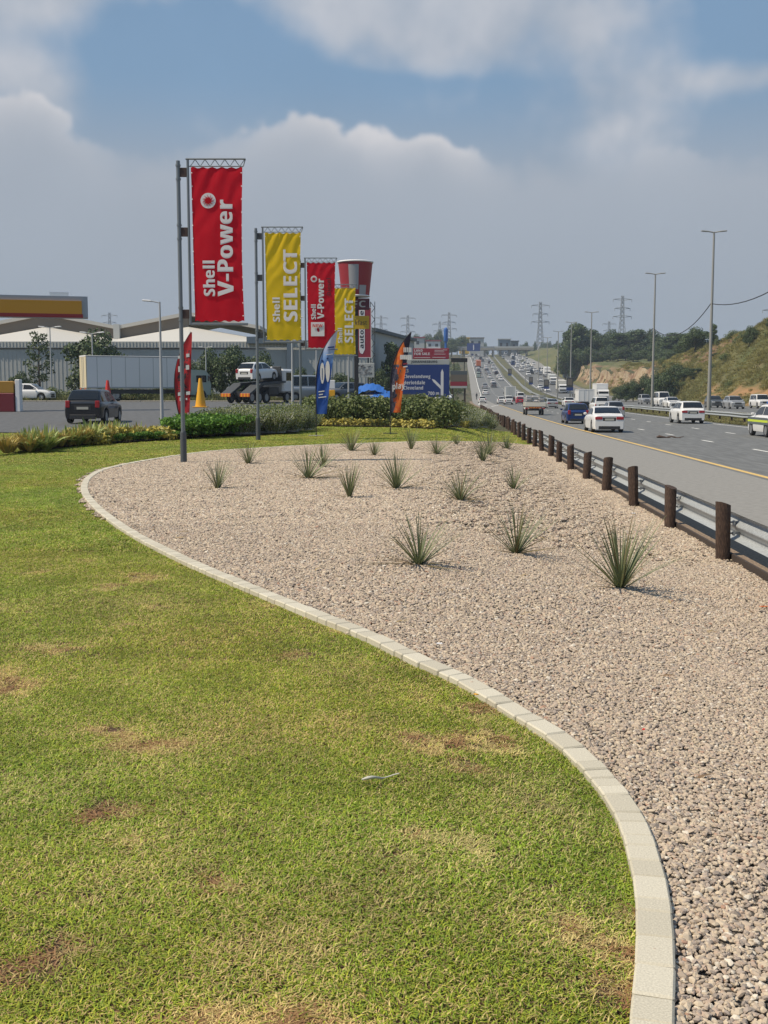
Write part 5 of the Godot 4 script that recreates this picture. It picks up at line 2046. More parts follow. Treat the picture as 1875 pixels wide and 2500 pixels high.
func make_traffic() -> void:
	var white := paint("paint_white", 0.72, 0.72, 0.71)
	var silver := paint("paint_silver", 0.42, 0.43, 0.44, 0.4)
	var grey := paint("paint_grey", 0.13, 0.14, 0.15, 0.3)
	var black := paint("paint_black", 0.018, 0.02, 0.024)
	var blue := paint("paint_blue", 0.012, 0.035, 0.14, 0.2)
	var red := paint("paint_red", 0.42, 0.012, 0.03)
	var green := paint("paint_pale_green", 0.33, 0.40, 0.36)
	var colours := {"white": white, "silver": silver, "grey": grey, "black": black, "blue": blue, "red": red, "green": green}
	# nearest cars, seen from behind: kind, name, label, x and d of the tail, colour
	for q in [["sedan", "white_sedan", "white sedan with red tail lights, nearest car on the yellow line", 9.236, 61.743, "white", 0.0], ["hatch", "blue_hatchback", "dark blue hatchback just ahead of the white sedan", 9.753, 79.912, "blue", 0.0], ["suv", "white_suv", "white sport utility car alone in the right lane", 18.06, 80.984, "white", 0.0], ["suv", "patrol_car", "white patrol car with lime stripes cut by the right edge", 16.8, 54.6, "white", 0.0], ["sedan", "silver_sedan", "silver sedan right of the loaded pickup", 16.597, 167.164, "silver", 0.0], ["suv", "white_offroader", "white off-roader left of the white box truck", 21.842, 191.607, "white", 0.0], ["bakkie", "canopy_pickup", "white pickup with canopy left behind the white sedan's roof", 18.682, 130.935, "white", 0.0], ["hatch", "pale_hatchback", "pale hatchback hidden behind the white sedan", 15.91, 102.369, "silver", 0.0], ["hatch", "ramp_hatchback", "white hatchback on the slip lane by the gore", 9.0, 244, "white", 0], ["bakkie", "far_pickup", "white pickup between white hatchback and grey box truck", 13.775, 228, "white", 0], ["hatch", "far_hatchback", "white hatchback left of the white pickup in the queue", 12.793, 238, "white", 0], ["hatch", "red_hatchback", "small red hatchback in the queue", 16.618, 236, "red", 0], ["van", "far_minibus", "white minibus taxi behind the red hatchback", 18.133, 256, "white", 0]]:
		var k: Dictionary = CARS[q[0]]
		var o := make_car(q[0], q[1], q[2], "car" if q[0] != "bakkie" else "pickup", on_road(q[3], q[4] + k.L / 2), q[6], colours[q[5]], "")
		if q[1] == "patrol_car":
			for sg in [-1.0, 1.0]:
				for b in [[0.0, "line_lime"], [-0.12, "wall_dark_line"], [0.12, "wall_dark_line"]]:
					if not M.has("line_lime"):
						mat("line_lime", 0.55, 0.66, 0.05, 0.6)
					box_part(o, "side_stripe", Vector3(sg * (k.W / 2 + 0.004), 0.78 + b[0], -0.1), Vector3(0.012, 0.11, k.L - 0.9), M[b[1]])
			box_part(o, "light_bar", Vector3(0, k.H + 0.07, 0.2), Vector3(1.1, 0.11, 0.25), M.tarp_blue, 0.03)
	make_loaded_pickup(Vector3(9.487, -0.677, -115.622), "cream flatbed pickup with chevron board and white sacks")
	# lorries in the same lanes
	var t := make_box_truck("box_truck", "white box truck ahead of the blue hatchback", Vector3(20.604, -0.749, -162.000), 0.0, 4.2, 2.2, 1.75, M.white, white)
	make_box_truck("box_truck", "pale grey box truck in the queue behind the white minibus", on_road(16.293, 266.000), 0.0, 5.0, 2.35, 2.4, M.wall_pale, white)
	# far queue, kind, x, d, colour
	var far := [["hatch", 12.837, 327.0, "white", "white hatchback next up the road from the slip lane car"], ["bakkie", 14.482, 374.0, "silver", "silver loaded pickup second in the left lane queue"], ["bakkie", 17.894, 383.0, "grey", "grey pickup with pale load in the middle lane"], ["hatch", 22.72, 430.0, "white", "white hatchback alone beside the median grass"], ["hatch", 19.307, 448.0, "white", "white hatchback at the foot of the far queue"], ["sedan", 20.04, 476.0, "silver", "silver sedan above the white hatchback in the far queue"], ["hatch", 20.443, 507.0, "black", "dark hatchback in the far middle lane"], ["hatch", 23.627, 500.0, "white", "white hatchback in the far right lane"], ["van", 24.761, 539.0, "white", "white van in the far right lane"], ["hatch", 22.222, 560.0, "white", "white hatchback beside the orange truck"], ["van", 15.031, 455.0, "green", "pale green van in the left lane"], ["hatch", 25.92, 598.0, "black", "dark hatchback by the far median"], ["hatch", 19.281, 667.0, "silver", "tiny silver car near the crest in the climbing queue"], ["hatch", 22.689, 650.0, "black", "tiny black car near the crest in the climbing queue"], ["hatch", 26.322, 640.0, "white", "tiny white car near the crest in the climbing queue"], ["hatch", 25.701, 599.0, "black", "tiny black car near the crest in the climbing queue"], ["hatch", 23.5, 719.0, "white", "tiny white car near the crest in the climbing queue"], ["hatch", 19.665, 719.0, "blue", "tiny blue car near the crest in the climbing queue"], ["hatch", 28.293, 719.0, "silver", "tiny silver car near the crest in the climbing queue"], ["hatch", 21.851, 707.0, "grey", "tiny grey car near the crest in the climbing queue"], ["hatch", 22.708, 619.0, "grey", "tiny grey car near the crest in the climbing queue"], ["van", 25.243, 565.069, "silver", "tiny silver car near the crest in the climbing queue"], ["hatch", 18.724, 407.686, "white", "tiny white car near the crest in the climbing queue"], ["suv", 18.735, 638.739, "silver", "tiny silver car near the crest in the climbing queue"], ["hatch", 22.373, 630.138, "black", "tiny black car near the crest in the climbing queue"], ["hatch", 17.516, 552.094, "blue", "tiny blue car near the crest in the climbing queue"], ["hatch", 16.744, 508.16, "grey", "tiny grey car near the crest in the climbing queue"], ["van", 18.32, 601.91, "white", "tiny white car near the crest in the climbing queue"], ["hatch", 17.702, 563.625, "white", "tiny white car near the crest in the climbing queue"], ["hatch", 18.923, 657.669, "white", "tiny white car near the crest in the climbing queue"], ["hatch", 16.289, 483.118, "black", "tiny black car near the crest in the climbing queue"], ["suv", 22.891, 448.142, "white", "tiny white car near the crest in the climbing queue"], ["hatch", 23.483, 479.86, "black", "tiny black car near the crest in the climbing queue"], ["sedan", 20.059, 489.543, "silver", "tiny silver car near the crest in the climbing queue"], ["suv", 20.85, 527.397, "white", "tiny white car near the crest in the climbing queue"], ["sedan", 17.053, 525.223, "white", "tiny white car near the crest in the climbing queue"]]
	for i in far.size():
		var q: Array = far[i]
		make_far_car(q[0], q[4], on_road(q[1], q[2]), q[5] if q.size() > 5 else 0.0, colours[q[3]], "cars climbing the far hill")
		slope_turn(get_child(get_child_count() - 1), q[2])
	var bus := make_box_truck("orange_truck", "orange box truck in the left lane far up the hill", on_road(18.005, 548.000), 0.0, 6.5, 2.4, 2.6, M.orange, white)
	slope_turn(bus, 560.0)
	# towards the camera on the other carriageway
	for q in [["van", "oncoming_minibus", "white high-roofed minibus behind the median rail", 33.54, 172.0, "white"], ["sedan", "oncoming_sedan", "white sedan behind the rail right of the minibus", 30.97, 152.0, "white"], ["suv", "oncoming_suv", "dark grey off-roader behind the rail near the tallest lamp", 37.088, 154.0, "grey"], ["suv", "oncoming_suv", "silver grey off-roader right of the dark one behind the rail", 36.366, 141.0, "silver"], ["bakkie", "oncoming_pickup", "white pickup with canopy behind the rail at the right", 41.062, 146.0, "white"], ["van", "oncoming_van", "dark van at the right edge behind the patrol car", 42.0, 140.0, "grey"], ["bakkie", "oncoming_pickup", "small pale pickup left of the white minibus", 36.9, 205.0, "silver"], ["truck", "oncoming_truck", "white truck cab below the hillside bushes", 34.504, 245.0, "white", 2.9], ["bakkie", "oncoming_car", "white double cab coming down beside the median lamp", 35.524, 460.0, "white"], ["hatch", "oncoming_car", "white car alone on the climbing ramp", 46.956, 574.0, "white"], ["hatch", "oncoming_car", "white car between the median boards", 36.647, 418.0, "white"], ["hatch", "oncoming_car", "white car low in the oncoming lanes", 31.729, 361.0, "white"], ["hatch", "oncoming_car", "silver car below the middle advert board", 31.062, 343.0, "silver"], ["hatch", "oncoming_car", "white car right of the middle advert board", 31.905, 339.0, "white"], ["hatch", "oncoming_car", "white car below the right advert board", 36.558, 330.0, "white"], ["truck", "oncoming_car", "white truck with green side coming down the hill", 42.426, 454.0, "white", 2.8], ["truck", "oncoming_car", "pale tanker-sized truck lower down the hill", 39.05, 398.0, "wall_pale", 2.3], ["truck", "oncoming_car", "long beige truck at the foot of the sandy cut", 35.304, 332.0, "gable_beige", 2.7], ["van", "oncoming_car", "tiny white vehicle in the dense oncoming queue under the bridge", 42.399, 674.0, "white"], ["hatch", "oncoming_car", "tiny white vehicle in the dense oncoming queue under the bridge", 44.158, 660.0, "white"], ["hatch", "oncoming_car", "tiny white vehicle in the dense oncoming queue under the bridge", 36.385, 604.0, "white"], ["hatch", "oncoming_car", "tiny silver vehicle in the dense oncoming queue under the bridge", 39.393, 609.0, "silver"], ["hatch", "oncoming_car", "tiny white vehicle in the dense oncoming queue under the bridge", 38.711, 571.0, "white"], ["hatch", "oncoming_car", "tiny white vehicle in the dense oncoming queue under the bridge", 32.128, 719.0, "white"], ["van", "oncoming_car", "tiny silver vehicle in the dense oncoming queue under the bridge", 40.756, 719.0, "silver"], ["hatch", "oncoming_car", "tiny grey vehicle in the dense oncoming queue under the bridge", 42.555, 717.0, "grey"], ["van", "oncoming_car", "tiny grey vehicle in the dense oncoming queue under the bridge", 38.2, 719.0, "grey"], ["hatch", "oncoming_car", "tiny white vehicle in the dense oncoming queue under the bridge", 48.425, 719.0, "white"], ["van", "oncoming_car", "tiny blue vehicle in the dense oncoming queue under the bridge", 36.173, 571.0, "blue"], ["hatch", "oncoming_car", "tiny silver vehicle in the dense oncoming queue under the bridge", 35.689, 650.0, "silver"], ["van", "oncoming_car", "tiny white vehicle in the dense oncoming queue under the bridge", 44.439, 493.983, "white"], ["hatch", "oncoming_car", "tiny silver vehicle in the dense oncoming queue under the bridge", 41.905, 522.246, "silver"], ["hatch", "oncoming_car", "tiny white vehicle in the dense oncoming queue under the bridge", 42.788, 583.338, "white"], ["sedan", "oncoming_car", "tiny white vehicle in the dense oncoming queue under the bridge", 36.324, 542.574, "white"], ["sedan", "oncoming_car", "tiny white vehicle in the dense oncoming queue under the bridge", 42.507, 563.349, "white"], ["bakkie", "oncoming_car", "tiny white vehicle in the dense oncoming queue under the bridge", 35.537, 501.676, "white"], ["bakkie", "oncoming_car", "tiny white vehicle in the dense oncoming queue under the bridge", 38.74, 512.368, "white"], ["hatch", "oncoming_car", "tiny silver vehicle in the dense oncoming queue under the bridge", 41.004, 468.706, "silver"], ["hatch", "oncoming_car", "tiny white vehicle in the dense oncoming queue under the bridge", 47.265, 686.542, "white"], ["suv", "oncoming_car", "tiny white vehicle in the dense oncoming queue under the bridge", 43.34, 622.545, "white"], ["bakkie", "oncoming_car", "tiny white vehicle in the dense oncoming queue under the bridge", 40.202, 599.251, "white"], ["hatch", "oncoming_car", "tiny white vehicle in the dense oncoming queue under the bridge", 43.617, 438.508, "white"], ["hatch", "oncoming_car", "tiny white vehicle in the dense oncoming queue under the bridge", 45.761, 593.904, "white"], ["suv", "oncoming_car", "tiny white vehicle in the dense oncoming queue under the bridge", 39.276, 542.984, "white"], ["hatch", "oncoming_car", "tiny grey vehicle in the dense oncoming queue under the bridge", 44.64, 506.651, "grey"], ["suv", "oncoming_car", "tiny white vehicle in the dense oncoming queue under the bridge", 39.428, 552.221, "white"], ["suv", "oncoming_car", "tiny black vehicle in the dense oncoming queue under the bridge", 40.972, 643.734, "black"], ["suv", "oncoming_car", "tiny white vehicle in the dense oncoming queue under the bridge", 41.192, 655.628, "white"], ["sedan", "oncoming_car", "tiny white vehicle in the dense oncoming queue under the bridge", 41.538, 500.801, "white"], ["bakkie", "oncoming_car", "tiny white vehicle in the dense oncoming queue under the bridge", 42.366, 553.319, "white"], ["sedan", "oncoming_car", "tiny white vehicle in the dense oncoming queue under the bridge", 43.696, 642.337, "white"], ["hatch", "oncoming_car", "tiny grey vehicle in the dense oncoming queue under the bridge", 44.464, 683.792, "grey"], ["sedan", "oncoming_car", "tiny silver vehicle in the dense oncoming queue under the bridge", 41.219, 481.65, "silver"], ["van", "oncoming_car", "tiny white vehicle in the dense oncoming queue under the bridge", 45.947, 609.771, "white"], ["van", "oncoming_car", "tiny white vehicle in the dense oncoming queue under the bridge", 46.271, 632.897, "white"], ["hatch", "oncoming_car", "tiny black vehicle in the dense oncoming queue under the bridge", 42.655, 573.834, "black"], ["bakkie", "oncoming_car", "tiny grey vehicle in the dense oncoming queue under the bridge", 44.231, 480.856, "grey"], ["bakkie", "oncoming_car", "tiny black vehicle in the dense oncoming queue under the bridge", 38.113, 476.993, "black"]]:
		var at := Vector3(q[3], opp_y(q[4]), -q[4])
		if q[0] == "truck":
			var o := make_box_truck("oncoming_truck", q[2], at, PI, 6.5, 2.45, q[6], M[q[5]], white)
			slope_turn(o, q[4])
			o.rotation.x *= -1.0
		elif q[4] < 240.0:
			var k: Dictionary = CARS[q[0]]
			make_car(q[0], q[1], q[2], "car" if q[0] != "van" and q[0] != "bakkie" else q[0].replace("bakkie", "pickup"), at, PI, colours[q[5]])
		else:
			make_far_car(q[0], q[2], at, PI, colours[q[5]], "cars coming down the far hill", "oncoming_car")
			slope_turn(get_child(get_child_count() - 1), q[4])
			get_child(get_child_count() - 1).rotation.x *= -1.0
	# shredded tyre lying in the lane
	var tyre := Shape.new()
	var p := []
	for i in 12:
		p.append(Vector3(-0.75 + i * 0.14, 0.06 + 0.05 * sin(i * 1.3), 0.08 * sin(i * 0.9)))
	tyre.tube(p, [0.05, 0.13, 0.09, 0.11, 0.06, 0.07, 0.05, 0.06, 0.04, 0.05, 0.03, 0.02], 7)
	var td := tag(put("tyre_shred", tyre, M.timber), "dark shred of tyre lying on the road", "debris")
	td.position = Vector3(11.104, -0.591, -54.676)
	td.scale = Vector3(0.85, 0.6, 0.8)
	# person at the roadside far off
	make_person(Vector3(9.000, -0.159, -285.000))


func make_person(at: Vector3) -> void:
	var o := thing("person", "person in dark clothes standing at the far roadside", "person", at, 0.4)
	var s := Shape.new()
	# one continuous body: rings from the feet up
	for sg in [-1.0, 1.0]:
		s.tube([Vector3(sg * 0.09, 0.0, -0.06), Vector3(sg * 0.09, 0.06, 0.0), Vector3(sg * 0.09, 0.45, 0.01), Vector3(sg * 0.09, 0.9, 0.0)], [0.05, 0.055, 0.065, 0.09], 8)
		s.tube([Vector3(sg * 0.17, 1.42, 0), Vector3(sg * 0.24, 1.15, 0.02), Vector3(sg * 0.24, 0.9, -0.05), Vector3(sg * 0.23, 0.8, -0.07)], [0.06, 0.048, 0.04, 0.035], 8)
	s.tube([Vector3(0, 0.82, 0), Vector3(0, 0.98, 0), Vector3(0, 1.2, 0), Vector3(0, 1.4, 0), Vector3(0, 1.5, 0)], [0.15, 0.16, 0.155, 0.18, 0.07], 10)
	put("clothing", s, M.frame_dark, o)
	s = Shape.new()
	s.tube([Vector3(0, 1.48, 0), Vector3(0, 1.55, 0), Vector3(0, 1.62, -0.01), Vector3(0, 1.7, -0.01), Vector3(0, 1.77, 0)], [0.05, 0.055, 0.085, 0.085, 0.04], 10)
	put("head", s, M.skin, o)


# ---------------------------------------------------------------- plants
func leafy(s: Shape, at: Vector3, radii: Vector3, count: int, size: float, a: Color, b: Color, shell := 0.55) -> void:
	for i in count:
		var dir := Vector3(rng.randfn(), rng.randfn(), rng.randfn()).normalized()
		var r := pow(rng.randf(), shell * 0.6)
		var p := at + dir * radii * lerpf(0.45, 1.0, r) * rng.randf_range(0.85, 1.1)
		var nrm := (dir + Vector3(rng.randfn(), rng.randfn() + 0.5, rng.randfn()) * 0.7).normalized()
		var t := nrm.cross(Vector3(rng.randfn(), rng.randfn(), rng.randfn())).normalized()
		var q := nrm.cross(t)
		var z := size * rng.randf_range(0.6, 1.3)
		s.tint = a.lerp(b, rng.randf()) * rng.randf_range(0.8, 1.2)
		s.quad(p - t * z, p + q * z * 0.55, p + t * z, p - q * z * 0.55)


func crown_mesh(kind: String) -> Array:
	if kept.has(kind):
		return kept[kind]
	var crown := Shape.new()
	var wood := Shape.new()
	var dark := Color(0.042, 0.068, 0.024)
	var light := Color(0.10, 0.145, 0.045)
	if kind == "broad":
		wood.tube([Vector3(0, -0.3, 0), Vector3(0.05, 1.2, 0), Vector3(0, 3.0, 0.1)], [0.22, 0.17, 0.08], 8)
		for k in 24:
			var a := k * 2.4
			var r := 2.3 * sqrt((k % 8) / 8.0)
			var c := Vector3(cos(a) * r, 2.0 + rng.randf() * 3.0 - r * 0.35, sin(a) * r)
			if k < 7:
				wood.tube([Vector3(0, 1.6, 0), c * Vector3(0.5, 0.8, 0.5), c], [0.09, 0.05, 0.02], 5)
			leafy(crown, c, Vector3(1.1, 0.85, 1.1) * rng.randf_range(0.7, 1.15), 210, 0.16, dark, light)
	elif kind == "thin":
		wood.tube([Vector3(0, -0.3, 0), Vector3(0.1, 2.4, 0), Vector3(0.0, 5.4, 0)], [0.12, 0.08, 0.02], 7)
		for k in 22:
			var y := 1.6 + k * 0.19
			var a := k * 2.4
			var r := 0.9 * (1.0 - absf(y - 3.2) / 3.2) + 0.15
			var c := Vector3(cos(a) * r, y, sin(a) * r)
			wood.tube([Vector3(0.05, y - 0.4, 0), c], [0.035, 0.012], 5)
			leafy(crown, c, Vector3(0.42, 0.34, 0.42), 60, 0.12, dark, light)
	elif kind == "tall":
		wood.tube([Vector3(0, -0.3, 0), Vector3(0.1, 3.5, 0), Vector3(0, 8.0, 0)], [0.3, 0.22, 0.06], 8)
		for k in 30:
			var y := 2.6 + 7.2 * rng.randf()
			var a := k * 2.4
			var r := rng.randf() * 1.9 * sqrt(clampf(1.0 - absf(y - 5.6) / 4.8, 0, 1))
			leafy(crown, Vector3(cos(a) * r, y, sin(a) * r), Vector3(1.0, 1.05, 1.0) * rng.randf_range(0.7, 1.2), 150, 0.24, dark, light)
	elif kind == "scrub":
		for k in 9:
			var a := k * 2.4
			var r := 0.55 * sqrt(k / 9.0)
			leafy(crown, Vector3(cos(a) * r, 0.45 + rng.randf() * 0.35 - r * 0.2, sin(a) * r), Vector3(0.42, 0.42, 0.42), 120, 0.07, Color(0.075, 0.11, 0.03), Color(0.16, 0.19, 0.055))
		for k in 5:
			wood.tube([Vector3(0, -0.1, 0), Vector3(cos(k * 1.26) * 0.35, 0.6, sin(k * 1.26) * 0.35)], [0.02, 0.01], 5)
	elif kind == "feathery":
		# a mound of fine arching stems with small grey-green leaves
		for k in 190:
			var a := rng.randf() * TAU
			var lean := rng.randf() * 0.85
			var dir := Vector3(cos(a) * lean, 1.0, sin(a) * lean).normalized()
			var long := rng.randf_range(0.55, 0.95)
			var foot := Vector3(cos(a), 0, sin(a)) * rng.randf() * 0.3
			var tip := foot + dir * long
			wood.tube([foot, tip], [0.004, 0.002], 3, false)
			for i in 9:
				var t := (i + 2.0) / 10.0
				leafy(crown, foot.lerp(tip, t), Vector3(0.07, 0.06, 0.07), 2, 0.034, Color(0.10, 0.14, 0.032), Color(0.215, 0.24, 0.06), 1.0)
	elif kind == "fern":
		# bright, low, layered fronds
		for k in 70:
			var a := rng.randf() * TAU
			var foot := Vector3(cos(a), 0, sin(a)) * sqrt(rng.randf()) * 0.4
			for i in 9:
				var t := i / 8.0
				leafy(crown, foot + Vector3(cos(a) * t * 0.3, 0.1 + 0.35 * sin(t * 2.2) * rng.randf_range(0.6, 1.0), sin(a) * t * 0.3), Vector3(0.06, 0.03, 0.06), 3, 0.045, Color(0.08, 0.19, 0.025), Color(0.17, 0.31, 0.04), 1.0)
	elif kind == "broadleaf":
		# upright paddle leaves in a clump
		for k in 70:
			var a := rng.randf() * TAU
			var lean := rng.randf_range(0.1, 1.15)
			var out := Vector3(cos(a), 0, sin(a))
			var side := Vector3(-sin(a), 0, cos(a))
			var long := rng.randf_range(0.25, 0.8)
			crown.tint = Color(0.17, 0.25, 0.06).lerp(Color(0.42, 0.46, 0.15), rng.randf())
			var last := out * 0.08
			for i in 5:
				var t := (i + 1) / 5.0
				var next := out * (0.08 + lean * long * t) + Vector3(0, long * (t - 0.55 * lean * t * t), 0)
				var w0 := 0.038 * sin(PI * clampf(i / 5.0 * 0.9 + 0.1, 0, 1))
				var w1 := 0.038 * sin(PI * clampf(t * 0.9 + 0.1, 0, 1))
				crown.quad(last - side * w0, last + side * w0, next + side * w1, next - side * w1)
				last = next
	elif kind == "tussock":
		# yellowish and bronze grassy clump
		for k in 120:
			var a := rng.randf() * TAU
			var lean := rng.randf_range(0.1, 0.9)
			var out := Vector3(cos(a), 0, sin(a))
			var side := Vector3(-sin(a), 0, cos(a)) * 0.014
			var long := rng.randf_range(0.25, 0.55)
			crown.tint = Color(0.66, 0.50, 0.12).lerp(Color(0.38, 0.25, 0.09), rng.randf()).lerp(Color(0.17, 0.21, 0.05), rng.randf() * 0.6)
			var mid := out * (0.06 + lean * long * 0.5) + Vector3(0, long * 0.62, 0)
			var tip := out * (0.06 + lean * long) + Vector3(0, long * (0.95 - 0.4 * lean), 0)
			crown.quad(out * 0.05 - side, out * 0.05 + side, mid + side, mid - side)
			crown.tri(mid - side, mid + side, tip)
	elif kind == "yellow":
		for k in 34:
			var a := rng.randf() * TAU
			var foot := Vector3(cos(a), 0, sin(a)) * sqrt(rng.randf()) * 0.3
			leafy(crown, foot + Vector3(0, rng.randf() * 0.28, 0), Vector3(0.09, 0.09, 0.09), 9, 0.06, Color(0.58, 0.48, 0.09), Color(0.32, 0.30, 0.08), 1.0)
	var pair := [crown.mesh(), wood.mesh() if wood.v.size() else null]
	kept[kind] = pair
	return pair


func plant(called: String, kind: String, label: String, category: String, at: Vector3, size: Vector3, group := "", tone: Material = null) -> Node3D:
	var p := crown_mesh(kind)
	var o := thing(called, label, category, at, rng.randf() * TAU, group)
	o.scale = size
	var woody := kind == "broad" or kind == "thin" or kind == "tall"
	put("crown" if woody else "leaves", p[0], tone if tone else M.leaf, o)
	if p[1]:
		put("trunk" if woody else "stems", p[1], M.bark if woody else M.leaf if kind == "feathery" else M.bark, o)
	return o


func garden(x: float, z: float) -> Vector3:
	return Vector3(x, ground_y(x, -z) + 0.03, z)


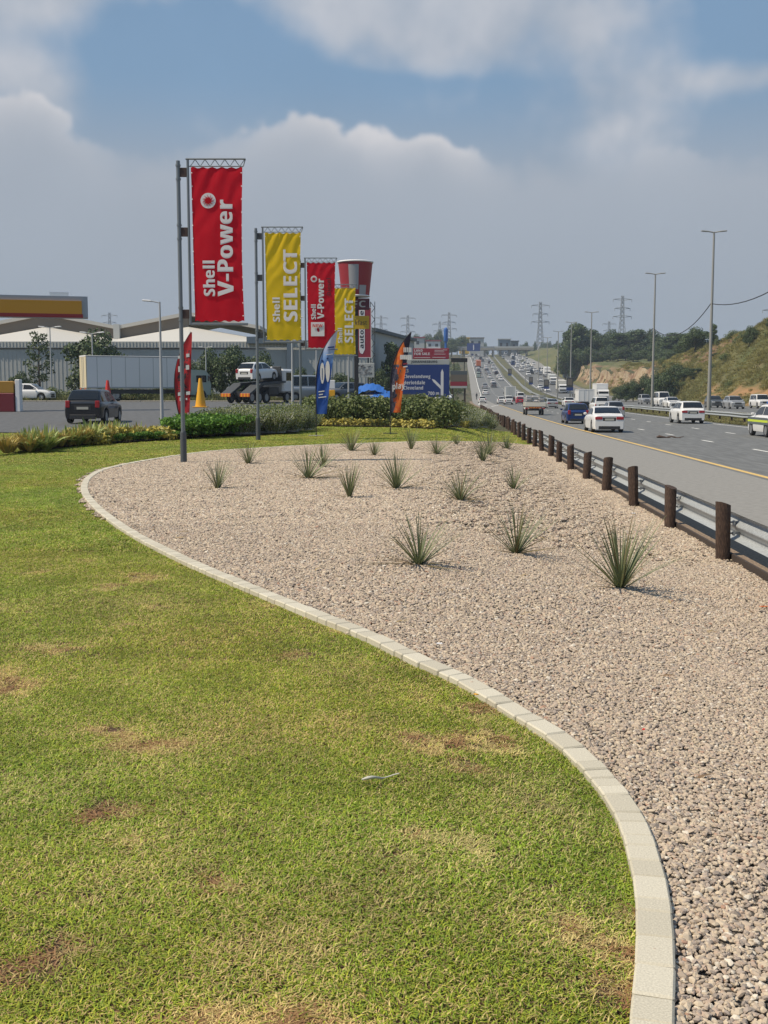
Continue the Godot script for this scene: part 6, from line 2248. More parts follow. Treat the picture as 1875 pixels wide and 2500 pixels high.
func make_bed_plants() -> void:
	for q in [["leafy_plant", "broadleaf", "pale green broad-leaved plant in the back of the left bed", "broad-leaved plants along the service road", [[-10.8, -29.82, 1.16], [-11.66, -31.04, 0.99], [-11.21, -30.91, 0.94], [-11.07, -31.11, 0.88], [-10.95, -32.16, 0.94], [-10.65, -33.4, 1.15], [-10.85, -33.84, 1.19], [-10.91, -34.21, 0.92], [-10.87, -35.37, 0.92], [-10.95, -35.06, 0.96], [-10.66, -35.99, 0.99], [-10.82, -36.3, 0.99], [-10.47, -36.51, 0.84], [-11.03, -29.41, 0.91], [-11.41, -30.1, 0.96], [-11.4, -30.54, 0.97], [-11.25, -31.39, 0.95], [-11.14, -32.03, 0.92], [-10.77, -32.45, 0.98], [-10.78, -33.3, 0.88], [-11.26, -34.4, 0.89], [-10.45, -34.35, 0.81], [-10.55, -35.58, 0.87], [-10.7, -35.44, 0.92], [-10.0, -36.3, 0.87]]], ["grass_clump", "tussock", "bronze grassy clump along the front of the left bed", "bronze grassy clumps in the left bed", [[-11.31, -28.46, 1.12], [-11.01, -29.26, 1.03], [-11.28, -29.72, 1.13], [-10.98, -29.88, 1.3], [-11.65, -29.53, 1.03], [-11.09, -30.17, 1.23], [-11.6, -30.36, 1.21], [-10.94, -30.63, 0.9], [-11.11, -31.52, 0.95], [-10.96, -31.58, 1.09], [-10.83, -32.35, 1.21], [-10.67, -32.84, 1.29], [-10.72, -33.1, 1.21], [-10.77, -33.75, 1.11], [-10.69, -33.58, 0.9], [-10.63, -34.11, 1.19], [-10.82, -34.2, 0.97], [-10.6, -34.97, 1.34], [-10.67, -34.91, 1.14], [-10.89, -35.43, 1.02], [-11.54, -27.92, 1.08], [-11.38, -28.49, 0.73], [-11.33, -28.87, 0.75], [-11.49, -29.3, 1.03], [-11.47, -29.93, 1.1], [-11.06, -30.28, 0.77], [-11.31, -31.13, 0.73], [-11.24, -31.62, 0.96], [-10.87, -32.08, 0.93], [-11.18, -32.61, 0.95], [-11.18, -32.86, 0.97]]], ["yellow_clump", "tussock", "yellowish grassy clump between leafy plants and red flag", "yellowish clumps left of the red flag", [[-10.9, -33.91, 1.08], [-10.26, -33.91, 0.95], [-10.7, -34.95, 0.95], [-10.13, -35.07, 0.93], [-11.3, -34.92, 1.14], [-10.82, -36.21, 1.13], [-9.84, -35.74, 0.99], [-10.69, -35.4, 0.97], [-9.9, -35.68, 1.15], [-9.83, -36.52, 0.99], [-9.72, -37.5, 0.89], [-9.45, -37.19, 0.98], [-8.83, -38.05, 1.0], [-8.72, -38.08, 0.88], [-8.38, -38.03, 0.92], [-8.5, -38.17, 1.14], [-8.9, -39.25, 1.1], [-8.02, -38.78, 1.1]]], ["yellow_shrub", "yellow", "yellow leafy shrub between leafy plants and red flag", "yellow shrubs left of the red flag", [[-11.11, -32.78, 1.18], [-10.36, -33.08, 0.92], [-10.29, -33.12, 0.98], [-11.37, -33.12, 0.98], [-11.18, -33.88, 1.32], [-10.58, -33.93, 1.09], [-10.98, -34.85, 1.31], [-10.92, -34.5, 0.99], [-10.41, -34.22, 1.29], [-10.02, -34.89, 1.15], [-10.81, -35.51, 1.24], [-10.01, -34.75, 1.3], [-10.27, -35.81, 1.04], [-10.49, -35.12, 1.11], [-9.41, -35.48, 1.25], [-9.92, -36.03, 1.01], [-8.99, -35.71, 1.22], [-9.36, -36.68, 1.18], [-8.83, -36.97, 1.21], [-9.57, -36.78, 0.93], [-8.47, -37.13, 1.25], [-9.32, -37.04, 0.92], [-8.67, -37.89, 1.02], [-8.71, -37.78, 1.21], [-8.93, -37.51, 1.28], [-8.0, -38.37, 1.32]]], ["low_fern", "fern", "low bright green fern along the lawn edge left of red banner", "low ferns at the lawn edge", [[-10.49, -33.57, 0.55], [-10.5, -33.9, 0.53], [-10.16, -34.18, 0.55], [-10.17, -34.54, 0.49], [-9.81, -34.82, 0.57], [-9.77, -35.03, 0.52], [-9.6, -35.17, 0.57], [-9.24, -35.43, 0.58], [-9.25, -35.74, 0.54], [-8.93, -36.15, 0.48], [-8.81, -36.56, 0.5], [-8.72, -36.64, 0.54], [-8.37, -37.22, 0.58]]], ["fern_mound", "fern", "bright green fern mound right of the red banner pole", "bright fern mounds", [[-8.41, -36.95, 1.39], [-7.97, -37.36, 1.36], [-8.79, -37.94, 1.39], [-7.91, -38.51, 1.59], [-7.86, -37.98, 1.4], [-8.36, -38.78, 1.52], [-7.39, -39.24, 1.23], [-7.46, -38.73, 1.51], [-8.45, -38.8, 1.58], [-8.17, -38.64, 1.26], [-7.24, -39.7, 1.21], [-7.99, -39.21, 1.24]]], ["feathery_bush", "feathery", "grey-green feathery bush around the yellow banner pole", "feathery bushes by the yellow banner", [[-7.36, -39.3, 0.9], [-7.95, -38.94, 0.95], [-7.77, -38.85, 0.96], [-7.01, -38.85, 0.84], [-6.51, -39.98, 0.93], [-7.33, -40.16, 0.8], [-6.77, -39.01, 0.86], [-6.83, -39.07, 0.99], [-6.92, -40.22, 0.88], [-6.2, -39.84, 0.84], [-5.92, -39.74, 0.93], [-6.47, -39.94, 0.87], [-6.04, -39.73, 0.81], [-5.89, -39.9, 0.94], [-6.08, -39.85, 0.84], [-5.52, -40.99, 0.86], [-6.63, -41.46, 0.87], [-5.51, -40.8, 0.94], [-6.09, -41.58, 0.89], [-5.52, -41.62, 1.04], [-5.6, -41.8, 1.04], [-5.06, -42.06, 0.82], [-7.91, -40.53, 0.89], [-8.14, -40.87, 0.88], [-7.78, -41.66, 0.93], [-6.83, -41.73, 1.08], [-7.22, -41.28, 1.01], [-7.54, -40.91, 1.06], [-7.3, -41.48, 1.04], [-6.08, -40.68, 1.05], [-6.2, -41.45, 1.0], [-6.22, -41.92, 0.98], [-5.81, -41.99, 1.13], [-6.06, -41.49, 0.89], [-6.19, -42.97, 0.86], [-5.63, -42.14, 0.94], [-6.54, -43.12, 1.03], [-5.21, -43.5, 0.97]]], ["dark_tuft", "scrub", "dark bushy tuft beside the tall single yard lamp", "dark tufts by the yard lamp", [[-8.48, -39.43, 0.74], [-8.83, -39.86, 0.57], [-8.01, -40.49, 0.62], [-7.99, -41.34, 0.67], [-8.03, -41.32, 0.57], [-8.23, -41.56, 0.71], [-7.84, -42.4, 0.68]]], ["green_bush", "scrub", "dark green bush in the far bed behind the feather flags", "green bushes of the far bed", [[-5.66, -48.68, 1.01], [-5.67, -48.47, 0.95], [-5.23, -48.64, 1.12], [-4.39, -48.78, 0.92], [-5.08, -47.58, 1.09], [-3.71, -47.15, 1.14], [-4.57, -47.61, 0.91], [-3.33, -47.81, 1.04], [-3.04, -47.72, 0.97], [-3.37, -47.56, 1.03], [-3.03, -47.4, 0.88], [-1.68, -47.21, 0.98], [-2.55, -47.1, 1.02], [-1.64, -47.11, 0.95], [-2.15, -47.44, 0.95], [-1.97, -47.47, 0.89], [-1.03, -45.82, 0.91], [-0.88, -46.08, 1.12], [0.03, -46.21, 1.09], [0.18, -45.24, 1.05]]], ["green_bush", "feathery", "dark green bush in the far bed behind the feather flags", "green bushes of the far bed", [[-6.07, -50.51, 0.96], [-4.76, -50.8, 0.98], [-5.19, -51.01, 0.9], [-4.0, -50.56, 1.02], [-3.76, -50.98, 0.96], [-3.57, -49.8, 0.95], [-4.27, -50.85, 1.15], [-2.98, -49.76, 1.13], [-3.11, -49.32, 1.14], [-1.98, -49.46, 0.85], [-2.57, -49.74, 1.07], [-2.05, -50.63, 1.06], [-2.54, -50.23, 1.15], [-1.12, -48.99, 0.95], [-1.84, -49.87, 1.04], [-0.6, -48.31, 0.88], [-0.93, -49.42, 0.87], [-0.64, -48.01, 1.15], [-5.58, -54.07, 0.89], [-3.99, -53.65, 0.98], [-5.08, -54.06, 1.11], [-4.63, -53.23, 0.89], [-4.54, -53.8, 0.89], [-2.82, -52.3, 1.02], [-2.14, -53.75, 0.87], [-1.71, -52.47, 1.09], [-3.02, -52.99, 1.14], [-1.61, -53.37, 0.99], [-2.35, -51.84, 1.08], [-1.19, -52.79, 1.13], [-0.61, -52.05, 1.03], [-1.11, -51.39, 1.07], [0.28, -52.49, 0.98], [0.8, -52.67, 1.09], [-0.15, -54.88, 0.94], [0.27, -57.4, 0.87]]], ["grey_bush", "feathery", "greyish feathery bush at the far bed's right end", "grey bushes of the far bed", [[-1.24, -46.36, 0.76], [-1.34, -46.08, 0.7], [-0.43, -46.42, 0.93], [-0.98, -46.21, 0.71], [-0.23, -46.69, 0.89], [0.52, -48.4, 0.8], [0.39, -49.59, 0.72], [0.54, -51.03, 0.7], [1.44, -51.52, 0.74], [1.5, -53.1, 0.76], [1.23, -55.26, 0.97], [1.74, -56.12, 0.73], [1.66, -57.87, 0.97], [2.01, -59.78, 0.96], [2.74, -61.08, 0.71], [1.54, -63.14, 0.77], [-0.4, -47.98, 0.75], [-0.87, -48.0, 0.96], [-0.52, -49.52, 0.99], [-0.2, -51.53, 1.02], [0.98, -52.71, 0.88], [0.21, -53.41, 1.02], [1.27, -55.05, 0.92], [1.63, -56.63, 0.86], [2.19, -58.9, 0.95], [2.03, -60.0, 0.81], [2.15, -62.02, 0.9], [2.63, -64.41, 0.87]]], ["yellow_edging", "yellow", "yellow leafy edging plant along the far bed", "yellow edging of the far bed", [[-5.66, -46.72, 0.7], [-5.39, -46.84, 0.71], [-5.1, -46.58, 0.97], [-5.02, -46.59, 0.94], [-4.75, -46.43, 0.74], [-4.62, -46.3, 0.78], [-4.43, -46.53, 0.91], [-4.03, -46.48, 0.97], [-3.65, -46.32, 0.87], [-3.35, -46.18, 0.74], [-3.25, -46.26, 0.88], [-2.88, -46.2, 0.71], [-2.7, -46.06, 0.86], [-2.41, -46.08, 0.86], [-2.03, -46.08, 0.92], [-1.82, -45.7, 0.91], [-1.73, -45.69, 0.86], [-1.32, -45.65, 0.9], [-1.34, -45.22, 0.79], [-1.07, -44.96, 0.96], [-0.92, -44.9, 0.85], [-0.69, -44.69, 0.98], [-0.52, -44.46, 0.84], [-0.34, -45.5, 0.89], [0.02, -46.42, 0.82], [0.18, -47.69, 0.75], [0.55, -48.8, 0.8], [0.6, -49.71, 0.87], [1.05, -51.03, 0.77], [1.19, -51.82, 0.87], [1.41, -53.11, 0.89], [1.52, -54.71, 0.95], [1.78, -56.28, 0.91], [1.73, -57.96, 0.91]]]]:
		for p in q[4]:
			plant(q[0], q[1], q[2], "plant", garden(p[0], p[1]), Vector3.ONE * p[2], q[3])


func make_trees() -> void:
	for q in [["thin", "slim sparse tree beside the left double lamp", "", [[-42.23, 0.94, -115.99, 1.23, 1.2]]], ["broad", "broad dark tree behind the grey truck", "", [[-38.48, 0.94, -124.2, 1.27, 1.41]]], ["broad", "low bushy tree behind the white parked car", "", [[-43.44, 0.94, -113.93, 0.43, 0.52]]], ["broad", "leafy tree right of the red banner's foot", "", [[-23.08, 0.94, -110.97, 0.67, 0.92]]], ["broad", "tallest leafy tree behind the recovery truck", "", [[-20.3, 0.93, -109.1, 0.74, 0.96]]], ["broad", "leafy tree behind the first yellow banner's pole", "", [[-17.84, 0.94, -111.23, 0.67, 0.87]]], ["broad", "dark tree behind the white van", "", [[-16.75, 0.94, -117.3, 0.53, 0.55]]], ["broad", "dark tree between banners one and two", "", [[-14.8, 0.94, -117.4, 0.53, 0.61]]], ["broad", "dark tree behind the blue flag", "", [[-12.84, 0.94, -117.5, 0.53, 0.57]]], ["broad", "small tree left of the lattice mast", "", [[-10.65, 0.94, -117.61, 0.53, 0.5]]], ["broad", "dark tree behind the truck cab", "", [[-26.41, 0.94, -116.8, 0.53, 0.73]]], ["tall", "tall dark evergreen left of the orange flag", "", [[-6.61, 0.94, -151.86, 0.76, 0.74]]], ["tall", "smaller dark evergreen nearest the orange flag", "", [[-5.3, 0.94, -157.94, 0.49, 0.65]]], ["broad", "dark low tree below the evergreens", "", [[-8.26, 0.94, -149.77, 0.67, 0.7]]], ["broad", "dark tree on the left skyline", "trees on the left skyline", [[-38.02, 22.8, -650.42, 1.84, 2.25], [-38.86, 27.43, -729.66, 1.46, 2.04], [-33.86, 26.16, -704.36, 1.4, 1.65], [-31.36, 27.5, -731.25, 1.39, 2.0], [-28.1, 28.19, -745.44, 1.61, 1.57], [-22.11, 24.92, -680.22, 2.02, 2.02], [-17.71, 22.54, -647.88, 1.21, 2.05], [-14.43, 22.79, -651.46, 1.73, 2.3], [-11.7, 25.34, -689.1, 1.61, 1.51], [-8.16, 25.43, -691.09, 2.01, 2.19], [-4.77, 26.81, -718.88, 1.87, 1.83], [-1.0, 25.07, -684.3, 1.28, 2.66], [2.45, 23.46, -661.41, 1.37, 2.02], [5.78, 22.79, -652.56, 1.67, 1.89], [9.63, 25.18, -687.06, 1.32, 1.74], [13.35, 25.62, -696.06, 1.92, 2.01]]], ["broad", "tiny dark tree on the crest behind the bridge", "trees on the crest", [[36.24, 29.63, -939.14, 1.34, 2.47], [50.74, 29.74, -966.58, 1.18, 2.71], [92.79, 29.46, -900.02, 1.16, 2.11], [95.84, 29.61, -937.64, 1.01, 2.63], [73.22, 29.4, -885.02, 0.71, 2.24], [53.78, 29.56, -921.77, 0.89, 2.08], [88.78, 29.38, -880.36, 1.15, 1.84], [18.29, 29.58, -924.7, 1.1, 2.06], [83.87, 29.52, -915.24, 1.34, 2.27], [94.47, 29.56, -924.54, 0.79, 2.57], [82.91, 29.49, -906.2, 1.16, 2.04], [56.51, 29.56, -923.44, 0.68, 2.5], [64.87, 29.32, -864.7, 1.26, 2.04], [85.89, 29.73, -965.15, 1.18, 2.73], [18.07, 29.42, -886.69, 0.81, 1.78], [89.24, 29.68, -954.05, 0.97, 2.61], [92.58, 29.76, -973.02, 1.1, 2.46], [32.23, 29.37, -875.55, 0.95, 1.8], [91.87, 29.7, -958.26, 1.2, 2.79], [95.92, 29.74, -968.29, 1.16, 2.43], [35.66, 29.66, -946.63, 0.84, 2.14], [21.09, 29.53, -913.71, 0.88, 2.54], [68.24, 29.66, -947.43, 0.85, 2.18], [52.11, 29.58, -926.85, 0.83, 2.45], [68.26, 29.78, -974.82, 1.29, 2.38], [95.36, 29.68, -954.04, 0.85, 2.32]]], ["scrub", "scrubby bush on the bank left of the climbing road", "bushes on the left bank", [[1.55, 5.99, -405.97, 3.71, 1.69], [6.72, 11.49, -494.82, 2.15, 2.87], [-3.74, 8.83, -452.57, 3.59, 2.85], [-0.53, -0.25, -257.69, 3.35, 3.5], [1.26, 9.64, -465.52, 2.83, 3.26], [1.72, 13.31, -523.16, 3.75, 2.58], [5.13, 1.66, -326.7, 3.39, 2.34], [-8.17, 13.01, -517.91, 3.06, 3.37], [4.7, 1.14, -312.46, 2.71, 2.39], [5.85, 5.44, -397.56, 1.84, 2.56], [-0.71, -0.55, -230.68, 3.51, 2.57], [0.62, -0.54, -221.12, 2.49, 1.76], [-5.53, 1.09, -310.48, 2.57, 3.14], [0.39, -0.51, -205.72, 3.51, 3.45], [2.54, 13.12, -520.23, 3.72, 2.96], [-0.91, -0.54, -221.72, 3.74, 2.03], [-2.24, 0.8, -302.69, 3.16, 2.74], [-3.08, 15.0, -549.44, 3.74, 3.26], [-9.31, 6.17, -408.35, 2.63, 2.43], [0.35, -0.34, -249.44, 2.73, 3.58], [-6.12, 12.66, -512.57, 2.03, 2.25], [-2.99, 11.7, -497.67, 1.88, 3.53], [5.55, 8.64, -450.01, 3.11, 3.38], [-1.81, 0.88, -304.82, 3.76, 2.65], [-8.25, 4.34, -380.0, 2.92, 3.37], [-5.88, 2.49, -342.95, 3.4, 3.47]]], ["scrub", "rough bush along the kerb behind the service road", "rough bushes behind the service road", [[-40.02, 0.85, -101.09, 1.04, 0.96], [-38.67, 0.85, -101.16, 1.55, 1.01], [-36.65, 0.85, -101.26, 1.08, 0.8], [-35.79, 0.85, -101.3, 1.21, 1.08], [-34.08, 0.85, -101.39, 1.49, 0.82], [-32.44, 0.85, -101.47, 1.21, 0.95], [-31.37, 0.85, -101.53, 1.16, 1.02], [-30.06, 0.85, -101.6, 1.49, 1.06], [-28.17, 0.85, -101.69, 1.39, 1.0], [-27.13, 0.85, -101.75, 1.32, 0.82], [-25.79, 0.85, -101.81, 1.7, 1.22], [-24.57, 0.85, -101.88, 1.31, 0.94], [-22.6, 0.85, -101.98, 1.24, 1.11], [-21.74, 0.85, -102.02, 1.28, 1.02]]]]:
		for p in q[3]:
			var small: bool = q[0] == "scrub"
			plant("shrub" if small else "tree", q[0], q[1], "shrub" if small else "tree", Vector3(p[0], p[1], p[2]), Vector3(p[3], p[4], p[3]), q[2])
	# trees on the hill and along its bench: x, d, kind, width, height, label
	for q in [["tall", "tall grey-green tree at the left end of the dark wood", "", [[50.47, 425.0, 2.69, 1.91]]], ["broad", "low tree by the ramp at the wood's left end", "", [[45.65, 415.0, 1.54, 2.59]]], ["tall", "dark tree in the wood above the sandy cut", "trees of the dark wood", [[54.68, 486.02, 2.29, 1.23], [60.38, 451.45, 1.94, 1.19], [67.84, 437.69, 2.45, 1.02], [75.13, 436.79, 2.0, 1.11], [80.82, 427.63, 1.68, 0.76], [78.51, 389.13, 2.0, 0.95], [85.14, 413.3, 2.19, 0.96], [82.47, 384.48, 1.81, 1.01], [80.27, 366.96, 1.68, 0.97]]], ["broad", "dark tree in the wood above the sandy cut", "trees of the dark wood", [[58.24, 498.87, 1.49, 1.81], [57.28, 473.36, 1.75, 2.14], [54.17, 432.48, 1.87, 2.28], [63.62, 491.26, 2.0, 2.14], [59.78, 433.18, 1.64, 1.87], [61.62, 433.19, 1.45, 1.74], [66.77, 455.77, 1.37, 1.59], [75.21, 498.9, 1.74, 2.01], [73.06, 458.76, 1.95, 1.56], [73.06, 446.87, 2.03, 1.84], [82.11, 489.47, 2.14, 1.97], [77.27, 438.41, 1.36, 1.84], [88.86, 492.32, 1.86, 1.84], [83.63, 452.67, 1.61, 2.03], [79.96, 413.74, 1.24, 1.73], [79.59, 402.97, 1.64, 1.5], [85.17, 405.1, 1.66, 1.71], [48.86, 421.78, 1.22, 2.01], [51.1, 417.11, 1.38, 1.51], [53.03, 410.58, 1.27, 1.19], [56.76, 417.89, 1.12, 0.83], [59.31, 416.21, 1.15, 0.91], [63.18, 423.58, 1.08, 1.08], [64.03, 410.89, 1.05, 0.87], [66.34, 408.23, 1.23, 0.99], [68.78, 406.59, 1.2, 0.62], [73.41, 417.5, 1.07, 0.69], [73.3, 401.62, 1.44, 0.99], [73.16, 386.75, 1.2, 0.9], [72.5, 370.19, 1.23, 0.89], [73.37, 362.35, 1.15, 0.76], [74.78, 357.53, 1.17, 0.73], [72.11, 334.1, 1.11, 1.06]]], ["broad", "large round dark tree on the hill's left shoulder", "", [[58.51, 262.0, 1.4, 1.05]]], ["broad", "dark tree left of the round one on the hill", "", [[57.8, 272.0, 0.89, 0.79]]], ["tall", "small tree behind the tallest freeway lamp", "", [[59.58, 250.0, 0.59, 0.51]]], ["broad", "dark bush on the slope right of the lamp", "", [[57.43, 236.0, 0.84, 0.13]]], ["broad", "dark tree on the hilltop at the right edge", "", [[59.91, 206.0, 0.61, 0.33]]], ["broad", "low bush on the hilltop skyline", "", [[56.7, 210.0, 0.53, 0.72]]], ["broad", "dense green bush at the foot of the hill", "green bushes at the foot of the hill", [[45.1, 250.0, 0.74, 1.16], [46.05, 244.0, 0.91, 1.23], [47.4, 238.0, 0.97, 1.3], [52.08, 250.0, 1.02, 0.72], [53.17, 244.0, 1.09, 0.39], [54.34, 238.0, 0.89, 0.13], [42.5, 250.0, 0.74, 0.95], [39.95, 244.0, 0.65, 0.81], [53.35, 238.0, 0.71, 0.13], [39.38, 250.0, 0.56, 0.7]]], ["scrub", "small bush scattered on the grassy hillside", "small bushes on the hillside", [[60.95, 204.71, 1.24, 1.25], [60.72, 238.7, 1.91, 1.34], [61.27, 250.13, 1.08, 1.25], [50.98, 239.45, 1.71, 0.9], [58.38, 224.05, 1.67, 1.39], [65.03, 221.18, 1.33, 1.21], [55.18, 283.99, 1.66, 1.56], [62.43, 175.13, 1.58, 1.19], [63.76, 259.75, 0.98, 1.14], [61.18, 238.85, 1.95, 1.42], [51.03, 264.41, 1.31, 1.52], [62.1, 278.53, 1.2, 1.39], [60.68, 228.8, 1.56, 1.48], [65.53, 250.7, 1.39, 1.14], [58.99, 243.89, 0.86, 1.56], [57.99, 203.25, 0.85, 0.87], [54.44, 276.45, 1.16, 1.43], [60.68, 193.96, 1.48, 1.51], [55.26, 222.22, 1.11, 1.03], [51.91, 165.01, 0.98, 0.98], [65.07, 257.21, 1.23, 0.92], [60.06, 200.19, 1.37, 0.81], [54.3, 227.85, 0.97, 1.41], [57.03, 177.63, 1.72, 1.19], [55.08, 269.83, 1.94, 0.74], [56.79, 272.42, 0.8, 0.93], [61.46, 283.65, 1.68, 1.43], [54.91, 165.77, 1.36, 1.52], [52.39, 273.96, 1.98, 1.2], [51.32, 201.56, 1.31, 1.17], [54.97, 219.41, 1.94, 1.13], [62.44, 201.92, 1.09, 1.08], [53.81, 177.49, 2.0, 1.26], [60.77, 227.84, 1.61, 1.17]]]]:
		for p in q[3]:
			var small: bool = q[0] == "scrub"
			plant("shrub" if small else "tree", q[0], q[1], "shrub" if small else "tree", Vector3(p[0], terrain_y(p[0], p[1]) - 0.2, -p[1]), Vector3(p[2], p[3], p[2]), q[2])
	# rough grass of the hillside and the median
	var tuft := Shape.new()
	for k in 60:
		var a := rng.randf() * TAU
		var out := Vector3(cos(a), 0, sin(a))
		var side := Vector3(-sin(a), 0, cos(a)) * 0.035
		var foot := out * sqrt(rng.randf()) * 0.5
		tuft.tint = Color(0.20, 0.185, 0.06).lerp(Color(0.13, 0.15, 0.04), rng.randf()).lerp(Color(0.32, 0.25, 0.12), rng.randf() * 0.5)
		tuft.tri(foot - side, foot + side, foot + out * rng.randf() * 0.3 + Vector3(0, rng.randf_range(0.2, 0.6), 0))
	var hb := PackedFloat32Array()
	for i in 15000:
		var d := rng.randf_range(140.0, 330.0)
		var x := tab(OPP_R, d) + 2.0 + rng.randf() * 26.0
		var k := terrain_colour(x, d, 0.0)
		if k.r > 0.33:
			continue
		var z := rng.randf_range(0.7, 1.9) * (0.8 + 0.6 * maxf(0.0, wobble.get_noise_2d(x * 2.0, d * 2.0)))
		add_copy(hb, Transform3D(Basis(Vector3.UP, rng.randf() * TAU).scaled(Vector3(z, z * rng.randf_range(0.35, 0.75), z)), Vector3(x, terrain_y(x, d), -d)), Color(1, 1, 1) * (0.9 + 4.0 * (k.r - 0.05)) * rng.randf_range(0.8, 1.2))
	copies("hillside_grass", tuft.mesh(), M.blade, hb)
	var mb := PackedFloat32Array()
	for i in 9000:
		var d := 50.0 + 250.0 * pow(rng.randf(), 1.4)
		var lo := tab(EDGE_R, d) + 1.2
		var x := lo + rng.randf() * (tab(OPP_L, d) - lo - 0.5)
		var z := rng.randf_range(0.3, 0.75)
		add_copy(mb, Transform3D(Basis(Vector3.UP, rng.randf() * TAU).scaled(Vector3(z * 1.6, z * 0.45, z * 1.6)), Vector3(x, terrain_y(x, d), -d)), Color(1, 1, 1) * rng.randf_range(0.85, 1.15))
	copies("median_grass", tuft.mesh(), M.blade, mb)
	var lb := PackedFloat32Array()
	for i in 9000:
		var d := rng.randf_range(92.5, 240.0)
		var x := tab(RAIL_X, d) - 1.0 - rng.randf() * 55.0 * pow(rng.randf(), 0.6)
		var z := rng.randf_range(0.5, 1.3)
		add_copy(lb, Transform3D(Basis(Vector3.UP, rng.randf() * TAU).scaled(Vector3(z, z * 0.8, z)), Vector3(x, terrain_y(x, d), -d)), Color(0.9, 1.0, 0.9) * rng.randf_range(0.7, 1.1))
	copies("verge_grass", tuft.mesh(), M.blade, lb)


# ---------------------------------------------------------------- buildings and the yard
func slab(o: Node3D, called: String, a: Vector3, b: Vector3, m: Material) -> MeshInstance3D:
	return box_part(o, called, (a + b) / 2, (b - a).abs(), m)


func make_buildings() -> void:
	var face := deg_to_rad(YAW)
	# canopy over the pumps
	var at := Vector3(-21.327, 1.600, -66.997)
	var o := thing("station_canopy", "filling station canopy with yellow fascia and red lower edge", "canopy", Vector3(at.x, near_left(68.0), at.z), face + 0.27)
	slab(o, "roof", Vector3(-34, 5.62, -1.6), Vector3(0, 6.86, 0), mat("canopy_grey", 0.36, 0.39, 0.41, 0.5))
	slab(o, "fascia_band", Vector3(-34, 5.8, 0), Vector3(-0.35, 6.58, 0.1), mat("canopy_yellow", 0.66, 0.30, 0.012, 0.5))
	slab(o, "red_edge", Vector3(-34, 5.58, 0), Vector3(-0.3, 5.8, 0.12), mat("canopy_red", 0.33, 0.02, 0.02, 0.5))
	slab(o, "roof_unit", Vector3(-2.2, 6.86, -1.4), Vector3(-1.1, 7.12, -0.4), M.white)
	for x in [-9.5, -24.0]:
		for z in [-0.8]:
			slab(o, "column", Vector3(x - 0.2, 0, z - 0.2), Vector3(x + 0.2, 5.62, z + 0.2), M.lamp_post)
	# fuel pump at the left edge
	at = Vector3(-25.463, 2.035, -64.783)
	o = thing("fuel_pump", "red and yellow fuel pump at the left edge under the canopy", "fuel pump", Vector3(at.x, near_left(66.0), at.z), face)
	box_part(o, "cabinet", Vector3(-0.3, 0.55, 0), Vector3(1.3, 1.1, 0.6), mat("pump_red", 0.16, 0.012, 0.02, 0.5), 0.03)
	box_part(o, "head", Vector3(-0.3, 1.45, 0), Vector3(1.3, 0.7, 0.55), mat("pump_yellow", 0.36, 0.19, 0.02, 0.5), 0.03)
	box_part(o, "post", Vector3(0.55, 0.95, 0), Vector3(0.28, 1.9, 0.5), M.white, 0.03)
	# the long warehouse behind: two gables side by side, each with pale infill, a brown fascia and a white capping
	at = Vector3(-38.877, 1.600, -133.187)
	o = thing("warehouse", "long pale warehouse with two low gables and brown fascias", "warehouse", Vector3(at.x, near_left(135.0), at.z), face)
	# the gables stand 12 m behind the wall; a low pale roof leans back from the eaves to them
	var back := func(x: float, y: float) -> Vector2: return Vector2(-2.86 + 1.089 * x, 1.6 + (y + 1.04 - 1.6) * 1.089 - 1.04)
	var crest := 9.75
	for side in [-1, 1]:
		var x0 := -17.0 if side < 0 else 0.0
		var x1 := 0.0 if side < 0 else 17.2
		var mid := (x0 + x1) / 2.0
		for h in [-1.0, 1.0]:
			var xb: float = mid + h * (x1 - mid)
			var p0: Vector2 = back.call(mid, crest - 1.35)
			var p1: Vector2 = back.call(xb, 8.1 - 1.15)
			var p2: Vector2 = back.call(xb, 8.1)
			var p3: Vector2 = back.call(mid, crest)
			var s := Shape.new()
			s.face([Vector3(mid, 6.65, 0.1), Vector3(xb, 6.65, 0.1), Vector3(p1.x, p1.y + 0.02, -12.0), Vector3(p0.x, p0.y + 0.02, -12.0)], Vector3(mid, -50, 0))
			put("low_roof", s, M.roof_white, o)
			s = Shape.new()
			if h < 0 or side < 0:
				s.plate(PackedVector2Array([p0, p1, p2, p3]), -12.5, -11.9)
				put("fascia", s, M.fascia_brown, o)
			s = Shape.new()
			s.plate(PackedVector2Array([p3, p2, p2 + Vector2(0, 0.45), p3 + Vector2(0, 0.45)]), -40.0, -11.5)
			put("roof", s, M.roof_white, o)
	slab(o, "roof_band", Vector3(-34, 5.95, -0.2), Vector3(30, 6.65, 0.25), M.wall_pale)
	var ribs := Shape.new()
	for k in 160:
		ribs.box(Vector3(-33.8 + k * 0.4, 6.3, 0.27), Vector3(0.12, 0.68, 0.05))
	put("band_ribs", ribs, M.gable_beige, o).set_meta("kind", "stuff")
	slab(o, "recess", Vector3(-34, 5.7, -0.9), Vector3(30, 5.95, -0.6), M.wall_pale)
	slab(o, "wall", Vector3(-34, -0.5, -0.6), Vector3(30, 5.7, 0.0), M.wall_pale)
	ribs = Shape.new()
	for k in 128:
		ribs.box(Vector3(-33.8 + k * 0.5, 2.8, 0.01), Vector3(0.1, 5.7, 0.05))
	put("wall_ribs", ribs, M.wall_pale, o).set_meta("kind", "stuff")
	slab(o, "downpipe", Vector3(-3.2, 7.0, -11.8), Vector3(-2.4, 9.4, -11.2), M.wall_pale)
	slab(o, "portal", Vector3(20.4, 0, 0.3), Vector3(21.0, 7.2, 0.9), M.steel_blue)
	slab(o, "portal", Vector3(15.6, 6.4, 0.3), Vector3(21.0, 7.2, 0.88), M.steel_blue)
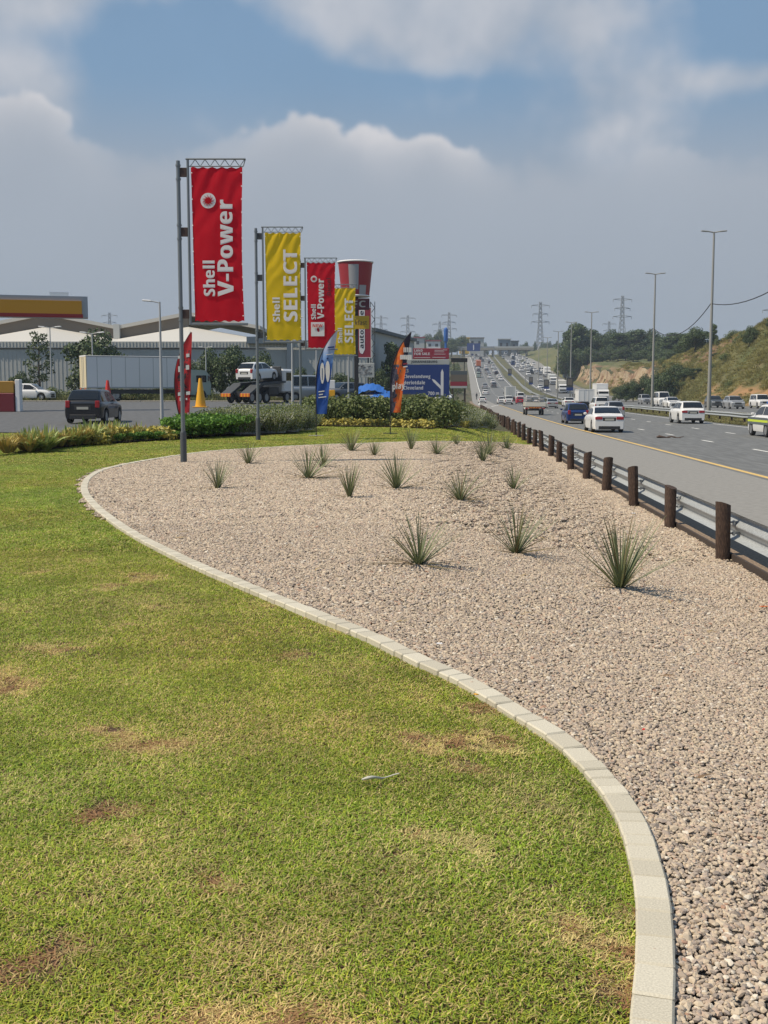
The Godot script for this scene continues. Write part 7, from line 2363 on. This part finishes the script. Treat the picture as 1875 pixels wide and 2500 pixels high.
	# brown works behind the banners
	at = Vector3(-15.526, 1.600, -139.389)
	o = thing("brown_building", "dark brown industrial building seen between the banner poles", "building", Vector3(at.x, near_left(140.0), at.z), face)
	slab(o, "wall", Vector3(-3.2, -0.5, -8), Vector3(2.4, 6.6, 0), M.wall_maroon)
	slab(o, "roof", Vector3(-3.5, 6.6, -8.3), Vector3(2.7, 7.0, 0.3), M.frame_dark)
	for k in 3:
		slab(o, "window", Vector3(-2.5 + k * 1.7, 3.6, 0.0), Vector3(-1.4 + k * 1.7, 4.9, 0.04), M.glass)
	# long pale shed with a dark roof edge, running away to the right
	o = thing("pale_shed", "long pale shed with dark roof edge behind the lattice mast", "shed", Vector3(-9.2, near_left(150.0), -150.0), 1.415)
	slab(o, "wall", Vector3(0, -0.5, -6.0), Vector3(30.4, 8.7, 0), mat("shed_grey", 0.36, 0.40, 0.41, 0.7))
	slab(o, "roof_edge", Vector3(-0.3, 8.7, -6.4), Vector3(30.8, 9.15, 0.5), M.wall_dark_line)
	# blue tarpaulin stall and its neighbours
	at = Vector3(-5.369, 1.297, -91.846)
	o = thing("tarpaulin_shelter", "low shelter of blue tarpaulins beyond the flower bed", "shelter", Vector3(at.x, ground_y(at.x, -at.z), at.z), face)
	for q in [[-0.4, 1.25, 2.1, 0.4], [0.5, 0.7, 2.6, 1.1]]:
		var rows := []
		for j in 5:
			var row := PackedVector3Array()
			for i in 13:
				var x: float = q[0] + (i / 12.0 - 0.5) * q[2]
				row.append(Vector3(x, q[1] + 0.3 * sin(i / 12.0 * PI) - j * 0.14 + 0.05 * sin(i * 2.1 + j), q[3] - 1.2 + j * 0.42))
			rows.append(row)
		var s := Shape.new()
		s.grid(rows, true)
		put("tarpaulin", s, M.tarp_blue, o)
	for x in [-1.3, -0.2, 0.9, 1.7]:
		box_part(o, "pole", Vector3(x, 0.5, 0.5), Vector3(0.06, 1.1, 0.06), M.timber)
	box_part(o, "counter", Vector3(-0.2, 0.3, 0.7), Vector3(2.2, 0.6, 0.4), M.wall_pale, 0.03)
	at = Vector3(-5.303, 3.772, -159.938)
	o = thing("small_house", "small white roofed house beyond the blue shelter", "house", Vector3(at.x, ground_y(at.x, -at.z), at.z), face - 0.4)
	slab(o, "wall", Vector3(-2.2, -0.5, -3), Vector3(2.2, 3.2, 0), M.wall_pale)
	var g := Shape.new()
	g.plate(PackedVector2Array([Vector2(-2.5, 3.1), Vector2(2.5, 3.1), Vector2(0, 4.5)]), -3.3, 0.3)
	put("roof", g, M.roof_white, o)
	slab(o, "window", Vector3(-1.0, 1.4, 0), Vector3(0.2, 2.4, 0.04), M.glass)
	# standing sign and cones
	at = Vector3(-7.061, 1.778, -71.733)
	o = thing("pump_sign", "yellow and white panel stand between the flag and lamp post", "sign", Vector3(at.x, ground_y(at.x, -at.z), at.z), face)
	box_part(o, "lower_panel", Vector3(0, 0.75, 0), Vector3(0.46, 0.95, 0.18), M.cone_yellow, 0.02)
	box_part(o, "upper_panel", Vector3(0, 1.58, 0), Vector3(0.46, 0.55, 0.18), M.white, 0.02)
	box_part(o, "base", Vector3(0, 0.14, 0), Vector3(0.5, 0.3, 0.22), M.frame_dark, 0.01)
	for q in [[-25.322, -83.815, 1.8, "tall red cone behind the black hatchback", "cone_red"], [-16.266, -74.866, 1.95, "tall yellow cone right of the red flag", "cone_yellow"]]:
		o = thing("traffic_cone", q[3], "cone", Vector3(q[0], near_left(-q[1]) + 0.03, q[1]), face)
		g = Shape.new()
		g.lathe([[q[2] * 0.19, 0.04], [q[2] * 0.05, q[2]], [0.0, q[2] + 0.005]], 16)
		put("cone", g, M[q[4]], o)
		box_part(o, "foot", Vector3(0, 0.02, 0), Vector3(q[2] * 0.5, 0.05, q[2] * 0.5), M[q[4]], 0.01)


func make_yard_vehicles() -> void:
	var white: Material = M.paint_white
	var face := deg_to_rad(YAW)
	var at := Vector3(-15.516, 1.600, -49.271)
	at.y = near_left(-at.z) + 0.02
	make_car("hatch", "hatchback", "black hatchback seen from behind on the service road", "car", at, face, M.paint_black)
	at = Vector3(-35.956, 1.923, -96.288)
	at.y = near_left(98.0) + 0.03
	make_car("hatch", "parked_car", "white hatchback parked side on near the fuel pump", "car", at, -PI / 2, white)
	at = Vector3(-26.530, 1.600, -95.769)
	at.y = near_left(97.0) + 0.03
	var o := make_box_truck("delivery_truck", "long grey box truck parked by the warehouse trees", at, -PI / 2 + 0.52, 8.8, 2.5, 2.75, mat("truck_grey", 0.74, 0.74, 0.72, 0.5), M.paint_pale_green)
	for c in o.get_children():
		if c.name.begins_with("rear_post") or c.name.begins_with("rear_door"):
			c.material_override = M.get("cream_post", null) if M.has("cream_post") else mat("cream_post", 0.62, 0.54, 0.36, 0.6)
	box_part(o, "marker_board", Vector3(0.9, 0.95, 4.45), Vector3(0.5, 0.22, 0.04), M.orange)
	box_part(o, "marker_board", Vector3(-0.9, 0.95, 4.45), Vector3(0.5, 0.22, 0.04), M.orange)
	at = Vector3(-11.481, 1.521, -95.538)
	at.y = near_left(96.0) + 0.03
	make_car("van", "minibus", "white and silver van parked behind the banner poles", "van", at, -PI / 2 + 0.5, M.paint_silver)
	at = Vector3(-8.121, 1.523, -92.706)
	at.y = near_left(93.0) + 0.03
	make_car("suv", "parked_suv", "dark grey off-roader parked left of the blue shelter", "car", at, PI / 2 + 0.7, M.paint_grey)
	at = Vector3(0.159, 0.569, -125.172)
	at.y = ground_y(at.x, -at.z)
	make_car("bakkie", "roadside_pickup", "white pickup below the right end of the blue sign", "pickup", at, PI + 0.1, white)
	make_tow_truck()


func make_tow_truck() -> void:
	var at := Vector3(-14.389, 1.092, -87.379)
	at.y = near_left(88.0) + 0.03
	var turn := deg_to_rad(YAW) - 0.42
	var o := thing("tow_truck", "black recovery truck with tilted bed carrying a white hatchback", "tow truck", at, turn)
	var dark := mat("bed_grey", 0.045, 0.05, 0.055, 0.7)
	var tilt := Basis(Vector3.RIGHT, 0.12)
	for sg in [-1.0, 1.0]:
		var s := Shape.new()
		s.plate(PackedVector2Array([Vector2(-3.4, 0.75), Vector2(-1.6, 1.55), Vector2(2.2, 1.75), Vector2(2.2, 1.6), Vector2(-1.5, 1.35), Vector2(-3.3, 0.62)]), -0.42, 0.42)
		put("ramp_track", s, dark, o, Vector3(sg * 0.85, 0, 0), Basis(Vector3.UP, PI / 2))
		box_part(o, "marker_board", Vector3(sg * 0.85, 0.62, 3.42), Vector3(0.85, 0.26, 0.06), M.orange, 0.01)
		for k in 3:
			box_part(o, "marker_stripe", Vector3(sg * 0.85 - 0.27 + k * 0.27, 0.62, 3.455), Vector3(0.09, 0.24, 0.01), M.cone_yellow)
		box_part(o, "strut", Vector3(sg * 0.7, 1.0, 1.2), Vector3(0.1, 0.12, 2.6), M.trim, 0.0, Basis(Vector3.RIGHT, 0.5))
	box_part(o, "chassis", Vector3(0, 0.72, -0.3), Vector3(1.0, 0.4, 6.0), M.trim)
	box_part(o, "toolbox", Vector3(0, 0.95, -0.6), Vector3(2.2, 0.6, 1.6), M.trim, 0.03)
	box_part(o, "headboard", Vector3(0, 2.25, -1.9), Vector3(2.1, 1.3, 0.12), dark, 0.02, tilt)
	box_part(o, "cab", Vector3(0, 1.75, -3.0), Vector3(2.1, 1.9, 1.7), M.paint_white, 0.14)
	box_part(o, "cab_window", Vector3(1.055, 2.1, -3.1), Vector3(0.02, 0.65, 0.9), M.glass)
	box_part(o, "cab_window", Vector3(-1.055, 2.1, -3.1), Vector3(0.02, 0.65, 0.9), M.glass)
	box_part(o, "windscreen", Vector3(0, 2.15, -3.86), Vector3(1.8, 0.7, 0.02), M.glass)
	box_part(o, "front_bumper", Vector3(0, 0.7, -3.8), Vector3(2.1, 0.4, 0.3), M.trim, 0.04)
	add_wheels(o, 0.45, 0.9, [-2.9, 0.4, 1.5, 2.6])
	var lift := Vector3(0, 1.72, 0.1)
	var c := make_car("hatch", "carried_car", "white hatchback riding on the recovery truck", "car", at + Basis(Vector3.UP, turn) * lift, turn, M.paint_white, "", true)
	c.rotation.x = 0.05


func make_far_things() -> void:
	# the bridge over the freeway at the crest
	var d := 690.0
	var y0 := tab(ROAD_Y, d)
	var o := thing("overpass", "concrete road bridge across the freeway at the crest", "bridge", Vector3(0, y0, -d))
	slab(o, "deck", Vector3(6, 3.9, -5), Vector3(56, 5.2, 5), M.concrete)
	slab(o, "parapet", Vector3(6, 5.2, 4.6), Vector3(56, 6.0, 5.02), M.wall_pale)
	for x in [14.0, 26.5, 31.5, 36.0, 41.5, 47.0, 52.0]:
		slab(o, "pier", Vector3(x - 0.5, -3, -3), Vector3(x + 0.5, 3.9, 3), M.concrete)
	# gantry sign
	d = 640.0
	o = thing("gantry_sign", "blue overhead sign on a gantry below the bridge", "road sign", Vector3(0, tab(ROAD_Y, d), -d))
	slab(o, "panel", Vector3(14.5, 5.0, 0), Vector3(22.0, 9.4, 0.3), M.sign_blue)
	slab(o, "beam", Vector3(11.0, 7.0, -0.6), Vector3(30.0, 7.6, -0.1), M.lattice)
	for x in [11.2, 29.8]:
		slab(o, "leg", Vector3(x - 0.25, -1, -0.6), Vector3(x + 0.25, 7.6, -0.1), M.lattice)
	var s := Shape.new()
	s.plate(PackedVector2Array([Vector2(18.0, 5.6), Vector2(18.5, 5.6), Vector2(18.5, 8.2), Vector2(18.25, 8.8), Vector2(18.0, 8.2)]), 0.31, 0.36)
	put("arrow", s, M.print_white, o)
	# roofs on the skyline
	for q in [["hill_building", "long grey building behind the blue overhead sign", 23.75, 32.0, -760.0, 9.5, 6.0, "wall_pale", "fascia_brown"], ["yellow_hoarding", "yellow hoarding left of the overhead sign", 15.353, 33.5, -752.0, 6.4, 4.2, "sign_yellow", "sign_yellow"], ["hill_building", "dark glass office block behind the bridge", 44.667, 31.0, -800.0, 8.5, 8.0, "steel_blue", "wall_pale"], ["hill_building", "small dark block right of the office block", 52.0, 31.0, -800.0, 5.0, 6.6, "wall_dark_line", "frame_dark"], ["hill_building", "white building with red sign on the left hillside", -12.533, 27.0, -640.0, 5.6, 5.5, "wall_pale", "sign_maroon"], ["hill_building", "low white shops on the left hillside", -4.604, 26.5, -650.0, 8.0, 4.6, "white", "sign_maroon"], ["hill_building", "white roofed building among the right-hand trees", 101.733, 27.0, -560.0, 5.5, 2.4, "white", "roof_white"]]:
		o = thing(q[0], q[1], "building", Vector3(q[2], q[3], q[4]), deg_to_rad(YAW))
		slab(o, "wall", Vector3(-q[5] / 2, -6, -q[5] * 0.5), Vector3(q[5] / 2, q[6], 0), M[q[7]])
		slab(o, "roof", Vector3(-q[5] / 2 - 0.5, q[6], -q[5] * 0.5 - 0.5), Vector3(q[5] / 2 + 0.5, q[6] + 0.6, 0.5), M[q[8]])
		var n := int(q[5] / 4.0)
		for k in n:
			slab(o, "window", Vector3(-q[5] / 2 + 1.0 + k * q[5] / n, q[6] * 0.35, 0.0), Vector3(-q[5] / 2 + 2.6 + k * q[5] / n, q[6] * 0.7, 0.06), M.glass)
	# small boards on the median lamps
	for q in [[30.242, 380.0, 2.4, 1.05, "far left advert board on a median pole"], [27.067, 290.0, 4.0, 1.0, "middle advert board on a median pole"], [25.536, 224.0, 4.4, 1.05, "nearest advert board on a median pole"], [27.375, 450.0, 2.6, 1.1, "grey advert board farthest up the median"]]:
		o = thing("pole_board", q[4], "sign", Vector3(q[0], terrain_y(q[0], q[1]), -q[1]), 0.05, "advert boards on the median poles")
		box_part(o, "board", Vector3(0, q[2], 0), Vector3(1.3 * q[3], 2.0 * q[3], 0.1), M.frame_dark, 0.02)
		box_part(o, "picture", Vector3(0, q[2] + 0.15 * q[3], 0.056), Vector3(0.9 * q[3], 1.2 * q[3], 0.012), M.fascia_brown)
		box_part(o, "blue_foot", Vector3(0, q[2] - 1.15 * q[3], 0.0), Vector3(1.3 * q[3], 0.6 * q[3], 0.11), M.sign_blue, 0.02)
		box_part(o, "post", Vector3(0, q[2] / 2 - 0.8, -0.08), Vector3(0.12, q[2] + 1.0, 0.1), M.light_pole)
	# board seen from behind at the foot of the hill, and the low hoarding on the bench
	at_board(Vector3(48.02, -0.27, -255), "dark back of a large road sign at the foot of the hill", 4.6, 3.2, "wall_dark_line", 3.4)
	at_board(Vector3(48.65, 5.56, -420), "grey green hoarding on the bench above the sandy cut", 7.0, 3.0, "steel_blue", 3.0)


func at_board(at: Vector3, label: String, wide: float, high: float, m: String, up: float) -> void:
	var o := thing("board_back", label, "sign", at)
	box_part(o, "board", Vector3(0, up, 0), Vector3(wide, high, 0.08), M[m], 0.02)
	for k in 5:
		box_part(o, "stiffener", Vector3(-wide / 2 + (k + 0.5) * wide / 5, up, 0.08), Vector3(0.1, high, 0.08), M.frame_dark)
	for x in [-wide * 0.35, wide * 0.35]:
		box_part(o, "post", Vector3(x, up / 2 - 0.5, -0.12), Vector3(0.2, up + 1.0, 0.16), M.timber)


func make_litter() -> void:
	var s := Shape.new()
	var p := []
	for i in 10:
		p.append(Vector3(i * 0.018, 0.012 + 0.012 * sin(i * 0.8), 0.02 * sin(i * 0.75)))
	s.tube(p, [0.004, 0.007, 0.007, 0.006, 0.006, 0.005, 0.003], 6)
	var o := put("dry_leaf_strip", s, M.plate, null, Vector3(-0.320, -0.011, -4.462), Basis(Vector3.UP, 0.4))
	tag(o, "pale curled dry strip lying on the lawn", "litter")
	var n := 0
	for q in [[-0.003, -7.004, 0.02, "print_white", "white scrap on the gravel below the front spiky plants"], [3.311, -19.19, 0.05, "print_white", "white scrap beside the guardrail's near posts"], [0.197, -5.887, 0.014, "cone_yellow", "yellow petal on the lawn next to the kerb"], [3.112, -10.701, 0.04, "orange", "orange leaf at the right edge of the gravel"], [1.072, -5.743, 0.012, "cone_red", "reddish chip in the right-hand gravel"]]:
		s = Shape.new()
		s.plate(PackedVector2Array([Vector2(-q[2], -q[2] * 0.5), Vector2(q[2], -q[2] * 0.6), Vector2(q[2] * 0.8, q[2] * 0.5), Vector2(-q[2] * 0.7, q[2] * 0.6)]), 0.0, 0.004)
		var at := Vector3(q[0], ground_y(q[0], -q[1]) + 0.035, q[1])
		tag(put("paper_scrap", s, M[q[3]], null, at, Basis.from_euler(Vector3(-1.5, n * 1.1, 0.06))), q[4], "litter", "scraps lying on the gravel and lawn")
		n += 1


# ----------------------------------------------------------------
const SUN := 1.6
const EXPOSURE := 1.0
const FOG := 0.00028


func _ready() -> void:
	rng.seed = 4711
	wobble.seed = 9
	wobble.noise_type = FastNoiseLite.TYPE_SIMPLEX_SMOOTH
	wobble.frequency = 0.05
	wobble.fractal_octaves = 3
	bold.font_names = PackedStringArray(["Droid Sans"])
	bold.font_weight = 800
	plain_face.font_names = PackedStringArray(["Droid Sans"])
	var t := Time.get_ticks_msec()
	set_stage()
	make_materials()
	make_distances()
	make_terrain()
	make_cutting()
	make_roads()
	make_garden_ground()
	make_kerb()
	print("ground ", Time.get_ticks_msec() - t)
	make_gravel()
	make_grass()
	make_leaf_litter()
	print("grass ", Time.get_ticks_msec() - t)
	make_guardrail()
	make_median_rail()
	make_buildings()
	for q in [[-5.87, -25.116, "red_cloth", "nearest banner pole with a red banner in white lettering", 0.012, "red"], [-5.92, -35.852, "yellow_cloth", "second banner pole with a yellow banner in white lettering", 0.03, "yellow"], [-5.691, -45.068, "red_cloth", "third banner pole with a red banner and white square", 0.012, "new"], [-5.856, -57.776, "yellow_cloth", "farthest banner pole with a yellow banner", 0.035, "yellow"]]:
		make_banner(Vector3(q[0], ground_y(q[0], -q[1]), q[1]), q[2], q[3], q[4], q[5])
	for q in [[-4.3, -38.23, "blue and white feather flag with two pale soles printed on it", "blue", 0.0], [-1.819, -39.926, "orange and black feather flag in front of the blue sign", "orange", 0.0], [-9.269, -39.313, "red feather flag behind the nearest banner pole", "red", 0.0]]:
		make_feather_flag(Vector3(q[0], ground_y(q[0], -q[1]), q[1]), q[2], q[3], q[4])
	make_signs()
	make_lamps()
	make_pylons()
	make_traffic()
	make_yard_vehicles()
	make_agave_like()
	make_bed_plants()
	make_trees()
	make_far_things()
	make_litter()
	print("all ", Time.get_ticks_msec() - t)
